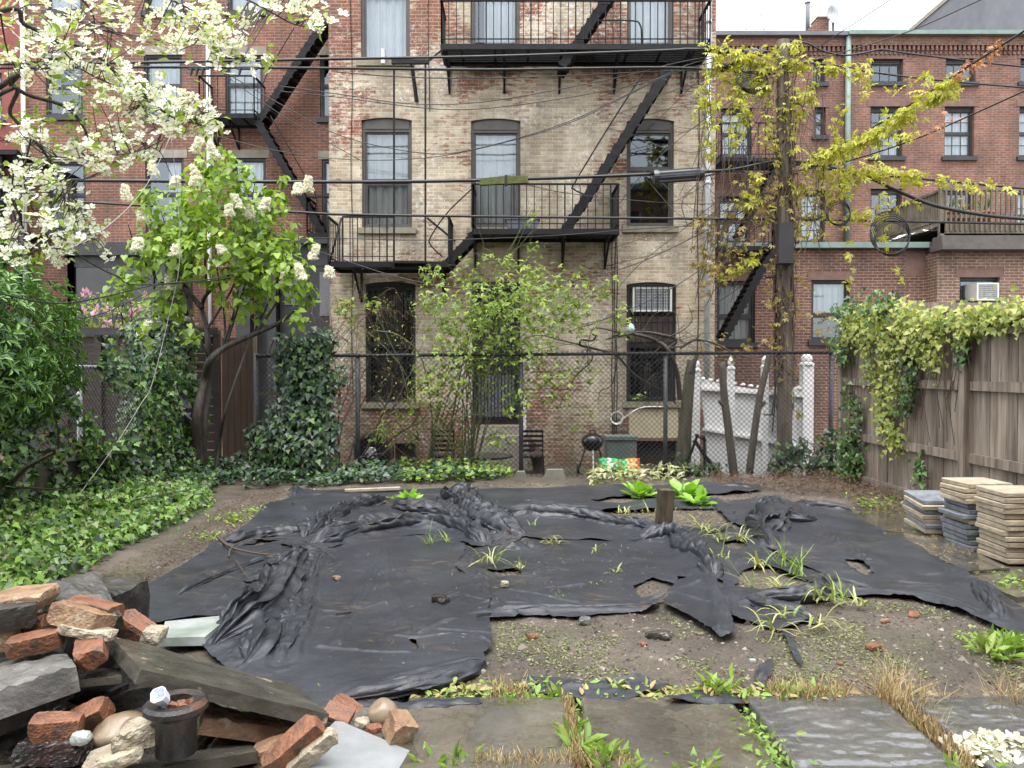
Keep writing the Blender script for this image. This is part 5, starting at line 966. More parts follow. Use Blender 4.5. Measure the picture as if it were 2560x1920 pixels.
def leaves(name, tpl, pos, nrm, size, mat, parent=None, dirn=None, rg=None, smooth=False):
    rg = rg or np.random.default_rng(len(pos)); pos = np.asarray(pos, float); k = len(pos); nrm = unit(np.asarray(nrm, float))
    d = rg.normal(size=(k, 3)) if dirn is None else np.asarray(dirn, float); d = unit(d-nrm*(d*nrm).sum(1, keepdims=True)); x = np.cross(d, nrm)
    V, F = tpl; s = (np.full(k, size) if np.isscalar(size) else size)[:, None, None]
    P_ = (V[None, :, 0:1]*x[:, None]+V[None, :, 1:2]*d[:, None]+V[None, :, 2:3]*nrm[:, None])*s+pos[:, None]
    f = (F[None]+len(V)*np.arange(k)[:, None, None]).reshape(-1, F.shape[1])
    return NP(name, P_.reshape(-1, 3), f, mat, parent, True)
def clump(cs, per, rg, flat=1.):
    """points through px clumps (px, py, r_px, depth[, weight]); denser towards the outside, uneven"""
    out = []; nr = []
    for c in cs:
        px, py, r, d = c[:4]; w = c[4] if len(c) > 4 else 1
        k = int(per*w*(r/60.)**2); C_ = np.array(W(px, py, d)); rm = r/FPX*d
        q = unit(rg.normal(size=(k, 3))); rad = rg.random(k)**.45; lob = 1+.35*fbm(q[:, 0]*2+px, q[:, 2]*2+q[:, 1]*2, 3, 6)
        p = q*(rad*lob*rm)[:, None]; p[:, 1] *= flat; out.append(C_+p); nr.append(q*.6+rg.normal(size=(k, 3))*.55+np.array([0, -.35, .55]))
    return np.concatenate(out), np.concatenate(nr)
G_ivy = LEAF('ivy_leaf', [(.012, .03, .012), (.025, .06, .018), (.06, .13, .028), (.13, .25, .045), (.04, .09, .022), (.10, .10, .03)], .4, .2)
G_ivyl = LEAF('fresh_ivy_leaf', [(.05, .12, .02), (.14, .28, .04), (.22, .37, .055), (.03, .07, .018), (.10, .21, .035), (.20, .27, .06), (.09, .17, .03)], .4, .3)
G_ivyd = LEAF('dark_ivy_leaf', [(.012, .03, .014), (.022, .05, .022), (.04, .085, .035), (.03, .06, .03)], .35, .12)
G_laurel = LEAF('glossy_evergreen_leaf', [(.025, .075, .018), (.06, .15, .028), (.11, .24, .04), (.18, .33, .06)], .3, .18)
G_lilac = LEAF('lilac_leaf', [(.13, .23, .022), (.22, .35, .04), (.30, .44, .055), (.10, .18, .02)], .42, .4)
G_rose = LEAF('rose_leaf', [(.08, .14, .03), (.20, .30, .045), (.32, .42, .06), (.12, .2, .06), (.38, .42, .07)], .5, .35)
G_vine = LEAF('yellow_green_vine_leaf', [(.28, .29, .035), (.42, .45, .05), (.54, .57, .065), (.36, .28, .06), (.48, .50, .055)], .5, .4)
G_bronze = LEAF('bronze_vine_leaf', [(.20, .13, .04), (.3, .24, .05), (.27, .17, .06), (.35, .34, .06)], .5, .35)
G_red = LEAF('red_young_leaf', [(.42, .14, .08), (.5, .25, .12), (.36, .18, .06)], .5, .35)
G_weed = LEAF('weed_leaf', [(.10, .19, .025), (.18, .31, .045), (.26, .40, .07), (.15, .22, .04), (.30, .36, .09)], .45, .35)
G_hosta = LEAF('hosta_leaf', [(.16, .35, .03), (.25, .47, .05), (.30, .52, .09)], .4, .35)
G_dry = LEAF('dry_straw', [(.30, .23, .11), (.42, .34, .18), (.30, .20, .09), (.16, .10, .05)], .8, .2)
G_drop = LEAF('yellowed_bulb_leaf', [(.20, .26, .06), (.38, .38, .14), (.45, .43, .20), (.15, .25, .05)], .5, .3)
G_dogl = LEAF('dogwood_leaf', [(.16, .26, .03), (.26, .38, .04), (.34, .44, .06)], .45, .45)
G_white = LEAF('white_bract', [(.76, .77, .70), (.82, .82, .77), (.66, .68, .52), (.84, .84, .80)], .6, .35, .3)
G_lflow = LEAF('cream_floret', [(.72, .70, .60), (.82, .80, .70), (.66, .66, .52)], .6, .3, .3)
G_pink = LEAF('pink_petal', [(.55, .25, .38), (.66, .38, .48), (.7, .52, .58)], .5, .4)
M['bark'] = P('dark_wet_bark', [(.012, .009, .007), (.035, .027, .02), (.06, .048, .036)], 9, (.5, .8), .9, 30, stretch=(3, 3, .6), dist=.01)
M['bark_grey'] = P('grey_bark', [(.05, .042, .033), (.10, .085, .065), (.15, .13, .10)], 8, (.7, .9), 1, 26, stretch=(4, 4, .5), dist=.015)
M['twig'] = P('brown_twig', [(.04, .026, .018), (.09, .06, .038)], 9, (.6, .8), .3)
M['cane'] = P('greenish_cane', [(.06, .07, .025), (.13, .14, .05)], 6, (.5, .7), .2)
M['polewood'] = P('grey_weathered_pole', [(.055, .04, .03), (.12, .095, .07), (.21, .18, .14)], 4, (.7, .9), 1, 20, stretch=(5, 5, .35), dist=.012)
M['oldwood'] = P('weathered_fence_board', [(.12, .092, .07), (.23, .185, .145), (.34, .29, .235)], 3, (.65, .9), .7, 16, stretch=(5, 5, .45), dist=.006, wear=((.06, .05, .042), 2.5, .62), isl=(.62, 1.15))
M['darkwood'] = P('dark_stained_wood', [(.02, .013, .009), (.04, .026, .018)], 4, (.5, .8), .5, 20, stretch=(1, 1, 6))
M['chain'] = P('dark_vinyl_wire', [(.012, .013, .014), (.03, .031, .033)], 9, (.4, .6), .1, metal=.3)
M['white_pvc'] = P('dirty_white_vinyl', [(.70, .70, .68), (.78, .78, .77), (.82, .82, .81)], 2.5, (.4, .6), .1, wear=((.22, .2, .15), 7, .68))
def grow(mb, p, d, L, r, depth, rg, tips, spread=.6, n=4, up=.12, shrink=.68, kids=(2, 3), seg=5):
    """recursive branch"""
    p = Vector(p); d = Vector(d).normalized(); pts = [p.copy()]; rad = [r]; 
    for i in range(n):
        d = (d+Vector((rg.gauss(0, .16), rg.gauss(0, .16), rg.gauss(0, .13)+up*.3))).normalized(); p = p+d*L/n; pts.append(p.copy()); rad.append(r*(1-.45*(i+1)/n))
    mb.tube(pts, rad, seg, False); tips.append((tuple(p), tuple(d)))
    if depth > 0:
        for k in range(rg.randint(*kids)):
            q = pts[rg.randint(max(1, n-2), n)] if k else pts[-1]
            nd_ = (d+Vector((rg.gauss(0, spread), rg.gauss(0, spread), rg.gauss(0, spread)+up))).normalized()
            grow(mb, q, nd_, L*shrink*rg.uniform(.75, 1.2), r*.55, depth-1, rg, tips, spread, max(2, n-1), up, shrink, kids, max(3, seg-1))
# ================================================================ fences
YF = 11.7
cf = T('chain_link_fence', 'black chain link fence with top rail across the back of the yard', 'fence', (0, YF, 0))
zr0, zr1 = Z_(890, YF), Z_(881, YF); xa, xb = X_(640, YF), X_(2082, YF)
O('top_rail', MB().tube([(xa, YF, zr0), (X_(870, YF), YF, Z_(889, YF)), (xb, YF, zr1)], .026, 8), M['chain'], cf, True)
for px in (640, 893, 1303, 1665, 2080):
    O('post', MB().tube([(X_(px, YF), YF+.03, -.1), (X_(px, YF), YF+.03, zr1-.01)], .034, 10), P('fence_post_%d' % px, [(.05, .055, .06), (.12, .125, .13)], 5, (.4, .6), .1, metal=.2), cf, True)
wm = MB(); pit = .078
for s in (1, -1):
    k = 0; span = zr1+.02
    c0 = np.arange(xa-span, xb+span, pit)
    for x in c0:
        t0, t1 = 0., span
        def xx(t): return x+s*t if s > 0 else x+span-t
        # clip to the fence
        if s > 0: t0 = max(t0, xa-x); t1 = min(t1, xb-x)
        else: t0 = max(t0, x+span-xb); t1 = min(t1, x+span-xa)
        if t1-t0 > .05: wm.tube([(xx(t0), YF-.004*s-.03, t0), (xx(t1), YF-.004*s-.03, t1)], .0037, 3, False)
O('wire_mesh', wm, M['chain'], cf)
# left chain link fence
XL = -4.9
lc = T('chain_link_fence', 'old galvanised chain link fence half buried in ivy on the left', 'fence', (XL, 8.5, 0)); zt3 = 1.68
O('top_rail', MB().tube([(XL, 5, zt3), (XL, 10.6, zt3-.04)], .024, 8), M['galv'], lc, True)
for y in (6.4, 8.75, 10.6): O('post', MB().tube([(XL-.03, y, 0), (XL-.03, y, zt3-.01)], .03, 8), M['galv'], lc, True)
wm = MB()
for s in (1, -1):
    for y in np.arange(5-1.7, 10.6, .07):
        t0, t1 = (max(0, 5-y), min(zt3, 10.6-y)) if s > 0 else (max(0, y+zt3-10.6), min(zt3, y+zt3-5))
        if t1-t0 > .04: f_ = (lambda t: y+t) if s > 0 else (lambda t: y+zt3-t); wm.tube([(XL+.03-.004*s, f_(t0), t0), (XL+.03-.004*s, f_(t1), t1+.0)], .003, 3, False)
for y in np.arange(8.2, 10.2, .12): wm.tube([(XL+.02, y, zt3), (XL+.02, y+.02, zt3+.07), (XL+.0, y+.03, zt3+.03)], .004, 3, False)
O('wire_mesh', wm, M['chain'], lc)
# dark slatted fence behind, with brown panel
sf = T('slat_fence', 'dark horizontal slat fence behind the ivy and the lilac', 'fence', (X_(400, 12.4), 12.4, 0)); d = 12.4; b = MB(); zz = .05
while zz < Z_(838, d): b.b2((X_(60, d), d, zz), (X_(545, d), d+.025, zz+.125)); zz += .142
O('slats', b, M['darkwood'], sf)
for px in (165, 250, 400, 545): O('post', MB().b2((X_(px, d)-.05, d-.06, 0), (X_(px, d)+.05, d-.002, Z_(835, d))), M['darkwood'], sf)
O('cap', MB().b2((X_(60, d), d-.07, Z_(838, d)), (X_(548, d), d+.08, Z_(826, d))), M['blackframe'], sf)
M['brownpanel'] = P('brown_fence_panel', [(.05, .028, .018), (.085, .05, .032)], 4, (.6, .8), .4, 20, stretch=(6, 1, .5))
bp = T('plank_gate', 'brown plank panel standing behind the ivy column', 'gate', (X_(600, 12.3), 12.3, 0)); b = MB()
for i in range(5): x = X_(555, 12.3)+i*.1; b.b2((x, 12.3, 0), (x+.094, 12.325, Z_(845, 12.3)))
O('planks', b, M['brownpanel'], bp); O('frame', MB().b2((X_(634, 12.3), 12.27, 0), (X_(642, 12.3), 12.33, Z_(840, 12.3))).b2((X_(642, 12.3), 12.28, Z_(990, 12.3)), (X_(710, 12.3), 12.32, Z_(980, 12.3))), M['deckwood'], bp)
# right wooden fence
XF = 4.93
wf = T('wooden_fence', 'tall weathered grey board fence along the right side', 'fence', (XF, 8, 0)); ztf = 2.16
for (ya, yb2) in ((11.4, 8.3), (8.3, 5.2), (5.2, 2.1)):
    b = MB(); y = ya-.04
    while y > yb2+.1:
        wdt = rnd.uniform(.125, .15); b.b2((XF+.03+rnd.uniform(-.004, .006), y-wdt, .09), (XF+.055, y, ztf-.02)); y -= wdt+rnd.choice((.003, .004, .008))
    O('board_panel', b, M['oldwood'], wf)
    for (za, zb, tk) in ((.62, .72, .045), (1.40, 1.50, .045), (1.98, 2.09, .045)): O('rail', MB().b2((XF-.015, yb2+.052, za), (XF+.024, ya-.052, zb)), M['oldwood'], wf)
for y in (11.4, 8.3, 5.2, 2.1): O('post', MB().b2((XF-.075, y-.05, -.1), (XF+.028, y+.05, ztf-.03)), M['oldwood'], wf)
O('cap_rail', MB().b2((XF-.07, 2, ztf-.028), (XF+.09, 11.45, ztf+.012)), M['oldwood'], wf)
O('base_board', MB().b2((XF+.0, 2.1, -.05), (XF+.026, 11.35, .13)), M['oldwood'], wf)
w2 = T('wooden_fence', 'higher board fence end showing above the vine at the right', 'fence', (6, 12, 0)); b = MB()
x = X_(2150, 12)
while x < 9: b.b2((x, 12, 0), (x+.14, 12.025, Z_(772, 12))); x += .144
O('board_panel', b, M['oldwood'], w2); O('cap_rail', MB().b2((X_(2150, 12)-.02, 11.95, Z_(779, 12)), (9, 11.998, Z_(757, 12))), M['oldwood'], w2)
# leaning white vinyl gate panel
wg = T('vinyl_gate', 'dirty white vinyl fence panel leaning behind the chain link', 'fence panel', (X_(1880, 12.5), 12.5, -.2))
def wp(px, py, d=12.5): return W(px, py, d)
b = MB(); pl = [wp(1750, 945), wp(1795, 957), wp(1880, 972), wp(1960, 975), wp(2015, 960), wp(2015, 1196), wp(1820, 1196), wp(1770, 1140)]
b.prism(pl, (0, .03, 0))
for i in range(9):
    t = i/9; a_ = Vector(pl[0]).lerp(Vector(pl[4]), t); O_ = None
O('panel', b, M['white_pvc'], wg)
for (p0, p1) in (((1752, 972), (2010, 990)), ((1758, 1072), (2010, 1120))): O('rail', MB().bar(wp(*p0, 12.47), wp(*p1, 12.47), .09, .04), M['white_pvc'], wg)
rb = MB()
for i in range(12): px = 1762+i*21; rb.bar(wp(px, 965+i*1.0, 12.488), wp(px+8, 1190, 12.488), .006, .01)
for i in range(13): px = 1757+i*20; c = wp(px, 948+min(i, 8)*3, 12.51); rb.lathe(c, [(.0, .0), (.045, .0), (.04, .02), (.02, .035), (0, .038)], 10)
O('scalloped_top', rb, M['white_pvc'], wg)
for px, py, w_ in ((1741, 920, .11), (1828, 915, .1), (1913, 912, .1), (2020, 905, .17)):
    c = wp(px, py, 12.45); b = MB(); b.b2((c.x-w_/2, 12.42, -.15), (c.x+w_/2, 12.42+w_, c.z-.05)); b.lathe((c.x, 12.42+w_/2, c.z-.05), [(w_*.72, 0), (w_*.72, .03), (w_*.4, .05), (w_*.55, .09), (w_*.5, .14), (0, .22)], 10); O('post', b, M['white_pvc'], wg)
# ================================================================ things behind the fence
gz = -.2
kg = T('kettle_grill', 'black kettle charcoal grill on three legs behind the fence', 'grill', W(1481, 1180, 13.4)); c = W(1481, 1104, 13.4); M['enamel'] = P('black_enamel', [(.01, .01, .011), (.018, .018, .02)], 3, (.12, .25), 0)
O('bowl', MB().lathe(c, [(.0, -.17), (.1, -.15), (.17, -.08), (.19, 0), (.195, .01), (.18, .012), (0, 0)], 24), M['enamel'], kg, True); ld = O('lid', MB().lathe(c, [(.195, .015), (.19, .05), (.14, .11), (.06, .145), (.0, .15)], 24), M['enamel'], kg, True)
O('handle', MB().tube([c+Vector((-.05, 0, .14)), c+Vector((-.05, 0, .19)), c+Vector((.05, 0, .19)), c+Vector((.05, 0, .14))], .012, 6), M['iron'], ld)
for i, (dx, dy, mt) in enumerate(((.0, -.2, 'whiteframe'), (-.24, .12, 'iron'), (.24, .12, 'iron'))): O('leg', MB().tube([c+Vector((dx*.5, dy*.5, -.12)), (c.x+dx, c.y+dy, gz+.02)], .012, 6), M[mt], kg)
for dx in (-.24, .24): O('wheel', MB().lathe((c.x+dx, c.y+.12, gz+.08), [(.0, -.02), (.08, -.02), (.08, .02), (.0, .02)], 14, (0, 90, 0)), M['iron'], kg)
cl = T('cooler_box', 'grey green lidded storage box on legs beside the kettle grill', 'storage box', W(1550, 1170, 13.6)); a, b_ = W(1514, 1145, 13.6), W(1590, 1090, 13.6)
M['cool'] = P('grey_green_plastic', [(.10, .13, .12), (.14, .17, .155)], 4, (.4, .6), .1)
O('box', MB().prism([(a.x+.02, 13.5, a.z), (b_.x-.02, 13.5, a.z), (b_.x, 13.5, b_.z-.06), (a.x, 13.5, b_.z-.06)], (0, .4, 0)), M['cool'], cl); O('lid', MB().b2((a.x-.02, 13.47, b_.z-.058), (b_.x+.02, 13.93, b_.z)), M['cool'], cl)
for x in (a.x+.05, b_.x-.05): O('leg', MB().b2((x-.025, 13.6, gz-.02), (x+.025, 13.65, a.z)), M['iron'], cl)
def bag(px0, px1, py0, py1, d, cols, lab, rot):
    c = W((px0+px1)/2, (py0+py1)/2, d); w_ = (px1-px0)/FPX*d; h_ = (py1-py0)/FPX*d; k = 22; u = np.linspace(-1, 1, k); U, V = np.meshgrid(u, u)
    th = .09*np.sqrt(np.clip((1-U**4)*(1-V**4), 0, 1))+.012*fbm(U*3, V*3, 3, int(px0)); ex = U*w_/2*(1-.06*np.cos(V*3)); ez = V*h_/2*(1+.05*np.cos(U*3)); v = []
    for s in (-1, 1): v.append(np.stack([ex, s*th*np.ones_like(ex), ez], -1).reshape(-1, 3))
    ii = np.arange(k*k).reshape(k, k); q = np.stack([ii[:-1, :-1], ii[:-1, 1:], ii[1:, 1:], ii[1:, :-1]], -1).reshape(-1, 4)
    m, n, b, o = newmat('printed_bag_film'); t = nd(n, 'TexCoord'); mp_ = nd(n, 'Mapping'); mp_.inputs['Rotation'].default_value = (0, R(rot), 0); mp_.inputs['Scale'].default_value = (2.6, 0, 0); n.links.new(t.outputs['Object'], mp_.inputs[0])
    wv = nd(n, 'TexNoise'); wv.inputs['Scale'].default_value = 2.2; wv.inputs['Detail'].default_value = 1; n.links.new(mp_.outputs[0], wv.inputs['Vector']); n.links.new(ramp(n, wv.outputs[0], [(.3+.4*i/len(cols), c_) for i, c_ in enumerate(cols)], 'CONSTANT'), b.inputs['Base Color']); b.inputs['Roughness'].default_value = .3
    o = NP('soil_bag', np.concatenate(v), np.concatenate([q, q[:, ::-1]+k*k]), m, None, True); o.location = c+Vector((0, 0, .02)); o.rotation_euler = (R(-35), R(rot*.15), 0); return tag(o, lab, 'bag')
bag(1496, 1556, 1148, 1186, 12.9, [(.03, .38, .12), (.55, .65, .55), (.03, .42, .15), (.02, .3, .08)], 'green and white plastic soil bag slumped below the storage box', 30)
bag(1549, 1602, 1148, 1194, 12.7, [(.05, .40, .12), (.55, .28, .03), (.5, .12, .03), (.6, .45, .08), (.05, .4, .1)], 'orange and green plastic soil bag leaning beside the green one', -40)
# compost tumbler
ct = T('compost_tumbler', 'black barrel compost tumbler with round hub behind the fence', 'compost bin', W(935, 1180, 13.2)); c = W(935, 1128, 13.2)
O('drum', MB().lathe(c, [(.0, -.28), (.30, -.28), (.34, -.2), (.35, 0), (.34, .2), (.30, .28), (0, .28)], 8, (90, 22, 0)), M['enamel'], ct); O('hub', MB().lathe(c+Vector((0, -.3, 0)), [(0, .02), (.09, .02), (.1, 0), (.1, -.02)], 16, (90, 0, 0)), M['galv'], ct)
for s in (-1, 1): O('leg', MB().bar(c+Vector((s*.04, -.31, 0)), (c.x+s*.36, c.y-.31, gz), .035), M['iron'], ct)
# glass garden table, folded chair, bundle of stakes
gt = T('garden_table', 'low dark glass topped oval table behind the rose bush', 'table', W(1213, 1180, 13.3)); c = W(1213, 1143, 13.3)
O('tabletop', MB().lathe(c, [(0, 0), (.46, 0), (.49, .012), (.49, .03), (.46, .035), (0, .03)], 30), M['enamel'], gt, False)
for dx, dy in ((-.32, -.2), (.32, -.2), (-.32, .2), (.32, .2)): O('leg', MB().tube([c+Vector((dx*.9, dy, 0)), (c.x+dx*1.1, c.y+dy, gz)], .014, 6), M['galv'], gt)
for px, lab in ((1105, 'dark metal garden chair left of the oval table'), (1330, 'black slatted garden chair right of the oval table')):
    gc = T('garden_chair', lab, 'chair', W(px, 1175, 13.5)); c = W(px, 1140, 13.5); O('seat', MB().box(c, (.42, .4, .03)), M['enamel'], gc)
    b = MB()
    for i in range(5): b.box(c+Vector((0, .2, .08+.085*i)), (.42, .02, .045), (12, 0, 0))
    O('backrest', b, M['enamel'], gc)
    for sx in (-1, 1):
        for sy in (-1, 1): O('leg', MB().tube([c+Vector((sx*.19, sy*.18, .02 if sy < 0 else .45)), (c.x+sx*.2, c.y+sy*.2, gz)], .013, 6), M['iron'], gc)
b = MB()
for i in range(9): b.tube([(X_(1318+i*4, 13.9), 13.9-.03*i, Z_(1085+i*4, 13.9)), (X_(1335+i*3, 13.6), 13.5, gz)], .012, 5)
tag(O('bundle_of_stakes', b, M['twig']), 'bundle of thin brown garden stakes leaning at the back wall', 'stakes')
dpx = T('white_downpipe', 'slim white pipe standing beside the tenement back door', 'pipe', W(1313, 1085, 14.4)); O('pipe', MB().tube([W(1311, 1090, 14.4), W(1311, 980, 14.4)], .035, 8), M['whiteframe'], dpx); O('foot', MB().tube([W(1311, 1089, 14.4), W(1318, 1120, 14.2)], .035, 8), M['whiteframe'], dpx)
# concrete edging blocks
M['concrete'] = P('mossy_grey_concrete', [(.10, .10, .08), (.16, .155, .125), (.2, .19, .155)], 5, (.7, .9), .4, 30)
for i, (xa_, xb_, ya_, yb_, lab) in enumerate(((1283, 1320, 1180, 1212, 'small grey concrete block at the foot of the rose bush'), (1358, 1416, 1175, 1214, 'large grey concrete block with sloping sides'), (1490, 1544, 1188, 1212, 'grey concrete block in front of the green soil bag'), (1580, 1634, 1182, 1212, 'grey concrete block in front of the orange soil bag'))):
    d = 11.45; p = [W(xa_, yb_, d), W(xb_, yb_, d), W(xb_-8, ya_, d), W(xa_+10, ya_, d)]; p[0].z = p[1].z = -.03; tag(O('concrete_block', MB().prism(p, (0, .16, 0)), M['concrete']), lab, 'concrete block')
# hose coil, hanging egg ornament, railing bit, small post
hc = MB()
for i in range(4): c = W(1541, 1045, 14.5); hc.tube([c+Vector(((.1+.006*i)*math.cos(a), -.02*i, (.1+.006*i)*math.sin(a))) for a in np.linspace(0, 6.28, 20)], .008, 5, False)
hc.tube(spline([W(1555, 1050, 14.45), W(1580, 1030, 14.45), W(1610, 1018, 14.45), W(1660, 1017, 14.45)]), .014, 6); tag(O('hose_coil', hc, M['whiteframe'], None, True), 'small coil of white cable on the wall under the barred window', 'cable coil')
bh = T('hanging_ornament', 'pale blue egg shaped ornament hanging before the barred window', 'ornament', W(1576, 820, 12.5)); O('egg', MB().lathe(W(1576, 832, 12.5), [(0, 0), (.05, .01), (.075, .06), (.06, .12), (.02, .15), (0, .155)], 14), P('pale_blue', [(.4, .52, .5), (.5, .6, .58)], 4, (.3, .4), 0), bh, True); O('cord', MB().tube([W(1576, 808, 12.5), W(1572, 770, 12.5)], .005, 4), M['iron'], bh)
# utility pole
YP = 12.3
up_ = T('utility_pole', 'old grey wooden utility pole wrapped in vines and cables', 'utility pole', W(1960, 1165, YP)); zt4 = Z_(102, YP); xp = X_(1953, YP)
pts = [(X_(1962, YP), YP, -.2), (X_(1962, YP), YP, 1.5), (X_(1958, YP), YP, 3.4), (xp, YP, 5.5), (X_(1952, YP), YP, zt4)]; O('shaft', MB().tube(spline(pts, 6), list(np.linspace(.125, .09, 25)), 14), M['polewood'], up_, True)
O('cap', MB().lathe((X_(1952, YP), YP, zt4), [(.1, -.12), (.105, -.1), (.1, .0), (0, .03)], 12), M['polewood'], up_)
M['blackplastic'] = P('black_plastic', [(.015, .015, .016), (.03, .03, .032)], 4, (.4, .6), .1)
O('junction_box', MB().b2((X_(1940, 12.1), 12.0, Z_(660, 12.1)), (X_(1978, 12.1), 12.17, Z_(560, 12.1))), M['blackplastic'], up_); pass
st = MB()
for k, zz in enumerate(np.arange(.9, 6.4, .55)): s = 1 if k % 2 else -1; st.tube([(xp+s*.1, YP, zz), (xp+s*.26, YP, zz), (xp+s*.27, YP, zz+.03)], .011, 5)
O('step', st, M['iron'], up_)
hv = MB(); r_ = random.Random(3)
for i in range(46):
    a0 = r_.uniform(0, 6.28); z0_, z1_ = sorted((r_.uniform(-.1, 4.5), r_.uniform(1.5, 6.2))); pts = []
    for j in range(9): t = j/8; a = a0+r_.uniform(-.5, .5)+t*r_.uniform(-1, 1); rr_ = .125-.03*t+r_.uniform(.0, .07); pts.append((X_(1960-5*t, YP)+rr_*math.cos(a), YP+rr_*math.sin(a), z0_+(z1_-z0_)*t))
    hv.tube(spline(pts, 4), r_.uniform(.005, .014), 5, False)
O('vine_stems', hv, M['twig'], up_)
# two cut trunks behind the fence mesh
for i, (pl, r0, lab) in enumerate(((((1835, 1190), (1822, 1080), (1810, 985), (1805, 905)), .07, 'grey leaning tree trunk in front of the white panel'), (((1873, 1185), (1886, 1080), (1900, 990), (1915, 925), (1925, 880)), .06, 'second trunk leaning right towards the utility pole'))):
    tr = T('tree_trunk', lab, 'tree', W(*pl[0], 12.0)); pts = spline([W(*p, 12.0) for p in pl], 5); O('trunk', MB().tube(pts, list(np.linspace(r0, r0*.75, len(pts))), 10), M['bark_grey'], tr, True)
    c = Vector(pts[8]); O('branch_stub', MB().tube([c, c+Vector((-.12 if i == 0 else .1, -.05, .12))], [.035, .028], 8), M['bark_grey'], tr)
# ================================================================ ivy bank on the left
rg = np.random.default_rng(21); R2 = random.Random(9)
def bank(y, v):
    """ivy bank: v=0 at the soil edge, 1 high on the left fence"""
    edge = -3.52-.12*fbm(y*1.1, y*0, 2, 5)-.15*np.clip((y-7)/2, 0, 1)-.6*np.clip((y-9)/2, 0, 1)+.3*np.clip((6.2-y)/2, 0, 1)
    lump = .16*fbm(y*1.9, v*4.5, 3, 8); k_ = np.clip((v-.42)/.1, 0, 1)
    x = edge+(-4.62-edge)*np.minimum(1, v/.45)-(v-.45)*(v > .45)*.4+2.2*lump*k_*.8
    z = np.where(v < .45, .05+.22*(v/.45)**1.5, .27+(v-.45)/.55*1.5)+lump*np.minimum(1, v*3)*(1-k_*.5); return x, z
yy, vv = np.meshgrid(np.linspace(3, 11.6, 70), np.linspace(0, 1, 24)); bx_, bz_ = bank(yy, vv); bz2 = np.minimum(bz_, .72)-.06
ii = np.arange(yy.size).reshape(yy.shape)
iv = T('ivy', 'bank of bright and dark ivy climbing the chain link fence on the left', 'ivy', (-4.2, 8, 0))
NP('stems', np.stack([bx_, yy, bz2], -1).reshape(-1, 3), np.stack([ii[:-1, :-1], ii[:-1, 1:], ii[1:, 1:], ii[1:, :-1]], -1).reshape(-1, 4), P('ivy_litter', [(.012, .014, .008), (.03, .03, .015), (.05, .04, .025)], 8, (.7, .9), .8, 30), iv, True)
def ivybank(k, y0, y1, v0, v1, mat, sz, nm='foliage', keep=None):
    y = rg.uniform(y0, y1, k); v = v0+(v1-v0)*rg.random(k); x, z = bank(y, v)
    if keep is not None: q = keep(y, v); y, v, x, z = y[q], v[q], x[q], z[q]
    n_ = len(y); vvv = np.clip((v-.35)/.2, 0, 1)[:, None]; pos = np.stack([x+rg.normal(0, .05, n_), y, z+rg.normal(0, .055, n_)+.02], -1)
    nr = np.array([.35, -.35, .9])*(1-vvv)+np.array([.9, -.45, .35])*vvv+rg.normal(0, .6, (n_, 3))
    d = np.array([.5, -.2, -.8])+rg.normal(0, .5, (n_, 3)); leaves(nm, IVY, pos, nr, sz*rg.uniform(.6, 1.3, n_), mat, iv, d, rg)
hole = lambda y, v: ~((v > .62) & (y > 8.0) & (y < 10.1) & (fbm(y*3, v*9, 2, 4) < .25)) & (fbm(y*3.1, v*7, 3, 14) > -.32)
ivybank(7600, 5.2, 9.8, 0, .42, G_ivyl, .06); ivybank(4000, 5.2, 11.5, 0, .5, G_ivy, .066); ivybank(1800, 9, 11.5, 0, .6, G_ivyd, .066); ivybank(9000, 5, 11.5, .4, 1, G_ivy, .07, keep=hole); ivybank(3200, 5, 11.5, .4, .85, G_ivyl, .066, keep=hole); ivybank(4000, 5.2, 11, .45, 1.05, G_ivyd, .07, keep=hole)  # dark leaves high on the bank carry its deep shade in their colour
# ivy over the slat fence and around the lilac foot
def wallivy(name, lab, cs, per, mats, sz, flat=.45, stem=True, tpl=IVY):
    c0 = cs[0]; t = T(name, lab, 'ivy', W(c0[0], 1190, c0[3])); p, n_ = clump(cs, per, rg, flat); k = len(p)
    p[:, 2] = np.maximum(p[:, 2], -.1+.1*rg.random(k)); n_ = n_+np.array([0, -.9, .1]); mi = rg.integers(0, len(mats), k)
    for i, m_ in enumerate(mats): q = mi == i; leaves('foliage', tpl, p[q], n_[q], sz*rg.uniform(.6, 1.3, q.sum()), m_, t, np.array([0, -.2, -1])+rg.normal(0, .5, (q.sum(), 3)), rg)
    if stem:
        mb = MB()
        for c in cs:
            for j in range(5):
                a = W(c[0]+R2.uniform(-30, 30), c[1]+c[2]*1.0, c[3]); b_ = W(c[0]+R2.uniform(-.8, .8)*c[2], c[1]-R2.random()*c[2], c[3]); mid = (a+b_)/2+Vector((R2.uniform(-.15, .15), 0, 0)); mb.tube(spline([a, mid, b_], 4), .008, 4, False)
        O('stems', mb, M['twig'], t)
    return t
wallivy('ivy', 'dark ivy mound draping the slat fence left of the lilac trunk', [(400, 900, 70, 11.6), (430, 980, 85, 11.4), (370, 1060, 80, 11.2), (440, 1090, 80, 11.2), (360, 960, 60, 11.5), (450, 850, 60, 11.8), (400, 810, 55, 11.9), (340, 850, 50, 11.9), (420, 1170, 70, 11)], 300, [G_ivy, G_ivyd, G_ivy], .078)
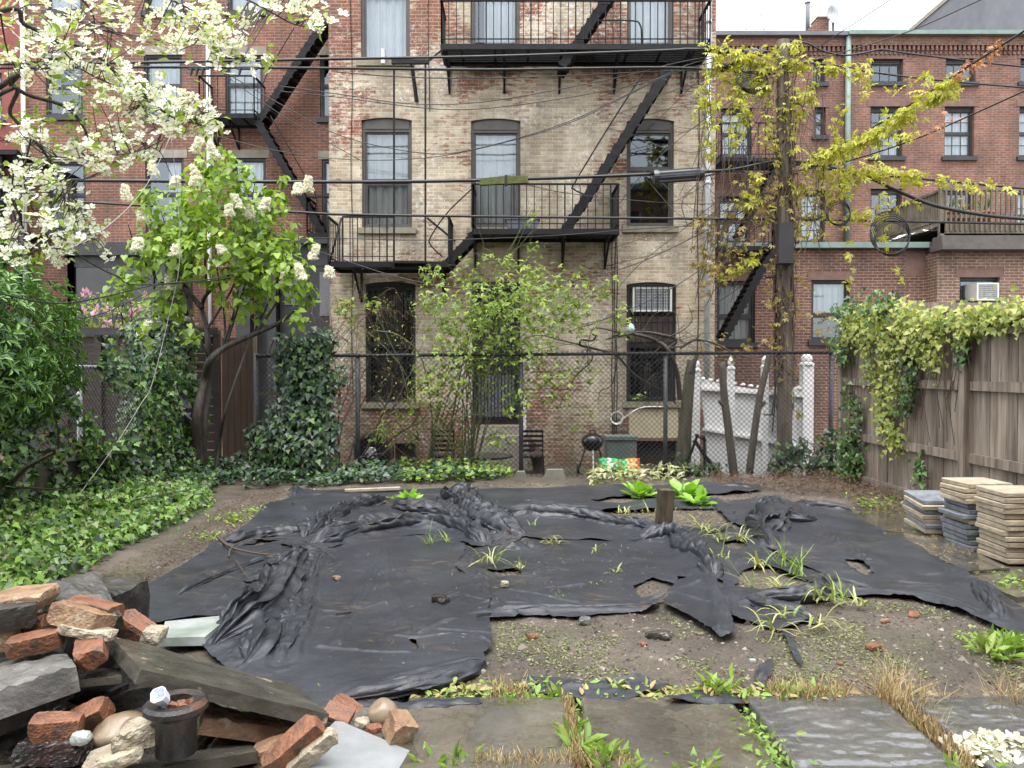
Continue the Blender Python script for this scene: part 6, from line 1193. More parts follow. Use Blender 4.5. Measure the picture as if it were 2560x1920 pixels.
wallivy('ivy', 'tall column of dark ivy over the left fence post', [(770, 880, 60, 11.5), (745, 930, 70, 11.5), (800, 940, 60, 11.5), (770, 1000, 75, 11.5), (730, 1060, 70, 11.4), (790, 1080, 75, 11.4), (760, 1140, 80, 11.3), (690, 1120, 55, 11.4), (650, 1150, 50, 11.5), (600, 1170, 45, 11.5), (650, 1090, 40, 11.6), (560, 1180, 40, 11.4), (720, 870, 45, 11.5), (800, 850, 40, 11.5)], 300, [G_ivyd, G_ivyd, G_ivy], .082)
def groundivy(k, poly, mat, sz, par, zlo, zhi):
    pw = np.array([G(*q)[:2] for q in poly]); x = rg.uniform(pw[:, 0].min(), pw[:, 0].max(), k); y = rg.uniform(pw[:, 1].min(), pw[:, 1].max(), k); q = (sdf(x, y, pw) < 0) & (fbm(x*1.3, y*2, 3, 15) > -.22); x, y = x[q], y[q]; n_ = len(x)
    z = ground_h(x, y)+rg.uniform(zlo, zhi, n_)*(.5+.5*np.clip(fbm(x*1.5, y*1.5, 2, 3)+.6, 0, 1)); leaves('foliage', IVY, np.stack([x, y, z], -1), np.array([0, -.35, .9])+rg.normal(0, .4, (n_, 3)), sz*rg.uniform(.6, 1.3, n_), mat, par, None, rg)
gi = T('ivy_groundcover', 'low carpet of ivy between the black fabric and the back fence', 'ivy', (-2, 11.3, 0)); gi['kind'] = 'stuff'
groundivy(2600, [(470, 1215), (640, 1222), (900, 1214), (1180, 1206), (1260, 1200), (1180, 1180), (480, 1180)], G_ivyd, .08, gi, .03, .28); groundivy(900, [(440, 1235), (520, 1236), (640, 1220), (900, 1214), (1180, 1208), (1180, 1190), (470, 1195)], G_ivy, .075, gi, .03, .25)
groundivy(700, [(1000, 1212), (1280, 1206), (1280, 1180), (1000, 1182)], G_weed, .07, gi, .05, .3)
# ================================================================ evergreen shrub at the left edge
ls = T('evergreen_shrub', 'large glossy evergreen shrub bulging in from the left edge', 'shrub', (-4.9, 7, 0))
mb = MB(); tips = []
for i in range(6): grow(mb, (-4.9+R2.uniform(-.3, .3), 7+R2.uniform(-.5, .5), 0), (R2.uniform(-.3, .4), R2.uniform(-.3, .3), 1), 1.3, .03, 2, R2, tips, .5)
O('branches', mb, M['bark'], ls)
k = 2300; q = unit(rg.normal(size=(k, 3))); lob = 1+.28*fbm(q[:, 0]*3+4, q[:, 2]*3+q[:, 1]*2, 3, 5); base = np.array([-5.0, 7.0, 1.85])+q*np.array([.80, 1.4, .95])*(rg.random(k)**.3*lob)[:, None]
q = np.concatenate([q, q[:0]]); pos = []; nr = []; dr = []
for j in range(6):
    a = 2*math.pi*j/6+rg.normal(0, .3, k); out_ = unit(q+np.array([0, 0, .5])); s1 = unit(np.cross(out_, np.array([.3, .2, 1.]))); s2 = np.cross(out_, s1); d_ = unit(s1*np.cos(a)[:, None]+s2*np.sin(a)[:, None]+out_*.55); pos.append(base+d_*.01); dr.append(d_); nr.append(out_-d_*.4+rg.normal(0, .15, (k, 3)))
leaves('foliage', LONG, np.concatenate(pos), np.concatenate(nr), .088*rg.uniform(.6, 1.25, k*6), G_laurel, ls, np.concatenate(dr), rg)
# ================================================================ white lilac
li = T('lilac_tree', 'multi stemmed white lilac in flower before the slat fence', 'tree', W(501, 1206, 11.2)); dl = 11.2
mb = MB()
def br(mb, pts, r0, r1, d=dl, wob=.25, n=5, seg=7):
    ps = [W(px, py, d+R2.uniform(-wob, wob) if i else d) for i, (px, py) in enumerate(pts)]; s = spline(ps, n); mb.tube(s, list(np.linspace(r0, r1, len(s))), seg, False); return s
br(mb, [(503, 1210), (494, 1120), (494, 1028), (513, 950), (525, 903), (564, 868), (641, 833), (692, 810), (740, 775)], .085, .02)
br(mb, [(508, 1205), (510, 1060), (525, 960), (521, 872), (517, 818), (505, 771), (517, 736), (560, 700), (583, 678), (640, 640)], .06, .012)
br(mb, [(505, 771), (467, 728), (425, 716), (389, 693), (350, 640)], .04, .012); br(mb, [(536, 1200), (550, 1100), (564, 1028), (603, 911), (634, 833), (680, 740)], .03, .01)
for pl in ([(517, 736), (512, 640), (505, 505), (500, 440)], [(564, 868), (560, 780), (540, 640), (545, 480)], [(525, 903), (480, 800), (440, 650), (400, 520)], [(564, 868), (610, 720), (650, 600), (690, 500)], [(641, 833), (700, 740), (745, 640), (740, 500)], [(520, 820), (590, 700), (620, 560), (640, 440)], [(389, 693), (340, 620), (320, 560)], [(545, 900), (590, 760), (600, 640)]): br(mb, pl, .02, .006, n=4, seg=5)
O('trunk', mb, M['bark'], li, True)
cs = [(430, 570, 85), (490, 500, 75), (560, 520, 95), (650, 570, 85), (715, 690, 70), (560, 640, 90), (440, 640, 80), (365, 620, 58), (620, 730, 75), (755, 730, 42), (525, 425, 55), (600, 440, 48), (680, 500, 48), (380, 500, 38), (330, 690, 45), (420, 760, 60), (300, 735, 42), (690, 610, 50), (470, 840, 40, .5), (575, 385, 20), (545, 365, 16), (710, 450, 18), (640, 640, 60), (480, 580, 60), (770, 610, 25, .5), (745, 800, 35, .6), (355, 830, 30, .5)]
p, n_ = clump([(c[0], c[1], c[2], dl+R2.uniform(-.45, .45), c[3] if len(c) > 3 else 1) for c in cs], 112, rg, .8); k = len(p); q = rg.random(k) < .93
leaves('foliage', HEART, p[q], n_[q], .11*rg.uniform(.6, 1.25, q.sum()), G_lilac, li, np.array([0, -.15, -.8])+rg.normal(0, .45, (q.sum(), 3)), rg)
pan = [(517, 358), (486, 381), (544, 397), (482, 420), (385, 439), (494, 447), (435, 463), (307, 478), (486, 467), (360, 552), (537, 393), (696, 490), (743, 486), (599, 521), (622, 549), (560, 412), (342, 622), (342, 625), (439, 639), (500, 643), (560, 635), (781, 648), (824, 693), (424, 693), (428, 724), (354, 837), (711, 717), (414, 849), (755, 698), (318, 500), (770, 480), (600, 500), (575, 540), (660, 525)]
fl = []; fn = []
for (px, py) in [q for i_, q in enumerate(pan) if i_ % 4 != 3]:
    c = np.array(W(px, py, dl-.45+R2.uniform(-.3, .3))); L_ = R2.uniform(.12, .22); k = 200; t = rg.random(k); w_ = .085*(1-t*.45); a = rg.uniform(0, 6.28, k); ax = unit(np.array([R2.uniform(-.5, .5), R2.uniform(-.3, .1), 1.])); rr_ = w_*np.sqrt(rg.random(k))
    off = np.stack([np.cos(a)*rr_, np.sin(a)*rr_, np.zeros(k)], -1); fl.append(c+ax*(t*L_)[:, None]+off); fn.append(off*12+np.array([0, -.4, .5])+rg.normal(0, .4, (k, 3)))
leaves('flower_panicles', multi(DIAM, [0, 1.57, 3.14, 4.71]), np.concatenate(fl), np.concatenate(fn), .027, G_lflow, li, None, rg)
# ================================================================ white dogwood over the top left
dw = T('dogwood_tree', 'white flowering dogwood with dark branches reaching in at top left', 'tree', (-4.4, 4.6, 0)); mb = MB(); dd = 5.0
mb.tube(spline([(-4.4, 4.6, -.1), (-4.35, 4.65, 1.2), (-4.45, 4.7, 2.4), (-4.2, 4.8, 3.4)], 6), list(np.linspace(.11, .075, 19)), 12, False)
def bd(start, pts, r0, r1, d0=4.8, d1=5.2):
    ps = ([Vector(start)] if start else [])+[W(px, py, d0+(d1-d0)*i/max(1, len(pts)-1)) for i, (px, py) in enumerate(pts)]; s = spline(ps, 6); mb.tube(s, list(np.linspace(r0*.5, r1*.8, len(s))), 7, False); return s
BR = []
BR.append(bd((-4.2, 4.8, 3.4), [(0, 28), (60, 60), (130, 92), (230, 130), (300, 192), (370, 248), (430, 292), (500, 312)], .035, .006)); BR.append(bd((-4.45, 4.7, 2.4), [(0, 216), (27, 212), (70, 237), (160, 265), (202, 307), (233, 373), (235, 412)], .04, .005))
BR.append(bd((-4.45, 4.7, 2.4), [(0, 235), (25, 285), (78, 342), (117, 390), (150, 450), (200, 520), (230, 600)], .03, .004)); BR.append(bd((-4.2, 4.8, 3.4), [(-40, -60), (150, -50), (206, 0), (233, 39), (237, 78)], .025, .004)); BR.append(bd(None, [(150, -60), (330, -40), (430, 0), (505, 47), (545, 117), (590, 150)], .02, .004))
BR.append(bd(None, [(330, -60), (520, -40), (640, 10), (740, 62), (800, 60)], .02, .004)); BR.append(bd(None, [(130, 92), (200, 170), (290, 215), (330, 230), (400, 340)], .012, .003)); BR.append(bd(None, [(117, 390), (200, 395), (310, 385), (390, 372), (430, 440)], .009, .003)); BR.append(bd(None, [(78, 342), (60, 450), (90, 540), (140, 620)], .012, .003))
BR.append(bd((-4.35, 4.65, 2.0), [(-20, 420), (30, 500), (60, 580), (50, 640)], .015, .003)); BR.append(bd(None, [(0, 28), (20, 130), (60, 190), (110, 160)], .012, .003)); BR.append(bd(None, [(150, 450), (240, 440), (330, 370), (380, 350)], .006, .002)); BR.append(bd(None, [(-30, 120), (60, 150), (160, 170)], .01, .003)); BR.append(bd(None, [(-20, 330), (20, 440), (100, 470), (190, 520)], .01, .003))
# clusters: px, py, radius, flowers
CL = [(60, 60, 55, 14), (120, 40, 60, 22), (190, 30, 55, 20), (250, 20, 45, 14), (40, 120, 50, 12), (30, 170, 40, 10), (100, 165, 45, 16), (160, 120, 55, 22), (140, 80, 45, 14), (210, 90, 50, 18), (230, 150, 55, 22), (180, 190, 45, 16), (120, 210, 45, 12), (280, 160, 45, 18), (310, 210, 50, 24), (270, 235, 45, 18), (350, 200, 40, 16), (340, 250, 45, 24), (380, 240, 40, 16), (400, 270, 45, 24), (430, 255, 40, 16), (450, 290, 45, 26), (490, 275, 35, 16), (505, 305, 35, 16), (540, 310, 26, 7), (430, 320, 28, 8), (340, 110, 20, 4), (320, 45, 18, 4), (340, 40, 34, 10), (390, 90, 34, 12), (440, 100, 42, 20), (480, 70, 45, 20), (530, 60, 45, 20), (520, 110, 45, 22), (575, 90, 40, 16), (590, 140, 36, 14), (640, 150, 28, 10), (600, 40, 40, 14), (450, 30, 40, 14), (520, 15, 40, 14), (660, 20, 40, 14), (720, 15, 36, 12), (765, 40, 32, 12), (800, 40, 28, 12), (790, 70, 20, 6), (560, 135, 30, 10), (380, 30, 30, 8), (270, 60, 26, 6),
      (250, 320, 30, 8), (300, 320, 34, 12), (340, 320, 26, 7), (240, 370, 34, 12), (290, 370, 42, 20), (340, 370, 38, 16), (200, 390, 34, 12), (160, 370, 30, 8), (250, 410, 34, 14), (380, 375, 24, 7), (80, 430, 36, 14), (130, 450, 42, 20), (40, 440, 32, 12), (110, 400, 32, 10), (150, 490, 42, 22), (90, 500, 42, 20), (30, 500, 36, 14), (60, 560, 42, 20), (130, 550, 45, 22), (190, 560, 40, 18), (180, 520, 36, 14), (230, 590, 34, 12), (120, 600, 40, 16), (170, 600, 36, 14), (60, 630, 32, 10), (20, 600, 34, 12), (250, 570, 24, 6), (130, 640, 24, 7), (260, 640, 20, 4), (20, 340, 20, 4), (60, 350, 22, 5), (170, 270, 22, 4), (60, 330, 22, 4), (110, 335, 24, 6), (40, 645, 36, 8), (165, 640, 18, 3)]
fp_, fn_, lp, ln = [], [], [], []; tw = mb
near = np.array([list(q) for s in BR for q in s])
for (px, py, r, k) in CL:
    d = 5.0+R2.uniform(-.45, .45); C_ = np.array(W(px, py, d)); rm = r/FPX*d; k = int(k*1.1)+1
    o_ = rg.normal(0, .62, (k, 3))*np.array([rm*1.05, rm*1.3, rm*.78]); P_ = C_+o_; fp_.append(P_); fn_.append(np.array([.0, -.55, .75])+rg.normal(0, .5, (k, 3)))
    m2 = max(2, k//2); o2 = rg.normal(0, .6, (m2, 3))*np.array([rm, rm, rm*.75]); lp.append(C_+o2); ln.append(np.array([0, -.4, .7])+rg.normal(0, .5, (m2, 3)))
    j = np.argmin(((near-C_)**2).sum(1)); a = Vector(near[j])
    for i in range(max(4, k//3)):
        b_ = Vector(P_[R2.randrange(k)])-Vector((0, 0, .01)); dd_ = ((near-np.array(b_))**2).sum(1); a = Vector(near[np.argsort(dd_)[R2.randrange(0, 4)]]); mid = a.lerp(b_, .55)+Vector((R2.uniform(-.03, .03), R2.uniform(-.03, .03), R2.uniform(-.03, .02)))
        tw.tube([a, mid, b_], [.004, .003, .0018], 4, False)
for (px, py, r, k) in ((10, 60, 40, 12), (15, 130, 30, 10), (95, 290, 45, 22), (130, 310, 45, 22), (200, 270, 40, 14), (30, 290, 40, 14), (60, 310, 36, 12), (150, 220, 34, 10), (40, 20, 40, 10), (225, 280, 34, 10), (180, 330, 30, 8), (20, 400, 30, 6), (240, 225, 25, 5), (350, 130, 20, 5), (670, 150, 18, 5), (410, 145, 18, 5), (690, 140, 15, 3), (250, 200, 30, 8), (520, 330, 18, 5), (480, 200, 4, 1)):
    C_ = np.array(W(px, py, 5.05)); rm = r/FPX*5; lp.append(C_+rg.normal(0, .6, (k, 3))*rm); ln.append(np.array([0, -.4, .7])+rg.normal(0, .5, (k, 3)))
O('trunk', mb, M['bark'], dw, True)
fp_ = np.concatenate(fp_); k = len(fp_); leaves('flowers', FLOWER, fp_, np.concatenate(fn_), .037*rg.uniform(.65, 1.15, k), G_white, dw, None, rg)
o_ = leaves('flower_centres', multi(DIAM, list(np.arange(0, 6.2, .8))), fp_+np.array([0, -.003, .004]), np.concatenate(fn_), .008, G_weed, dw, None, rg)
lp = np.concatenate(lp); leaves('foliage', OVAL, lp, np.concatenate(ln), .062*rg.uniform(.6, 1.25, len(lp)), G_dogl, dw, np.array([0, -.1, -.5])+rg.normal(0, .6, (len(lp), 3)), rg)
# ================================================================ climbing rose and twiggy shrubs at the fence
rs = T('rose_bush', 'tall loose rose bush with arching canes at the chain link fence', 'shrub', W(1150, 1190, 11.9)); mb = MB(); dr_ = 11.9
cs = [(1180, 790, 120), (1290, 740, 95), (1400, 740, 80), (1445, 800, 60), (1110, 930, 85), (1210, 900, 100), (1320, 880, 85), (1385, 960, 60), (1090, 760, 55), (1180, 680, 42), (1330, 690, 55), (1500, 720, 40), (1555, 790, 35), (865, 770, 40), (930, 760, 30, .7), (1100, 1040, 50), (960, 1080, 36), (1080, 685, 42), (1480, 930, 36), (1250, 1100, 45, .7), (1260, 655, 28), (1340, 620, 26, .7), (1325, 560, 20, .6), (1335, 530, 14, .8), (1220, 640, 22), (1450, 690, 24), (1470, 1030, 26, .6), (1005, 1040, 45, .8), (1030, 1090, 30), (1160, 1100, 36, .7), (1290, 1000, 55), (1070, 980, 50), (1440, 1060, 20, .5), (1540, 700, 22, .6), (1600, 1000, 24, .6), (940, 1100, 26, .7), (1210, 780, 80), (1330, 790, 80), (1570, 840, 22, .5), (1120, 830, 60)]
p, n_ = clump([(c[0], c[1], c[2], dr_+R2.uniform(-.35, .35), c[3] if len(c) > 3 else 1) for c in cs], 92, rg, .9); k = len(p)
leaves('foliage', TRI, p, n_, .07*rg.uniform(.6, 1.35, k), G_rose, rs, np.array([0, -.1, -.3])+rg.normal(0, .6, (k, 3)), rg)
for c in cs:
    for j in range(1):
        bx0 = R2.choice((1070, 1100, 1130, 1160, 1180)) if c[0] > 1000 else R2.choice((1060, 940)); a = W(bx0+R2.uniform(-12, 12), 1190, dr_); b_ = W(c[0]+R2.uniform(-.6, .6)*c[2], c[1]+R2.uniform(-.6, .6)*c[2], dr_+R2.uniform(-.4, .4)); m1 = a.lerp(b_, .5)+Vector((R2.uniform(-.15, .15)+(a.x-b_.x)*.22, R2.uniform(-.2, .2), abs(b_.x-a.x)*.25)); mb.tube(spline([a, m1, b_], 6), list(np.linspace(.011, .003, 13)), 5, False)
        for q in range(3): e = b_+Vector((R2.gauss(0, .22), R2.gauss(0, .15), R2.gauss(.02, .18))); mb.tube([b_.lerp(m1, R2.random()*.4), b_.lerp(e, .5)+Vector((0, 0, .03)), e], [.004, .003, .002], 4, False)
mb.tube(spline([W(1070, 1190, 11.9), W(1080, 1050, 11.9), W(1055, 900, 11.9), W(1000, 840, 11.8), W(940, 826, 11.8)], 6), list(np.linspace(.016, .006, 25)), 6, False)
O('canes', mb, M['cane'], rs)
ts = T('twiggy_shrub', 'mostly bare brown twiggy shrub left of the rose bush', 'shrub', W(860, 1190, 12.0)); mb = MB(); tips = []
for (px, py, dx, dz, L_) in ((845, 1190, .5, 1, 1.3), (880, 1185, .9, .9, 1.2), (860, 1190, .1, 1, 1.5), (900, 1150, .7, 1, 1.2), (840, 1180, .25, 1, 1.6), (930, 1100, .5, .9, 1.1)): grow(mb, W(px, py, 12.0), (dx, 0, dz), L_, .02, 4, R2, tips, .55, 4, .10, .62, (2, 3))
O('branches', mb, M['twig'], ts); q = np.array([t[0] for t in tips if t[0][2] > .5]); q = np.repeat(q, 3, 0)+rg.normal(0, .05, (len(q)*3, 3)); leaves('foliage', OVAL, q, rg.normal(0, 1, (len(q), 3))+np.array([0, -.3, .6]), .03*rg.uniform(.6, 1.4, len(q)), LEAF('tiny_spring_leaf', [(.28, .26, .05), (.22, .24, .05), (.35, .30, .08)], .5, .3), ts, None, rg)
rp = T('bramble', 'tangle of thin reddish brown stems above the ivy column', 'shrub', W(800, 1180, 12.1)); mb = MB(); tips = []
for i in range(16): a = W(R2.uniform(760, 830), R2.uniform(880, 960), 12.0); b_ = W(R2.uniform(770, 1000), R2.uniform(720, 850), 12.0+R2.uniform(-.3, .3)); mb.tube(spline([a, a.lerp(b_, .5)+Vector((R2.uniform(-.2, .2), 0, R2.uniform(.1, .4))), b_, b_+Vector((R2.uniform(.0, .3), 0, -R2.uniform(.1, .3)))], 6), .004, 4, False)
O('stems', mb, P('reddish_stem', [(.07, .035, .022), (.13, .07, .045)], 6, (.6, .8), .2), rp); p, n_ = clump([(850, 760, 40, 12), (880, 820, 36, 12), (960, 860, 50, 12), (820, 800, 30, 12)], 22, rg); leaves('foliage', OVAL, p, n_, .05, G_rose, rp, None, rg)
# gnarled bare branches right of the rose
gb = T('gnarled_vine', 'gnarled bare vine branches hooked over the fence rail', 'vine', W(1690, 1150, 11.9)); mb = MB()
for pl, r0, r1 in (([(1700, 1000), (1692, 930), (1668, 872), (1640, 852), (1600, 838), (1560, 834), (1530, 840)], .04, .018), ([(1668, 872), (1690, 850), (1650, 836), (1602, 830), (1560, 838), (1515, 848)], .032, .012), ([(1545, 890), (1520, 880), (1470, 868), (1450, 862), (1455, 850), (1480, 852), (1490, 840), (1482, 836)], .022, .014), ([(1545, 890), (1580, 930), (1620, 960), (1660, 980), (1690, 1010)], .02, .012), ([(1470, 868), (1480, 900), (1440, 940), (1410, 990), (1395, 1030)], .014, .004), ([(1545, 890), (1530, 960), (1500, 980), (1495, 1020)], .012, .003), ([(1700, 870), (1740, 850), (1790, 860), (1830, 880), (1880, 895), (1930, 880)], .022, .008), ([(1640, 852), (1700, 830), (1730, 800), (1720, 760)], .014, .003), ([(1450, 862), (1400, 850), (1350, 838), (1310, 845)], .012, .004), ([(1560, 834), (1500, 820), (1480, 824)], .016, .006), ([(1668, 872), (1720, 860), (1760, 830)], .016, .004), ([(1690, 930), (1660, 970), (1640, 1040)], .01, .003)): br(mb, pl, r0, r1, 11.85, .12, 6, 7)
for i in range(70): x0_, y0_ = R2.choice(((1600, 838), (1660, 860), (1540, 890), (1470, 868), (1700, 850), (1620, 950), (1750, 850))); a = W(x0_, y0_, 11.85); e = a+Vector((R2.gauss(0, .4), R2.gauss(0, .2), R2.gauss(.05, .35))); mb.tube(spline([a, a.lerp(e, .5)+Vector((R2.gauss(0, .1), 0, R2.gauss(0, .1))), e], 4), list(np.linspace(.006, .0018, 9)), 4, False)
O('branches', mb, M['bark'], gb, True)
# pink magnolia-like shrub behind the slat fence
pk = T('flowering_shrub', 'pink and yellow green flowering shrub behind the slat fence', 'shrub', W(250, 1100, 13.6)); cs = [(200, 790, 45, 13.6), (260, 800, 45, 13.6), (320, 790, 45, 13.6), (380, 800, 45, 13.6), (240, 760, 30, 13.6), (170, 820, 40, 13.6), (420, 790, 36, 13.6), (300, 830, 40, 13.6), (350, 770, 30, 13.6), (220, 830, 40, 13.6)]
p, n_ = clump(cs, 130, rg); leaves('foliage', OVAL, p, n_, .09*rg.uniform(.6, 1.2, len(p)), G_dogl, pk, None, rg); k = 26; c = np.array([W(R2.uniform(195, 370), R2.uniform(730, 850), 13.2) for i in range(k)]); c = np.repeat(c, 5, 0)+rg.normal(0, .02, (k*5, 3)); leaves('blossoms', OVAL, c, rg.normal(0, .6, (k*5, 3))+np.array([0, -1, 0]), .10, G_pink, pk, np.array([0, 0, 1])+rg.normal(0, .45, (k*5, 3)), rg)
mb = MB(); tips = []
for i in range(5): grow(mb, W(R2.uniform(200, 400), 1120, 13.6), (R2.uniform(-.2, .2), 0, 1), 1.5, .03, 2, R2, tips, .4)
O('branches', mb, M['bark'], pk)
# ================================================================ vine on the pole and its wires
pv = T('creeper_vine', 'yellow green creeper hanging over the utility pole and its wires', 'vine', W(1955, 1165, 12.2)); YV = 12.2
def strand(pts, n_, spread, d=YV, hang=0.):
    n_ = int(n_*.58); s = np.array([list(W(px, py, (q[0] if q else d))) for (px, py, *q) in pts]); L_ = np.array([list(v) for v in spline([Vector(q) for q in s], 8)]); i = rg.integers(0, len(L_)-1, n_); t = rg.random(n_)[:, None]; p = L_[i]*(1-t)+L_[i+1]*t+rg.normal(0, spread, (n_, 3)); p[:, 2] -= hang*rg.random(n_)**2; return p
Yp = [strand([(1735, 115), (1790, 112), (1860, 122), (1930, 130), (1960, 115), (2010, 104)], 110, .06), strand([(1770, 130), (1850, 150), (1940, 170), (2010, 165), (2060, 172), (2110, 172), (2172, 168)], 260, .07), strand([(1990, 180), (1975, 260), (1970, 330), (1985, 380)], 110, .09), strand([(2035, 200), (2020, 260), (1985, 300)], 70, .06), strand([(2110, 172), (2160, 195), (2220, 222), (2290, 205), (2330, 198)], 60, .045), strand([(2120, 250), (2098, 300), (2090, 350)], 36, .05), strand([(2170, 180), (2165, 230), (2150, 270)], 24, .04)]
Yp += [strand([(px, y0), (px+R2.uniform(-12, 12), (y0+y1)/2), (px+R2.uniform(-16, 16), y1)], n_, .055) for px, y0, y1, n_ in ((1765, 150, 300, 50), (1785, 140, 400, 80), (1752, 220, 300, 18), (1775, 250, 390, 45), (1835, 180, 360, 60), (1862, 170, 330, 55), (1850, 190, 300, 40), (1822, 160, 260, 30), (1880, 180, 330, 45), (1910, 150, 360, 60), (1930, 200, 420, 60), (1800, 120, 190, 40), (1845, 120, 200, 50), (1895, 120, 210, 50), (1835, 300, 400, 18))]
Yp += [strand([(2043, 392, 12.2), (2100, 372, 11.7), (2180, 335, 11), (2250, 290, 10.4), (2330, 236, 9.7), (2385, 198, 9.2)], 760, .055, hang=.08), strand([(2110, 378, 11.9), (2160, 370, 11.6), (2240, 352, 11), (2290, 338, 10.6)], 55, .045), strand([(2000, 410), (2070, 440), (2130, 428), (2190, 432), (2260, 440), (2300, 445)], 200, .07), strand([(2060, 500), (2110, 460), (2160, 430), (2230, 425)], 190, .085), strand([(2260, 440), (2350, 450), (2430, 458), (2520, 470)], 90, .05), strand([(2020, 530), (2080, 540), (2150, 540), (2200, 545)], 70, .05), strand([(2200, 460), (2215, 520), (2230, 560)], 26, .05), strand([(2230, 505), (2290, 505), (2310, 540)], 20, .04), strand([(1810, 690), (1850, 670), (1895, 640)], 70, .04), strand([(2185, 560), (2200, 600), (2230, 650), (2250, 700)], 20, .05), strand([(2110, 560), (2120, 640), (2118, 720)], 26, .05)]
Yp.append(clump([(1850, 140, 40, YV), (1905, 160, 40, YV), (1880, 210, 36, YV), (1990, 165, 36, YV), (1985, 460, 36, YV), (1880, 460, 40, YV), (2020, 480, 46, YV), (2005, 560, 36, YV), (1900, 520, 40, YV), (1850, 500, 36, YV)], 42, rg)[0])
Yp = np.concatenate(Yp); k = len(Yp); leaves('foliage', PALM, Yp, np.array([0, -.6, .6])+rg.normal(0, .5, (k, 3)), .12*rg.uniform(.45, 1.15, k), G_vine, pv, np.array([0, -.2, -.8])+rg.normal(0, .55, (k, 3)), rg)
Bz = [strand([(1930, 470), (1880, 520), (1820, 580), (1780, 640), (1770, 700)], 170, .13), strand([(1900, 560), (1850, 620), (1800, 660)], 90, .12), strand([(1740, 560), (1790, 560), (1840, 540)], 70, .12), strand([(1760, 600), (1770, 680), (1760, 740)], 60, .09), strand([(1950, 300), (1935, 420), (1950, 560)], 70, .1), strand([(1990, 420), (1995, 560), (1990, 700), (1975, 800)], 130, .11), strand([(1935, 600), (1930, 700), (1945, 800), (1940, 880)], 110, .1), strand([(2010, 480), (2040, 560), (2050, 600)], 50, .1), strand([(1790, 850), (1830, 880), (1880, 870), (1935, 900)], 60, .1), strand([(2000, 800), (2040, 790), (2070, 850)], 40, .1), strand([(1960, 900), (1970, 1050)], 30, .1), strand([(1990, 560), (2040, 520), (2100, 500)], 60, .09)]
Bz = np.concatenate(Bz); k = len(Bz); leaves('foliage', PALM, Bz, np.array([0, -.6, .5])+rg.normal(0, .55, (k, 3)), .105*rg.uniform(.4, 1.1, k), G_bronze, pv, np.array([0, -.2, -.8])+rg.normal(0, .6, (k, 3)), rg)
Rd = np.concatenate([strand([(2385, 198, 9.2), (2440, 160, 8.8), (2520, 105, 8.1)], 90, .035), strand([(2290, 338, 10.6), (2340, 322, 10.2), (2370, 310, 10)], 22, .03), strand([(2340, 260, 10.2), (2380, 290, 10.2), (2400, 300, 10)], 12, .05), strand([(2390, 500), (2410, 505)], 6, .03)]); k = len(Rd); leaves('young_foliage', PALM, Rd, np.array([0, -.6, .5])+rg.normal(0, .5, (k, 3)), .075*rg.uniform(.5, 1.1, k), G_red, pv, None, rg)
mb = MB()
for i in range(85):
    x0_ = R2.uniform(1740, 2060); y0_ = R2.uniform(130, 460); a = W(x0_, y0_, YV+R2.uniform(-.15, .15)); e = W(x0_+R2.gauss(0, 30)-(30 if x0_ < 1900 else 0), y0_+R2.uniform(80, 330), YV+R2.uniform(-.2, .2)); m1 = a.lerp(e, .5)+Vector((R2.gauss(0, .15), R2.gauss(0, .08), R2.gauss(0, .05))); mb.tube(spline([a, m1, e], 5), R2.uniform(.003, .008), 4, False)
for i in range(30): x0_ = R2.uniform(1730, 1800); a = W(R2.uniform(1880, 1945), R2.uniform(430, 560), YV); e = W(x0_, R2.uniform(600, 800), YV+R2.uniform(-.2, .2)); mb.tube(spline([a, a.lerp(e, .5)+Vector((R2.gauss(-.1, .12), 0, R2.gauss(.05, .1))), e], 5), R2.uniform(.003, .007), 4, False)
O('stems', mb, M['twig'], pv)
# ================================================================ variegated vine over the right fence
fv = T('fence_vine', 'yellow variegated vine spilling over the right wooden fence', 'vine', (4.8, 10, 0))
def FX(px, py, x=4.84): return W(px, py, x*FPX/(px-1280))
def fst(pts, n_, spread, hang=0):
    n_ = int(n_*1.7); L_ = np.array([list(v) for v in spline([FX(*q) for q in pts], 8)]); i = rg.integers(0, len(L_)-1, n_); t = rg.random(n_)[:, None]; n_ = n_; p = L_[i]*(1-t)+L_[i+1]*t+rg.normal(0, 1, (n_, 3))*np.array([spread*.6, spread, spread]); p[:, 2] -= hang*rg.random(n_)**1.5; p[:, 0] = np.minimum(p[:, 0], 4.9+(p[:, 2] > 2.1)*.3); return p
Y1 = [fst([(2110, 790), (2180, 780), (2240, 770), (2300, 785), (2400, 790), (2470, 780), (2560, 765), (2640, 760)], 700, .075, .1), fst([(2110, 820), (2160, 800), (2220, 810), (2300, 815)], 420, .09, .25), fst([(2300, 790), (2340, 830), (2350, 870), (2330, 910)], 110, .08), fst([(2250, 830), (2290, 850), (2310, 900)], 130, .08), fst([(2200, 820), (2215, 900), (2200, 1000), (2210, 1060), (2250, 1100)], 240, .07), fst([(2230, 850), (2240, 950), (2215, 1050), (2235, 1120)], 150, .07), fst([(2160, 800), (2170, 900), (2180, 960)], 90, .08), fst([(2460, 790), (2420, 820), (2400, 850)], 90, .06), fst([(2510, 790), (2500, 805), (2540, 800)], 40, .05)]
Y1 = np.concatenate(Y1); k = len(Y1); leaves('foliage', IVY, Y1, np.array([-.75, -.5, .45])+rg.normal(0, .4, (k, 3)), .058*rg.uniform(.5, 1.3, k), LEAF('variegated_leaf', [(.34, .36, .06), (.22, .29, .05), (.45, .45, .12), (.12, .2, .04), (.40, .42, .09)], .45, .3), fv, np.array([0, -.2, -.9])+rg.normal(0, .4, (k, 3)), rg)
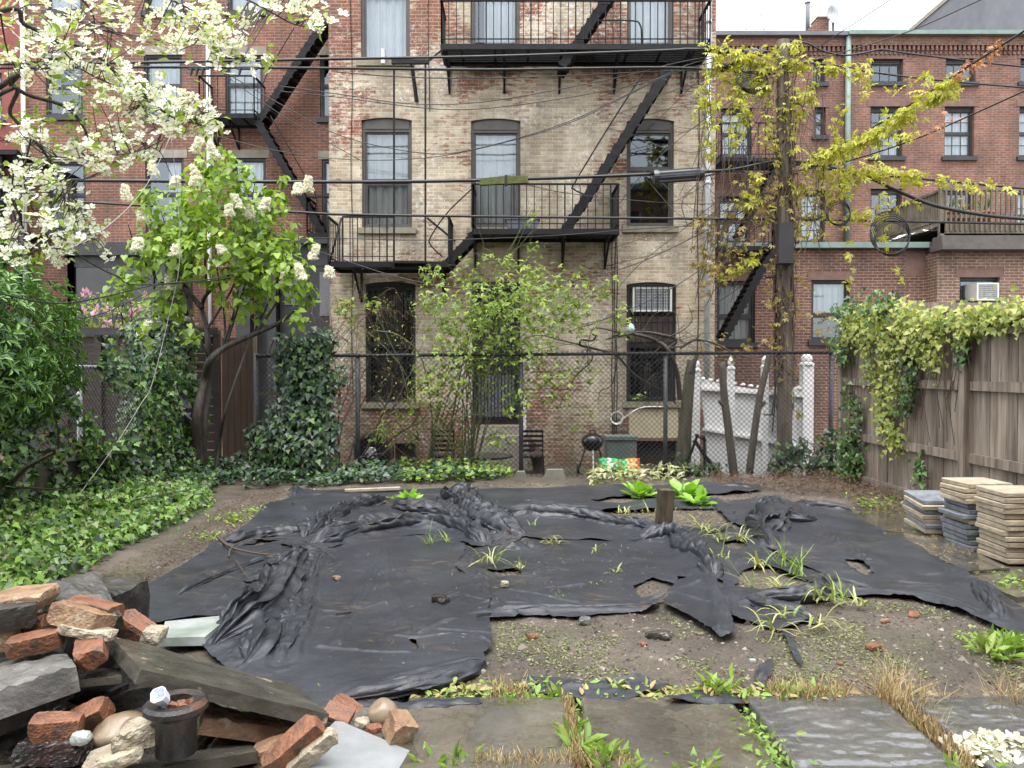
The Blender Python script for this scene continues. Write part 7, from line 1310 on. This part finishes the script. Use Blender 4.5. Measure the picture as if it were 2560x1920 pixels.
Y2 = [fst([(2090, 790), (2140, 770), (2200, 765), (2230, 760)], 260, .1, .1), fst([(2100, 860), (2110, 900), (2095, 840)], 100, .09), fst([(2250, 830), (2275, 920), (2270, 990), (2260, 1030)], 120, .06), fst([(2125, 980), (2140, 1040), (2130, 1100)], 90, .08), fst([(2110, 1100), (2130, 1140), (2120, 1190)], 260, .12), fst([(2290, 1140), (2300, 1170), (2295, 1200)], 30, .05), fst([(2410, 840), (2405, 900)], 30, .05), fst([(2296, 1225), (2304, 1235)], 6, .03), fst([(2400, 880), (2410, 900)], 10, .04)]
Y2 = np.concatenate(Y2); k = len(Y2); leaves('foliage', IVY, Y2, np.array([-.75, -.5, .4])+rg.normal(0, .4, (k, 3)), .07*rg.uniform(.5, 1.2, k), G_ivy, fv, np.array([0, -.2, -.9])+rg.normal(0, .4, (k, 3)), rg)
mb = MB()
for i in range(36): px = R2.uniform(2110, 2420); y0_ = 810+R2.uniform(-20, 20); pts = [FX(px, y0_), FX(px+R2.uniform(-18, 18), y0_+R2.uniform(50, 120)), FX(px+R2.uniform(-22, 22), y0_+R2.uniform(130, 300))]; mb.tube(spline(pts, 5), .004, 4, False)
O('stems', mb, M['twig'], fv)
wallivy('ivy', 'dark ivy clump at the foot of the utility pole', [(1975, 1150, 45, 12.0), (2040, 1160, 50, 11.9), (2100, 1150, 50, 11.6), (1940, 1165, 30, 12), (2080, 1100, 36, 11.7), (2000, 1120, 28, 12)], 150, [G_ivyd, G_ivy], .085)
wallivy('ivy', 'low ivy around the fence post left of the white panel', [(1700, 1165, 36, 11.9), (1740, 1180, 36, 11.9), (1650, 1180, 24, 11.8), (1790, 1180, 28, 11.8)], 110, [G_ivyd, G_ivy], .075)
# mossy stump-like post and iron bracket left of the white panel
ms = T('mossy_trunk', 'mossy tree stump trunk wrapped in stems beside the white panel', 'tree trunk', W(1715, 1180, 12.1)); O('trunk', MB().tube(spline([W(1705, 1185, 12.1), W(1712, 1080, 12.1), W(1722, 960, 12.1), W(1730, 900, 12.1)], 5), list(np.linspace(.12, .07, 16)), 12), P('mossy_bark', [(.04, .045, .02), (.09, .08, .05), (.13, .11, .08)], 7, (.7, .9), 1, 25, stretch=(3, 3, .6), dist=.015), ms, True)
O('branch_stub', MB().tube([W(1726, 930, 12.05), W(1745, 880, 12.0)], [.05, .03], 8), M['bark_grey'], ms)
ib = T('iron_brace', 'black folding iron brace leaning beside the white panel', 'brace', W(1740, 1190, 12)); b = MB(); b.bar(W(1702, 1200, 11.95), W(1745, 1085, 11.95), .035); b.bar(W(1735, 1100, 11.95), W(1800, 1195, 11.95), .05); b.bar(W(1760, 1090, 11.95), W(1762, 1190, 11.95), .03); b.bar(W(1738, 1088, 11.95), W(1765, 1102, 11.95), .03); O('frame', b, M['iron'], ib)
NARROW = half([(0, 0, 0), (.05, .3, .02), (.045, .7, .0), (0, 1, -.06)])
OVALW = half([(0, 0, 0), (.24, .2, .05), (.34, .5, .04), (.2, .85, -.06), (0, 1.05, -.16)])
# ================================================================ weeds, hostas, bulbs, dry grass
def plant(name, label, cat, px, py, kind, size, n_=14, group=None, z=None):
    c = G(px, py, .03); c.z = (gh(c.x, c.y) if z is None else z); t = T(name, label, cat, c, group); ca = np.array(c)
    a = rg.uniform(0, 6.28, n_); e = rg.uniform(.25, 1.2, n_); d = np.stack([np.cos(a)*np.cos(e), np.sin(a)*np.cos(e), np.sin(e)], -1); nr = np.cross(np.cross(d, np.array([0, 0, 1.])), d)+rg.normal(0, .15, (n_, 3))
    if kind == 'rosette': leaves('foliage', LONG, ca+d*.02*size+rg.normal(0, .03*size, (n_, 3))*np.array([1, 1, 0]), nr, .078*size*rg.uniform(.5, 1.15, n_), G_weed, t, d, rg)
    elif kind == 'hosta':
        leaves('foliage', OVALW, ca+d*.05*size, nr, .095*size*rg.uniform(.6, 1.15, n_), G_hosta, t, d, rg); mb = MB()
        for i in range(n_): mb.tube([ca, ca+d[i]*.06*size], .005, 4, False)
        O('stems', mb, G_hosta, t)
    elif kind == 'small':
        p = ca+rg.normal(0, .06*size, (n_*3, 3))*np.array([1, 1, .2])+np.array([0, 0, .05])*size*rg.random((n_*3, 1)); leaves('foliage', OVAL, p, rg.normal(0, .5, (n_*3, 3))+np.array([0, -.2, 1]), .03*size*rg.uniform(.5, 1.3, n_*3), G_weed, t, None, rg)
    elif kind in ('bulb', 'grass', 'dry'):
        m_ = {'bulb': G_drop, 'grass': G_weed, 'dry': G_dry}[kind]; V, F = [], []; r_ = random.Random(int(px+py))
        for i in range(n_):
            th = r_.uniform(0, 6.28); L_ = size*r_.uniform(.4, 1.0)*(.72 if kind != 'dry' else .75); up = r_.uniform(.5, 1.3) if kind != 'dry' else r_.uniform(.35, 1.4); w_ = (.0075 if kind == 'bulb' else .0065 if kind == 'grass' else .002)*r_.uniform(.6, 1.2)
            b0 = Vector(ca)+Vector((r_.gauss(0, .03), r_.gauss(0, .03), 0))*(size/.3 if kind == 'dry' else 1); dirn = Vector((math.cos(th)*math.cos(up), math.sin(th)*math.cos(up), math.sin(up))); q = b0.copy(); side = Vector((-math.sin(th), math.cos(th), 0)); st_ = len(V); K = 7; droop = r_.uniform(.3, .9) if kind == 'bulb' else .18 if kind == 'grass' else .1
            for j in range(K+1):
                f_ = (1-(j/K)**2*.95)*w_; V += [q-side*f_+Vector((0, 0, f_*.3)), q+side*f_+Vector((0, 0, f_*.3))]; q = q+dirn*L_/K; dirn = (dirn+Vector((r_.gauss(0, .12), r_.gauss(0, .12), -droop*.5))).normalized()
                if q.z < c.z+.008: q.z = c.z+.008; dirn.z = max(dirn.z, 0)
            F += [(st_+2*j, st_+2*j+2, st_+2*j+3, st_+2*j+1) for j in range(K)]
        NP('blades', np.array([list(v) for v in V]), np.array(F), m_, t)
    return t
PW = [((815, 1722, .8, 'small'), 'small clover like weed at the lower left fabric edge'), ((1082, 1722, .9, 'rosette'), 'young green weed at the left end of the weedy paving edge'), ((1150, 1715, .6, 'small'), 'small pale weed tuft behind the dry stalks left'), ((1290, 1742, 1.1, 'rosette'), 'broad leaved weed left of the brightest weed clump'), ((1380, 1722, 1.3, 'rosette'), 'bright upright weed clump above the first paving joint'), ((1345, 1735, .9, 'rosette'), 'low weed between two larger clumps above the first paving joint'), ((1545, 1712, .9, 'rosette'), 'single weed rising from dry stalks between the paving joints'), ((1800, 1708, 1.25, 'rosette'), 'leafy weed in front of the crumpled fabric scrap'), ((1880, 1730, .9, 'small'), 'spreading weed behind the second paving joint'), ((1960, 1725, 1.2, 'rosette'), 'weed with long leaves right of the second joint'), ((2010, 1722, 1.35, 'rosette'), 'tallest weed at the paving edge right of the second joint'), ((2060, 1728, 1.0, 'rosette'), 'last green weed before the dry grass'),
      ((1442, 1835, 1.5, 'rosette'), 'large star shaped weed in the first paving joint'), ((1510, 1890, 1.35, 'rosette'), 'broad weed beside the first joint near the bottom edge'), ((1105, 1895, 1.2, 'rosette'), 'weed at the bottom edge right of the grey tile'), ((1150, 1900, 1.1, 'rosette'), 'second weed at the bottom edge right of the grey tile'), ((1590, 1905, 1.0, 'rosette'), 'weed cut by the bottom edge between the two joints'), ((1735, 1905, 1.1, 'rosette'), 'weed at the bottom edge left of the second joint'), ((1600, 1915, .9, 'small'), 'flat tiny leaved weed at the bottom edge between the joints'),
      ((1858, 1768, 1.0, 'small'), 'low weed at the top of the second paving joint'), ((1880, 1800, 1.2, 'small'), 'leafy weed in the upper part of the second joint'), ((1905, 1835, 1.3, 'small'), 'leafy weed in the middle of the second joint'), ((1930, 1870, 1.3, 'small'), 'leafy weed in the lower part of the second joint'), ((1950, 1905, 1.3, 'small'), 'leafy weed where the second joint meets the bottom edge'), ((1440, 1770, .8, 'small'), 'thin weed at the top of the first paving joint'), ((1040, 1830, .7, 'small'), 'tiny weed beside the brown block at the pile tip'),
      ((2490, 1630, 1.5, 'rosette'), 'large weed on the soil at the right edge'), ((2440, 1605, 1.0, 'small'), 'bushy weed left of the large soil weed'), ((2530, 1610, 1.1, 'rosette'), 'weed right of the large soil weed'), ((2545, 1460, 1.6, 'small'), 'yellowing weed at the right edge by the pavers'), ((2400, 1905, 1.2, 'rosette'), 'weed growing through the fallen white petals'), ((2300, 1790, .8, 'rosette'), 'green weed within the third joint below the dry grass'), ((580, 1300, 1.6, 'small'), 'pale green weed on the path left of the fabric'), ((520, 1345, 1.2, 'small'), 'second pale weed on the path by the ivy'), ((640, 1280, 1.4, 'small'), 'weed near the upper left corner of the fabric'), ((2190, 1265, 2.2, 'small'), 'white flowering low plant near the fence base'), ((1490, 1465, .7, 'small'), 'tiny sprout through the middle fabric'), ((1390, 1500, .6, 'small'), 'tiny sprout on the sandy streak')]
for (px, py, s_, kd), lab in PW: plant('weed', lab, 'weed', px, py, kd, s_*(1.1 if kd == 'rosette' else 1), 44 if kd == 'rosette' else 34, 'weeds')
for (px, py, s_), lab in (((1022, 1255, 1.5), 'bright hosta on the fabric near the pale board'), ((975, 1252, .7), 'small hosta shoot left of the bright hosta'), ((1600, 1242, 1.9), 'hosta clump left of the wooden stake'), ((1710, 1245, 2.1), 'big hosta clump behind the wooden stake'), ((1745, 1262, 1.7), 'hosta leaves right of the big clump near the stake')): plant('hosta', lab, 'hosta', px, py, 'hosta', s_, 26, 'hostas')
for (px, py, s_, kd, n_), lab in (((1080, 1362, .42, 'grass', 9), 'upright green onion tuft in front of the main fold'), ((1122, 1358, .26, 'grass', 6), 'small green onion tuft right of the taller one'), ((1225, 1412, .5, 'bulb', 14), 'drooping bulb leaves in the torn hole beside the front panel'), ((1290, 1425, .22, 'bulb', 8), 'withered bulb leaves at the right of the torn hole'), ((1385, 1363, .3, 'bulb', 10), 'drooping bulb leaves by the rolled fabric'), ((1335, 1318, .2, 'grass', 5), 'yellow sprout on the rolled fabric'), ((1480, 1385, .25, 'bulb', 4), 'single bent stalk on the middle fabric'), ((1540, 1435, .16, 'bulb', 6), 'tiny curled sprout on the middle fabric'), ((1622, 1285, .3, 'grass', 6), 'upright green shoot left of the stake'), ((1560, 1285, .4, 'bulb', 8), 'drooping leaves on the back soil patch'),
        ((1755, 1325, .5, 'bulb', 18), 'arching bulb leaves right of the stake'), ((1800, 1350, .45, 'bulb', 18), 'drooping bulb clump in front of the stake'), ((1850, 1355, .42, 'bulb', 16), 'collapsed bulb clump beside the right fabric fold'), ((1800, 1400, .3, 'bulb', 10), 'limp pale leaves on the shredded fabric'), ((1900, 1420, .42, 'bulb', 18), 'yellowed bulb clump in the shredded fabric hole'), ((1960, 1420, .55, 'grass', 14), 'tall upright green leaves in the shredded fabric'), ((2000, 1445, .5, 'grass', 12), 'second tall leaf clump right of the tallest'), ((1870, 1465, .4, 'grass', 6), 'two green blades left of the bulb clump'), ((1940, 1475, .45, 'bulb', 18), 'flattened bulb leaves along the fabric roll'), ((2060, 1505, .45, 'bulb', 18), 'yellow drooping clump at the end of the fabric roll'), ((2100, 1510, .45, 'grass', 8), 'green bent blades at the end of the fabric roll'), ((2160, 1520, .3, 'bulb', 8), 'small yellow sprouts by the right fabric band'), ((1960, 1545, .35, 'bulb', 10), 'wilted leaves on the shredded fabric tip'), ((2050, 1570, .5, 'bulb', 12), 'wilted straw like leaves on bare soil'), ((1930, 1585, .4, 'bulb', 10), 'withered leaves beside the narrow fabric strip')): plant('bulb_plant', lab, 'bulb plant', px, py, kd, s_, n_, 'bulb plants on the fabric', z=.045)
for (px, py, s_, n_), lab in (((2230, 1720, .42, 200), 'large tuft of straw coloured dry grass at the third joint'), ((2285, 1750, .35, 140), 'dry grass spilling along the third joint'), ((2330, 1800, .25, 80), 'thin dry grass lower in the third joint'), ((2360, 1730, .22, 90), 'brown dry weed right of the large dry tuft'), ((2525, 1740, .4, 140), 'dry grass tuft at the right frame edge'), ((2390, 1850, .2, 60), 'dry grass above the fallen petals')): plant('dry_grass', lab, 'dry grass', px, py, 'dry', s_, n_, 'dry grass tufts')
# dry stalks along the paving edge and joints, sprouts, straw
V, F = [], []; r_ = random.Random(2)
def stalk(x, y, z, L_, w_, tilt=.4):
    th = r_.uniform(0, 6.28); q = Vector((x, y, z)); d_ = Vector((math.cos(th)*tilt*r_.random(), math.sin(th)*tilt*r_.random(), 1)).normalized(); s_ = Vector((math.cos(th+1.5), math.sin(th+1.5), 0)); st_ = len(V)
    for j in range(4): f_ = w_*(1-.2*j); V.extend([q-s_*f_, q+s_*f_]); q = q+d_*L_/3; d_ = (d_+Vector((r_.gauss(0, .2), r_.gauss(0, .2), -.05))).normalized()
    F.extend([(st_+2*j, st_+2*j+2, st_+2*j+3, st_+2*j+1) for j in range(3)])
for i in range(2200):
    c = G(r_.uniform(1050, 2120), 1752+r_.gauss(-12, 10), 0)
    if fbm(np.array([c.x*2.2]), np.array([3.]), 2, 3)[0] > -.15: stalk(c.x, c.y, 0, r_.uniform(.02, .10), .0028, .9)
for i in range(420):
    t = r_.random(); c = G(1420+25*t+r_.gauss(0, 7), 1752+165*t, .01); stalk(c.x, c.y, 0, r_.uniform(.02, .07), .004)
    t = r_.random(); c = G(2228+200*t+r_.gauss(0, 10), 1745+175*t, .01); stalk(c.x, c.y, 0, r_.uniform(.02, .08), .004)
for i in range(500): c = G(r_.uniform(1180, 1580), 1905+r_.gauss(0, 9), .01); stalk(c.x, c.y, 0, r_.uniform(.02, .07), .003, .9)
tag(NP('dry_stalks', np.array([list(v) for v in V]), np.array(F), G_dry), 'short dry brown stalks along the paving edge and in the joints', 'dry stalks', None, 'stuff')
# seedlings over the bare soil
BARE = [(1240, 1560), (1500, 1560), (1660, 1530), (1800, 1610), (2040, 1580), (2200, 1510), (2330, 1520), (2600, 1620), (2560, 1720), (2100, 1740), (1300, 1690), (1240, 1660)]
x, y = scatter(30000, -1, 4.5, 3.8, 6, BARE); q = fbm(x*2.5, y*2.5, 3, 8) > .02; x, y = x[q][:5200], y[q][:5200]; k = len(x)
tag(leaves('seedlings', OVAL, np.stack([x, y, ground_h(x, y)+.006], -1), np.array([0, -.1, 1])+rg.normal(0, .5, (k, 3)), .017*rg.uniform(.5, 1.5, k), LEAF('seedling', [(.09, .14, .03), (.18, .21, .06), (.24, .25, .10), (.07, .10, .03)], .6, .2), None, None, rg), 'tiny green seedlings spread over the bare soil', 'seedlings', None, 'stuff')
# brown leaf litter
def litter(n_, poly, mat, sz, nm, lab, zr=.03, tpl=None, fab=False):
    pw = np.array([G(*q)[:2] for q in poly]); x = rg.uniform(pw[:, 0].min(), pw[:, 0].max(), n_); y = rg.uniform(pw[:, 1].min(), pw[:, 1].max(), n_); q = sdf(x, y, pw) < 0; x, y = x[q], y[q]; k = len(x)
    tag(leaves(nm, tpl or NARROW, np.stack([x, y, (low(x, y)+.036 if fab else ground_h(x, y)+.012)+rg.random(k)*zr], -1), np.array([0, -.1, 1])+rg.normal(0, .45, (k, 3)), sz*rg.uniform(.4, 1.5, k), mat, None, None, rg), lab, 'leaf litter', None, 'stuff')
G_lit2 = LEAF('fabric_litter', [(.30, .23, .12), (.12, .07, .04), (.06, .04, .028), (.36, .30, .18), (.2, .13, .07)], .7, .1)
G_lit = LEAF('brown_litter', [(.06, .038, .026), (.12, .065, .04), (.20, .13, .08), (.045, .03, .022), (.15, .075, .042)], .7, .1)
litter(14000, [(1780, 1195), (2200, 1190), (2330, 1290), (2420, 1330), (2200, 1290), (2100, 1250), (1900, 1222), (1790, 1215)], G_lit, .06, 'leaf_litter', 'reddish brown stems and leaves heaped in the back right corner', .10)
litter(6000, [(240, 1440), (420, 1370), (560, 1270), (640, 1232), (720, 1226), (600, 1330), (420, 1430), (300, 1500)], G_lit, .032, 'leaf_litter', 'damp brown leaf litter along the path beside the ivy')
litter(1300, [(2200, 1300), (2330, 1330), (2480, 1420), (2520, 1440), (2400, 1445), (2280, 1370)], G_dry, .04, 'leaf_litter', 'scattered straw below the paver stacks')
litter(700, [(1330, 1285), (1790, 1275), (1810, 1310), (1480, 1285)], G_dry, .04, 'leaf_litter', 'pale chips on the soil patch behind the rolled fabric')
litter(1500, [(760, 1380), (1220, 1420), (1650, 1350), (1660, 1500), (1230, 1530), (1220, 1640), (900, 1720), (560, 1590)], G_lit2, .026, 'leaf_litter', 'bits of straw and bark lying on the black fabric', .03, None, True)
litter(420, [(1480, 1213), (1700, 1204), (1720, 1190), (1480, 1190)], LEAF('variegated_euonymus', [(.5, .48, .3), (.3, .36, .12), (.6, .58, .42)], .5, .3), .09, 'variegated_groundcover', 'cream and green plants between the concrete blocks', .2, OVAL)
litter(1500, [(1040, 1752), (1040, 1722), (1600, 1720), (2120, 1735), (2120, 1756)], LEAF('edge_weed', [(.30, .22, .1), (.36, .30, .12), (.2, .26, .06), (.16, .3, .05), (.25, .15, .07)], .6, .2), .045, 'edge_weeds', 'low mix of dry and green weed leaves along the paving edge', .06, OVAL)
# heap of fallen white petals
k = 240; c = G(2495, 1885, 0); a = rg.uniform(0, 6.28, k); q = np.sqrt(rg.random(k)); p = np.stack([c.x+np.cos(a)*q*.21, c.y+np.sin(a)*q*.12, .012+.09*(1-q)*rg.random(k)], -1)
tag(leaves('fallen_petals', BRACT, p, np.array([0, -.2, 1])+rg.normal(0, .5, (k, 3)), .042*rg.uniform(.6, 1.2, k), LEAF('faded_petal', [(.55, .55, .44), (.66, .65, .54), (.42, .40, .28), (.70, .69, .6)], .6, .3), None, None, rg), 'heap of fallen white dogwood petals at the lower right corner', 'petals', None, 'stuff')
# fallen branch on the fabric
fb = MB()
for pl, r0 in (([(545, 1368), (580, 1395), (640, 1410), (700, 1415)], .014), ([(572, 1420), (580, 1395), (620, 1375), (700, 1370), (760, 1376), (800, 1395), (840, 1425)], .007), ([(590, 1430), (610, 1460), (625, 1480)], .005), ([(640, 1410), (700, 1395), (730, 1390)], .004)): s = spline([G(*q, .0)+Vector((0, 0, .09)) for q in pl], 6); fb.tube(s, list(np.linspace(r0, r0*.4, len(s))), 6, False)
tag(O('fallen_branch', fb, M['twig'], None, True), 'thin forked brown branch lying on the left fabric wing', 'branch')
for i, (pl, lab) in enumerate(((((330, 1310), (420, 1290), (520, 1260), (560, 1190)), 'long thin twig arching over the ivy edge'), (((300, 1290), (380, 1255), (470, 1225)), 'second thin twig lying on the ivy bank'))):
    s = spline([G(px, py, 0)+Vector((0, 0, .25)) for px, py in pl], 6); tag(O('fallen_branch', MB().tube(s, list(np.linspace(.008, .002, len(s))), 5, False), M['bark']), lab, 'branch')
bgp = T('plastic_bag', 'torn black plastic bag caught in the ivy by the lilac', 'bag', W(455, 1000, 11.2)); k = 16; u = np.linspace(-1, 1, k); U, V_ = np.meshgrid(u, u); c = W(452, 1010, 11.0); wv_ = .13*(1-.4*V_); v = np.stack([c.x+U*wv_+.1*-V_, c.y-.09*(1-U*U)+.05*fbm(U*3, V_*3, 3, 3), c.z+V_*.26+.05*fbm(U*4, V_*2, 3, 6)], -1).reshape(-1, 3); ii = np.arange(k*k).reshape(k, k); NP('film', v, np.stack([ii[:-1, :-1], ii[:-1, 1:], ii[1:, 1:], ii[1:, :-1]], -1).reshape(-1, 4), M['enamel'], bgp, True)
# ================================================================ cables
M['cable'] = P('black_cable', [(.010, .010, .011), (.02, .02, .021)], 4, (.3, .5), 0)
M['rope'] = P('pale_rope', [(.22, .22, .2), (.34, .34, .32)], 9, (.7, .9), 0)
def cable(label, pts, r=.012, d=12.3, mat='cable', nm='overhead_cable', grp='overhead cables'):
    ps = [W(q[0], q[1], q[2] if len(q) > 2 else d) for q in pts]; tag(O(nm, MB().tube(spline(ps, 8), r, 6), M[mat], None, True), label, 'cable', grp)
cable('topmost thick black cable crossing the photo above the upper windows', [(-300, 160), (0, 160), (373, 156), (860, 147), (1250, 140), (1660, 126), (1735, 123), (1930, 130)], .021)
cable('second thick black cable just below the topmost one', [(-300, 172), (373, 168), (860, 171), (1230, 174), (1660, 169), (1825, 178), (1940, 185)], .021)
cable('third thin cable sagging just under the second thick cable', [(840, 180), (1000, 192), (1180, 196), (1400, 190), (1660, 178), (1860, 172)], .008)
cable('thick black cable at door top height carrying the mossy sleeve', [(-300, 446), (175, 451), (860, 455), (1195, 451), (1320, 447), (1500, 441), (1632, 435)], .027)
cable('thick cable from the splice case to the utility pole', [(1756, 430), (1830, 424), (1900, 410), (1945, 402)], .024)
cable('thinner cable looping below the splice case to the pole', [(1756, 443), (1800, 432), (1850, 428), (1890, 440), (1930, 430)], .012)
cable('low thick black cable crossing at middle railing height', [(-300, 495), (179, 505), (362, 514), (715, 529), (860, 536), (1200, 541), (1660, 546), (1912, 548), (1990, 548), (2560, 560), (2800, 566)], .02)
cable('thin cable sagging across the wall below the middle landing', [(640, 590), (860, 596), (1100, 600), (1400, 588), (1600, 572), (1900, 556)], .007)
cable('thin cable with a long sag across the upper wall', [(700, 215), (860, 237), (1035, 260), (1230, 252), (1540, 195), (1680, 160), (1780, 140)], .007)
cable('second thin cable sagging just below the first on the upper wall', [(700, 228), (860, 245), (1100, 273), (1300, 262), (1580, 214), (1720, 172), (1800, 150)], .007)
cable('thin cable sagging past the middle window tops', [(532, 163), (700, 260), (860, 342), (1060, 383), (1190, 372), (1400, 312), (1560, 240), (1700, 170), (1800, 140)], .007)
cable('lower thin cable sagging past the middle windows', [(500, 330), (700, 378), (860, 398), (1020, 398), (1170, 378), (1400, 316), (1560, 243), (1720, 160)], .006)
cable('thin cable rising from the lower balcony to the pole', [(800, 630), (1000, 694), (1180, 722), (1400, 706), (1560, 670), (1700, 610), (1930, 490)], .008)
cable('thin cable fanning from the pole to the ground floor windows', [(1930, 540), (1800, 640), (1680, 720), (1560, 780), (1420, 830)], .007)
cable('thin cable from the pole top towards the tenement corner', [(1935, 190), (1830, 250), (1720, 330), (1620, 420), (1540, 520)], .006)
cable('thin drop cable from the pole past the right tenement window', [(1930, 430), (1800, 500), (1700, 580), (1600, 660), (1545, 720)], .006)
cable('thin cable from the pole towards the middle landing', [(1930, 500), (1750, 510), (1550, 498), (1400, 480), (1320, 462)], .006)
cable('wavy cable leaving the pole top to the far right', [(1960, 100), (2017, 108), (2060, 128), (2110, 138), (2160, 132), (2203, 124), (2260, 132), (2420, 152), (2560, 167), (2700, 180)], .014)
cable('upper right cable below the wavy one', [(1965, 150), (2120, 168), (2177, 180), (2340, 200), (2560, 219), (2750, 235)], .014)
cable('thick cable drooping from the pole to the lower right edge', [(1960, 400), (2050, 412), (2130, 432), (2180, 447), (2250, 480), (2338, 514), (2450, 536), (2560, 547), (2750, 560)], .028)
cable('leafy cable running right from the pole over the deck', [(1960, 405), (2060, 421), (2230, 440), (2400, 456), (2560, 471), (2750, 486)], .018)
cable('straight vine wrapped wire rising to the upper right corner', [(1960, 425, 12.3), (2043, 392, 12.2), (2180, 320, 11), (2330, 226, 9.7), (2430, 160, 8.8), (2560, 78, 7.8), (2800, -80, 6.4)], .013)
cable('thin wire rising to the right edge below the vine wrapped one', [(1960, 432, 12.3), (2110, 405, 11.9), (2277, 352, 10.7), (2400, 300, 10), (2560, 228, 9), (2800, 120, 7.8)], .010)
cable('thin wire crossing the sky from the pole, steeper of two', [(1940, 200, 12.3), (2004, 148, 12), (2100, 82, 11.5), (2225, 0, 10.8), (2330, -70, 10)], .007)
cable('thin wire crossing the sky from the pole, flatter of two', [(1950, 172, 12.3), (2077, 139, 12), (2268, 80, 11.3), (2446, 2, 10.6), (2600, -70, 10)], .008)
cable('thin black wire from the left edge sagging over the evergreen shrub', [(-100, 715, 6), (0, 734, 6.3), (90, 753, 6.8), (170, 757, 7.2), (270, 740, 8), (390, 712, 9), (560, 690, 10), (690, 622, 11)], .007)
cable('second thin wire sagging from the left through the lilac', [(140, 800, 7), (210, 795, 7.5), (290, 770, 8.2), (380, 720, 9), (450, 655, 10), (520, 600, 11)], .005)
cable('dark wire descending from the dogwood into the lilac', [(120, 560, 6), (200, 640, 7), (290, 690, 8), (360, 712, 9.2), (600, 690, 11), (690, 624, 11.5)], .007)
cable('thin wire slanting down to the right across the orange house', [(532, 163, 12.3), (620, 230, 12.3), (740, 310, 12.3), (900, 400, 12.3)], .006)
cable('pale rope hanging down from the left into the ivy bank', [(427, 338, 9.5), (445, 500, 9.7), (448, 660, 9.8), (420, 800, 9.8), (380, 960, 9.6), (352, 1010, 9.4), (290, 1110, 8.8), (194, 1242, 7.8)], .004, mat='rope', nm='rope', grp=None)
cable('pale thin cord joining the rope to the dogwood', [(427, 338, 9.5), (380, 440, 9.2), (320, 520, 8.8), (220, 600, 8), (100, 650, 7)], .004, mat='rope', nm='rope', grp=None)
r2 = random.Random(77)
for i in range(16):
    x1_ = r2.uniform(1500, 1740); y1_ = r2.uniform(150, 560); pts = [(1935, r2.uniform(180, 560)), ((1935+x1_)/2+r2.uniform(-40, 40), y1_+r2.uniform(-20, 90)), (x1_, y1_+r2.uniform(-40, 160))]
    cable('one of the many thin drop wires fanning from the pole to the tenement', [(*q, 12.3+.12*j*(14.3-12.3)/.24 if j else 12.3) for j, q in enumerate(pts)], .0045, grp='thin drop wires between pole and tenement')
# coils of slack cable, splice case, mossy sleeve, clamps
for (px, py, r_, n_, lab) in ((2225, 585, 50, 5, 'large black coil of slack cable hanging right of the pole'), (2095, 530, 30, 3, 'small black coil of slack cable beside the pole'), (1880, 200, 40, 5, 'messy bundle of looped black cable high left of the pole')):
    c = W(px, py, 12.1); rr_ = r_/FPX*12.1; mb = MB()
    for i in range(n_): q = rr_*(1-.04*i); sq = .55 if r_ == 40 else 1; mb.tube([c+Vector((q*math.cos(a)+.015*i, .012*i, q*sq*math.sin(a)-.02*i)) for a in np.linspace(0, 6.28, 30)], .0075, 5, False)
    tag(O('cable_coil', mb, M['cable'], None, True), lab, 'cable coil')
sp = T('splice_case', 'ribbed dark metal splice case on the thick cable by the pole', 'splice case', W(1695, 438, 12.3)); a, b_ = W(1634, 443, 12.3), W(1758, 434, 12.3); ax = (b_-a).normalized()
M['gunmetal'] = P('gunmetal', [(.05, .052, .055), (.09, .092, .095)], 5, (.3, .45), .2, metal=.6)
O('barrel', MB().tube([a+ax*.06, b_-ax*.06], .095, 18), M['gunmetal'], sp)
for q in (a, b_-ax*.07): e = MB().tube([q, q+ax*.07], .112, 18); O('end_clamp', e, M['gunmetal'], sp)
rb = MB()
for i in range(9): an = 2*math.pi*i/9; o_ = Vector((0, math.cos(an), math.sin(an)))*.097; rb.bar(a+ax*.08+o_, b_-ax*.08+o_, .018)
O('rib', rb, M['gunmetal'], sp)
sv = T('cable_sleeve', 'mossy green wooden sleeve strapped to the thick cable', 'cable sleeve', W(1260, 451, 12.28)); mm = P('mossy_green_wood', [(.045, .06, .012), (.09, .11, .02), (.06, .05, .025)], 6, (.7, .9), .8, 30, dist=.01)
O('board', MB().prism([W(1199, 462, 12.2), W(1262, 459, 12.2), W(1262, 440, 12.2), (W(1199, 446, 12.2))], (0, .09, 0)), mm, sv); O('board', MB().prism([W(1267, 459, 12.2), W(1320, 456, 12.2), W(1320, 440, 12.2), (W(1267, 439, 12.2))], (0, .09, 0)), mm, sv); O('strap', MB().prism([W(1262, 462, 12.19), W(1268, 462, 12.19), W(1268, 437, 12.19), W(1262, 437, 12.19)], (0, .11, 0)), M['cable'], sv)
for (px, py, lab) in ((497, 172, 'cluster of small black cable clamps in front of the orange house'), (618, 172, 'single pointed black cable clamp in front of the orange house'), (1800, 126, 'grey cable connector left of the pole on the top cable'), (1832, 165, 'grey cable connector below the top connector'), (1884, 130, 'third grey connector right beside the pole top')):
    c = W(px, py, 12.28); mb = MB(); mt = 'cable' if px < 700 else 'gunmetal'
    if px < 700:
        for j in range(3 if px < 600 else 1): mb.tube([c+Vector((-.1+.09*j, -.02, 0)), c+Vector((-.12+.09*j, -.03, -.12))], [.028, .014], 8)
        mb.bar(c+Vector((-.16, 0, .0)), c+Vector((.16, 0, .0)), .03)
    else: mb.tube([c-Vector((.16, 0, 0)), c+Vector((.16, 0, 0))], .04, 10); mb.tube([c-Vector((.05, 0, 0)), c+Vector((.05, 0, 0))], .055, 10); mb.tube([c+Vector((.1, 0, 0)), c+Vector((.14, 0, 0))], .052, 10)
    tag(O('cable_clamp', mb, M[mt]), lab, 'cable clamp')
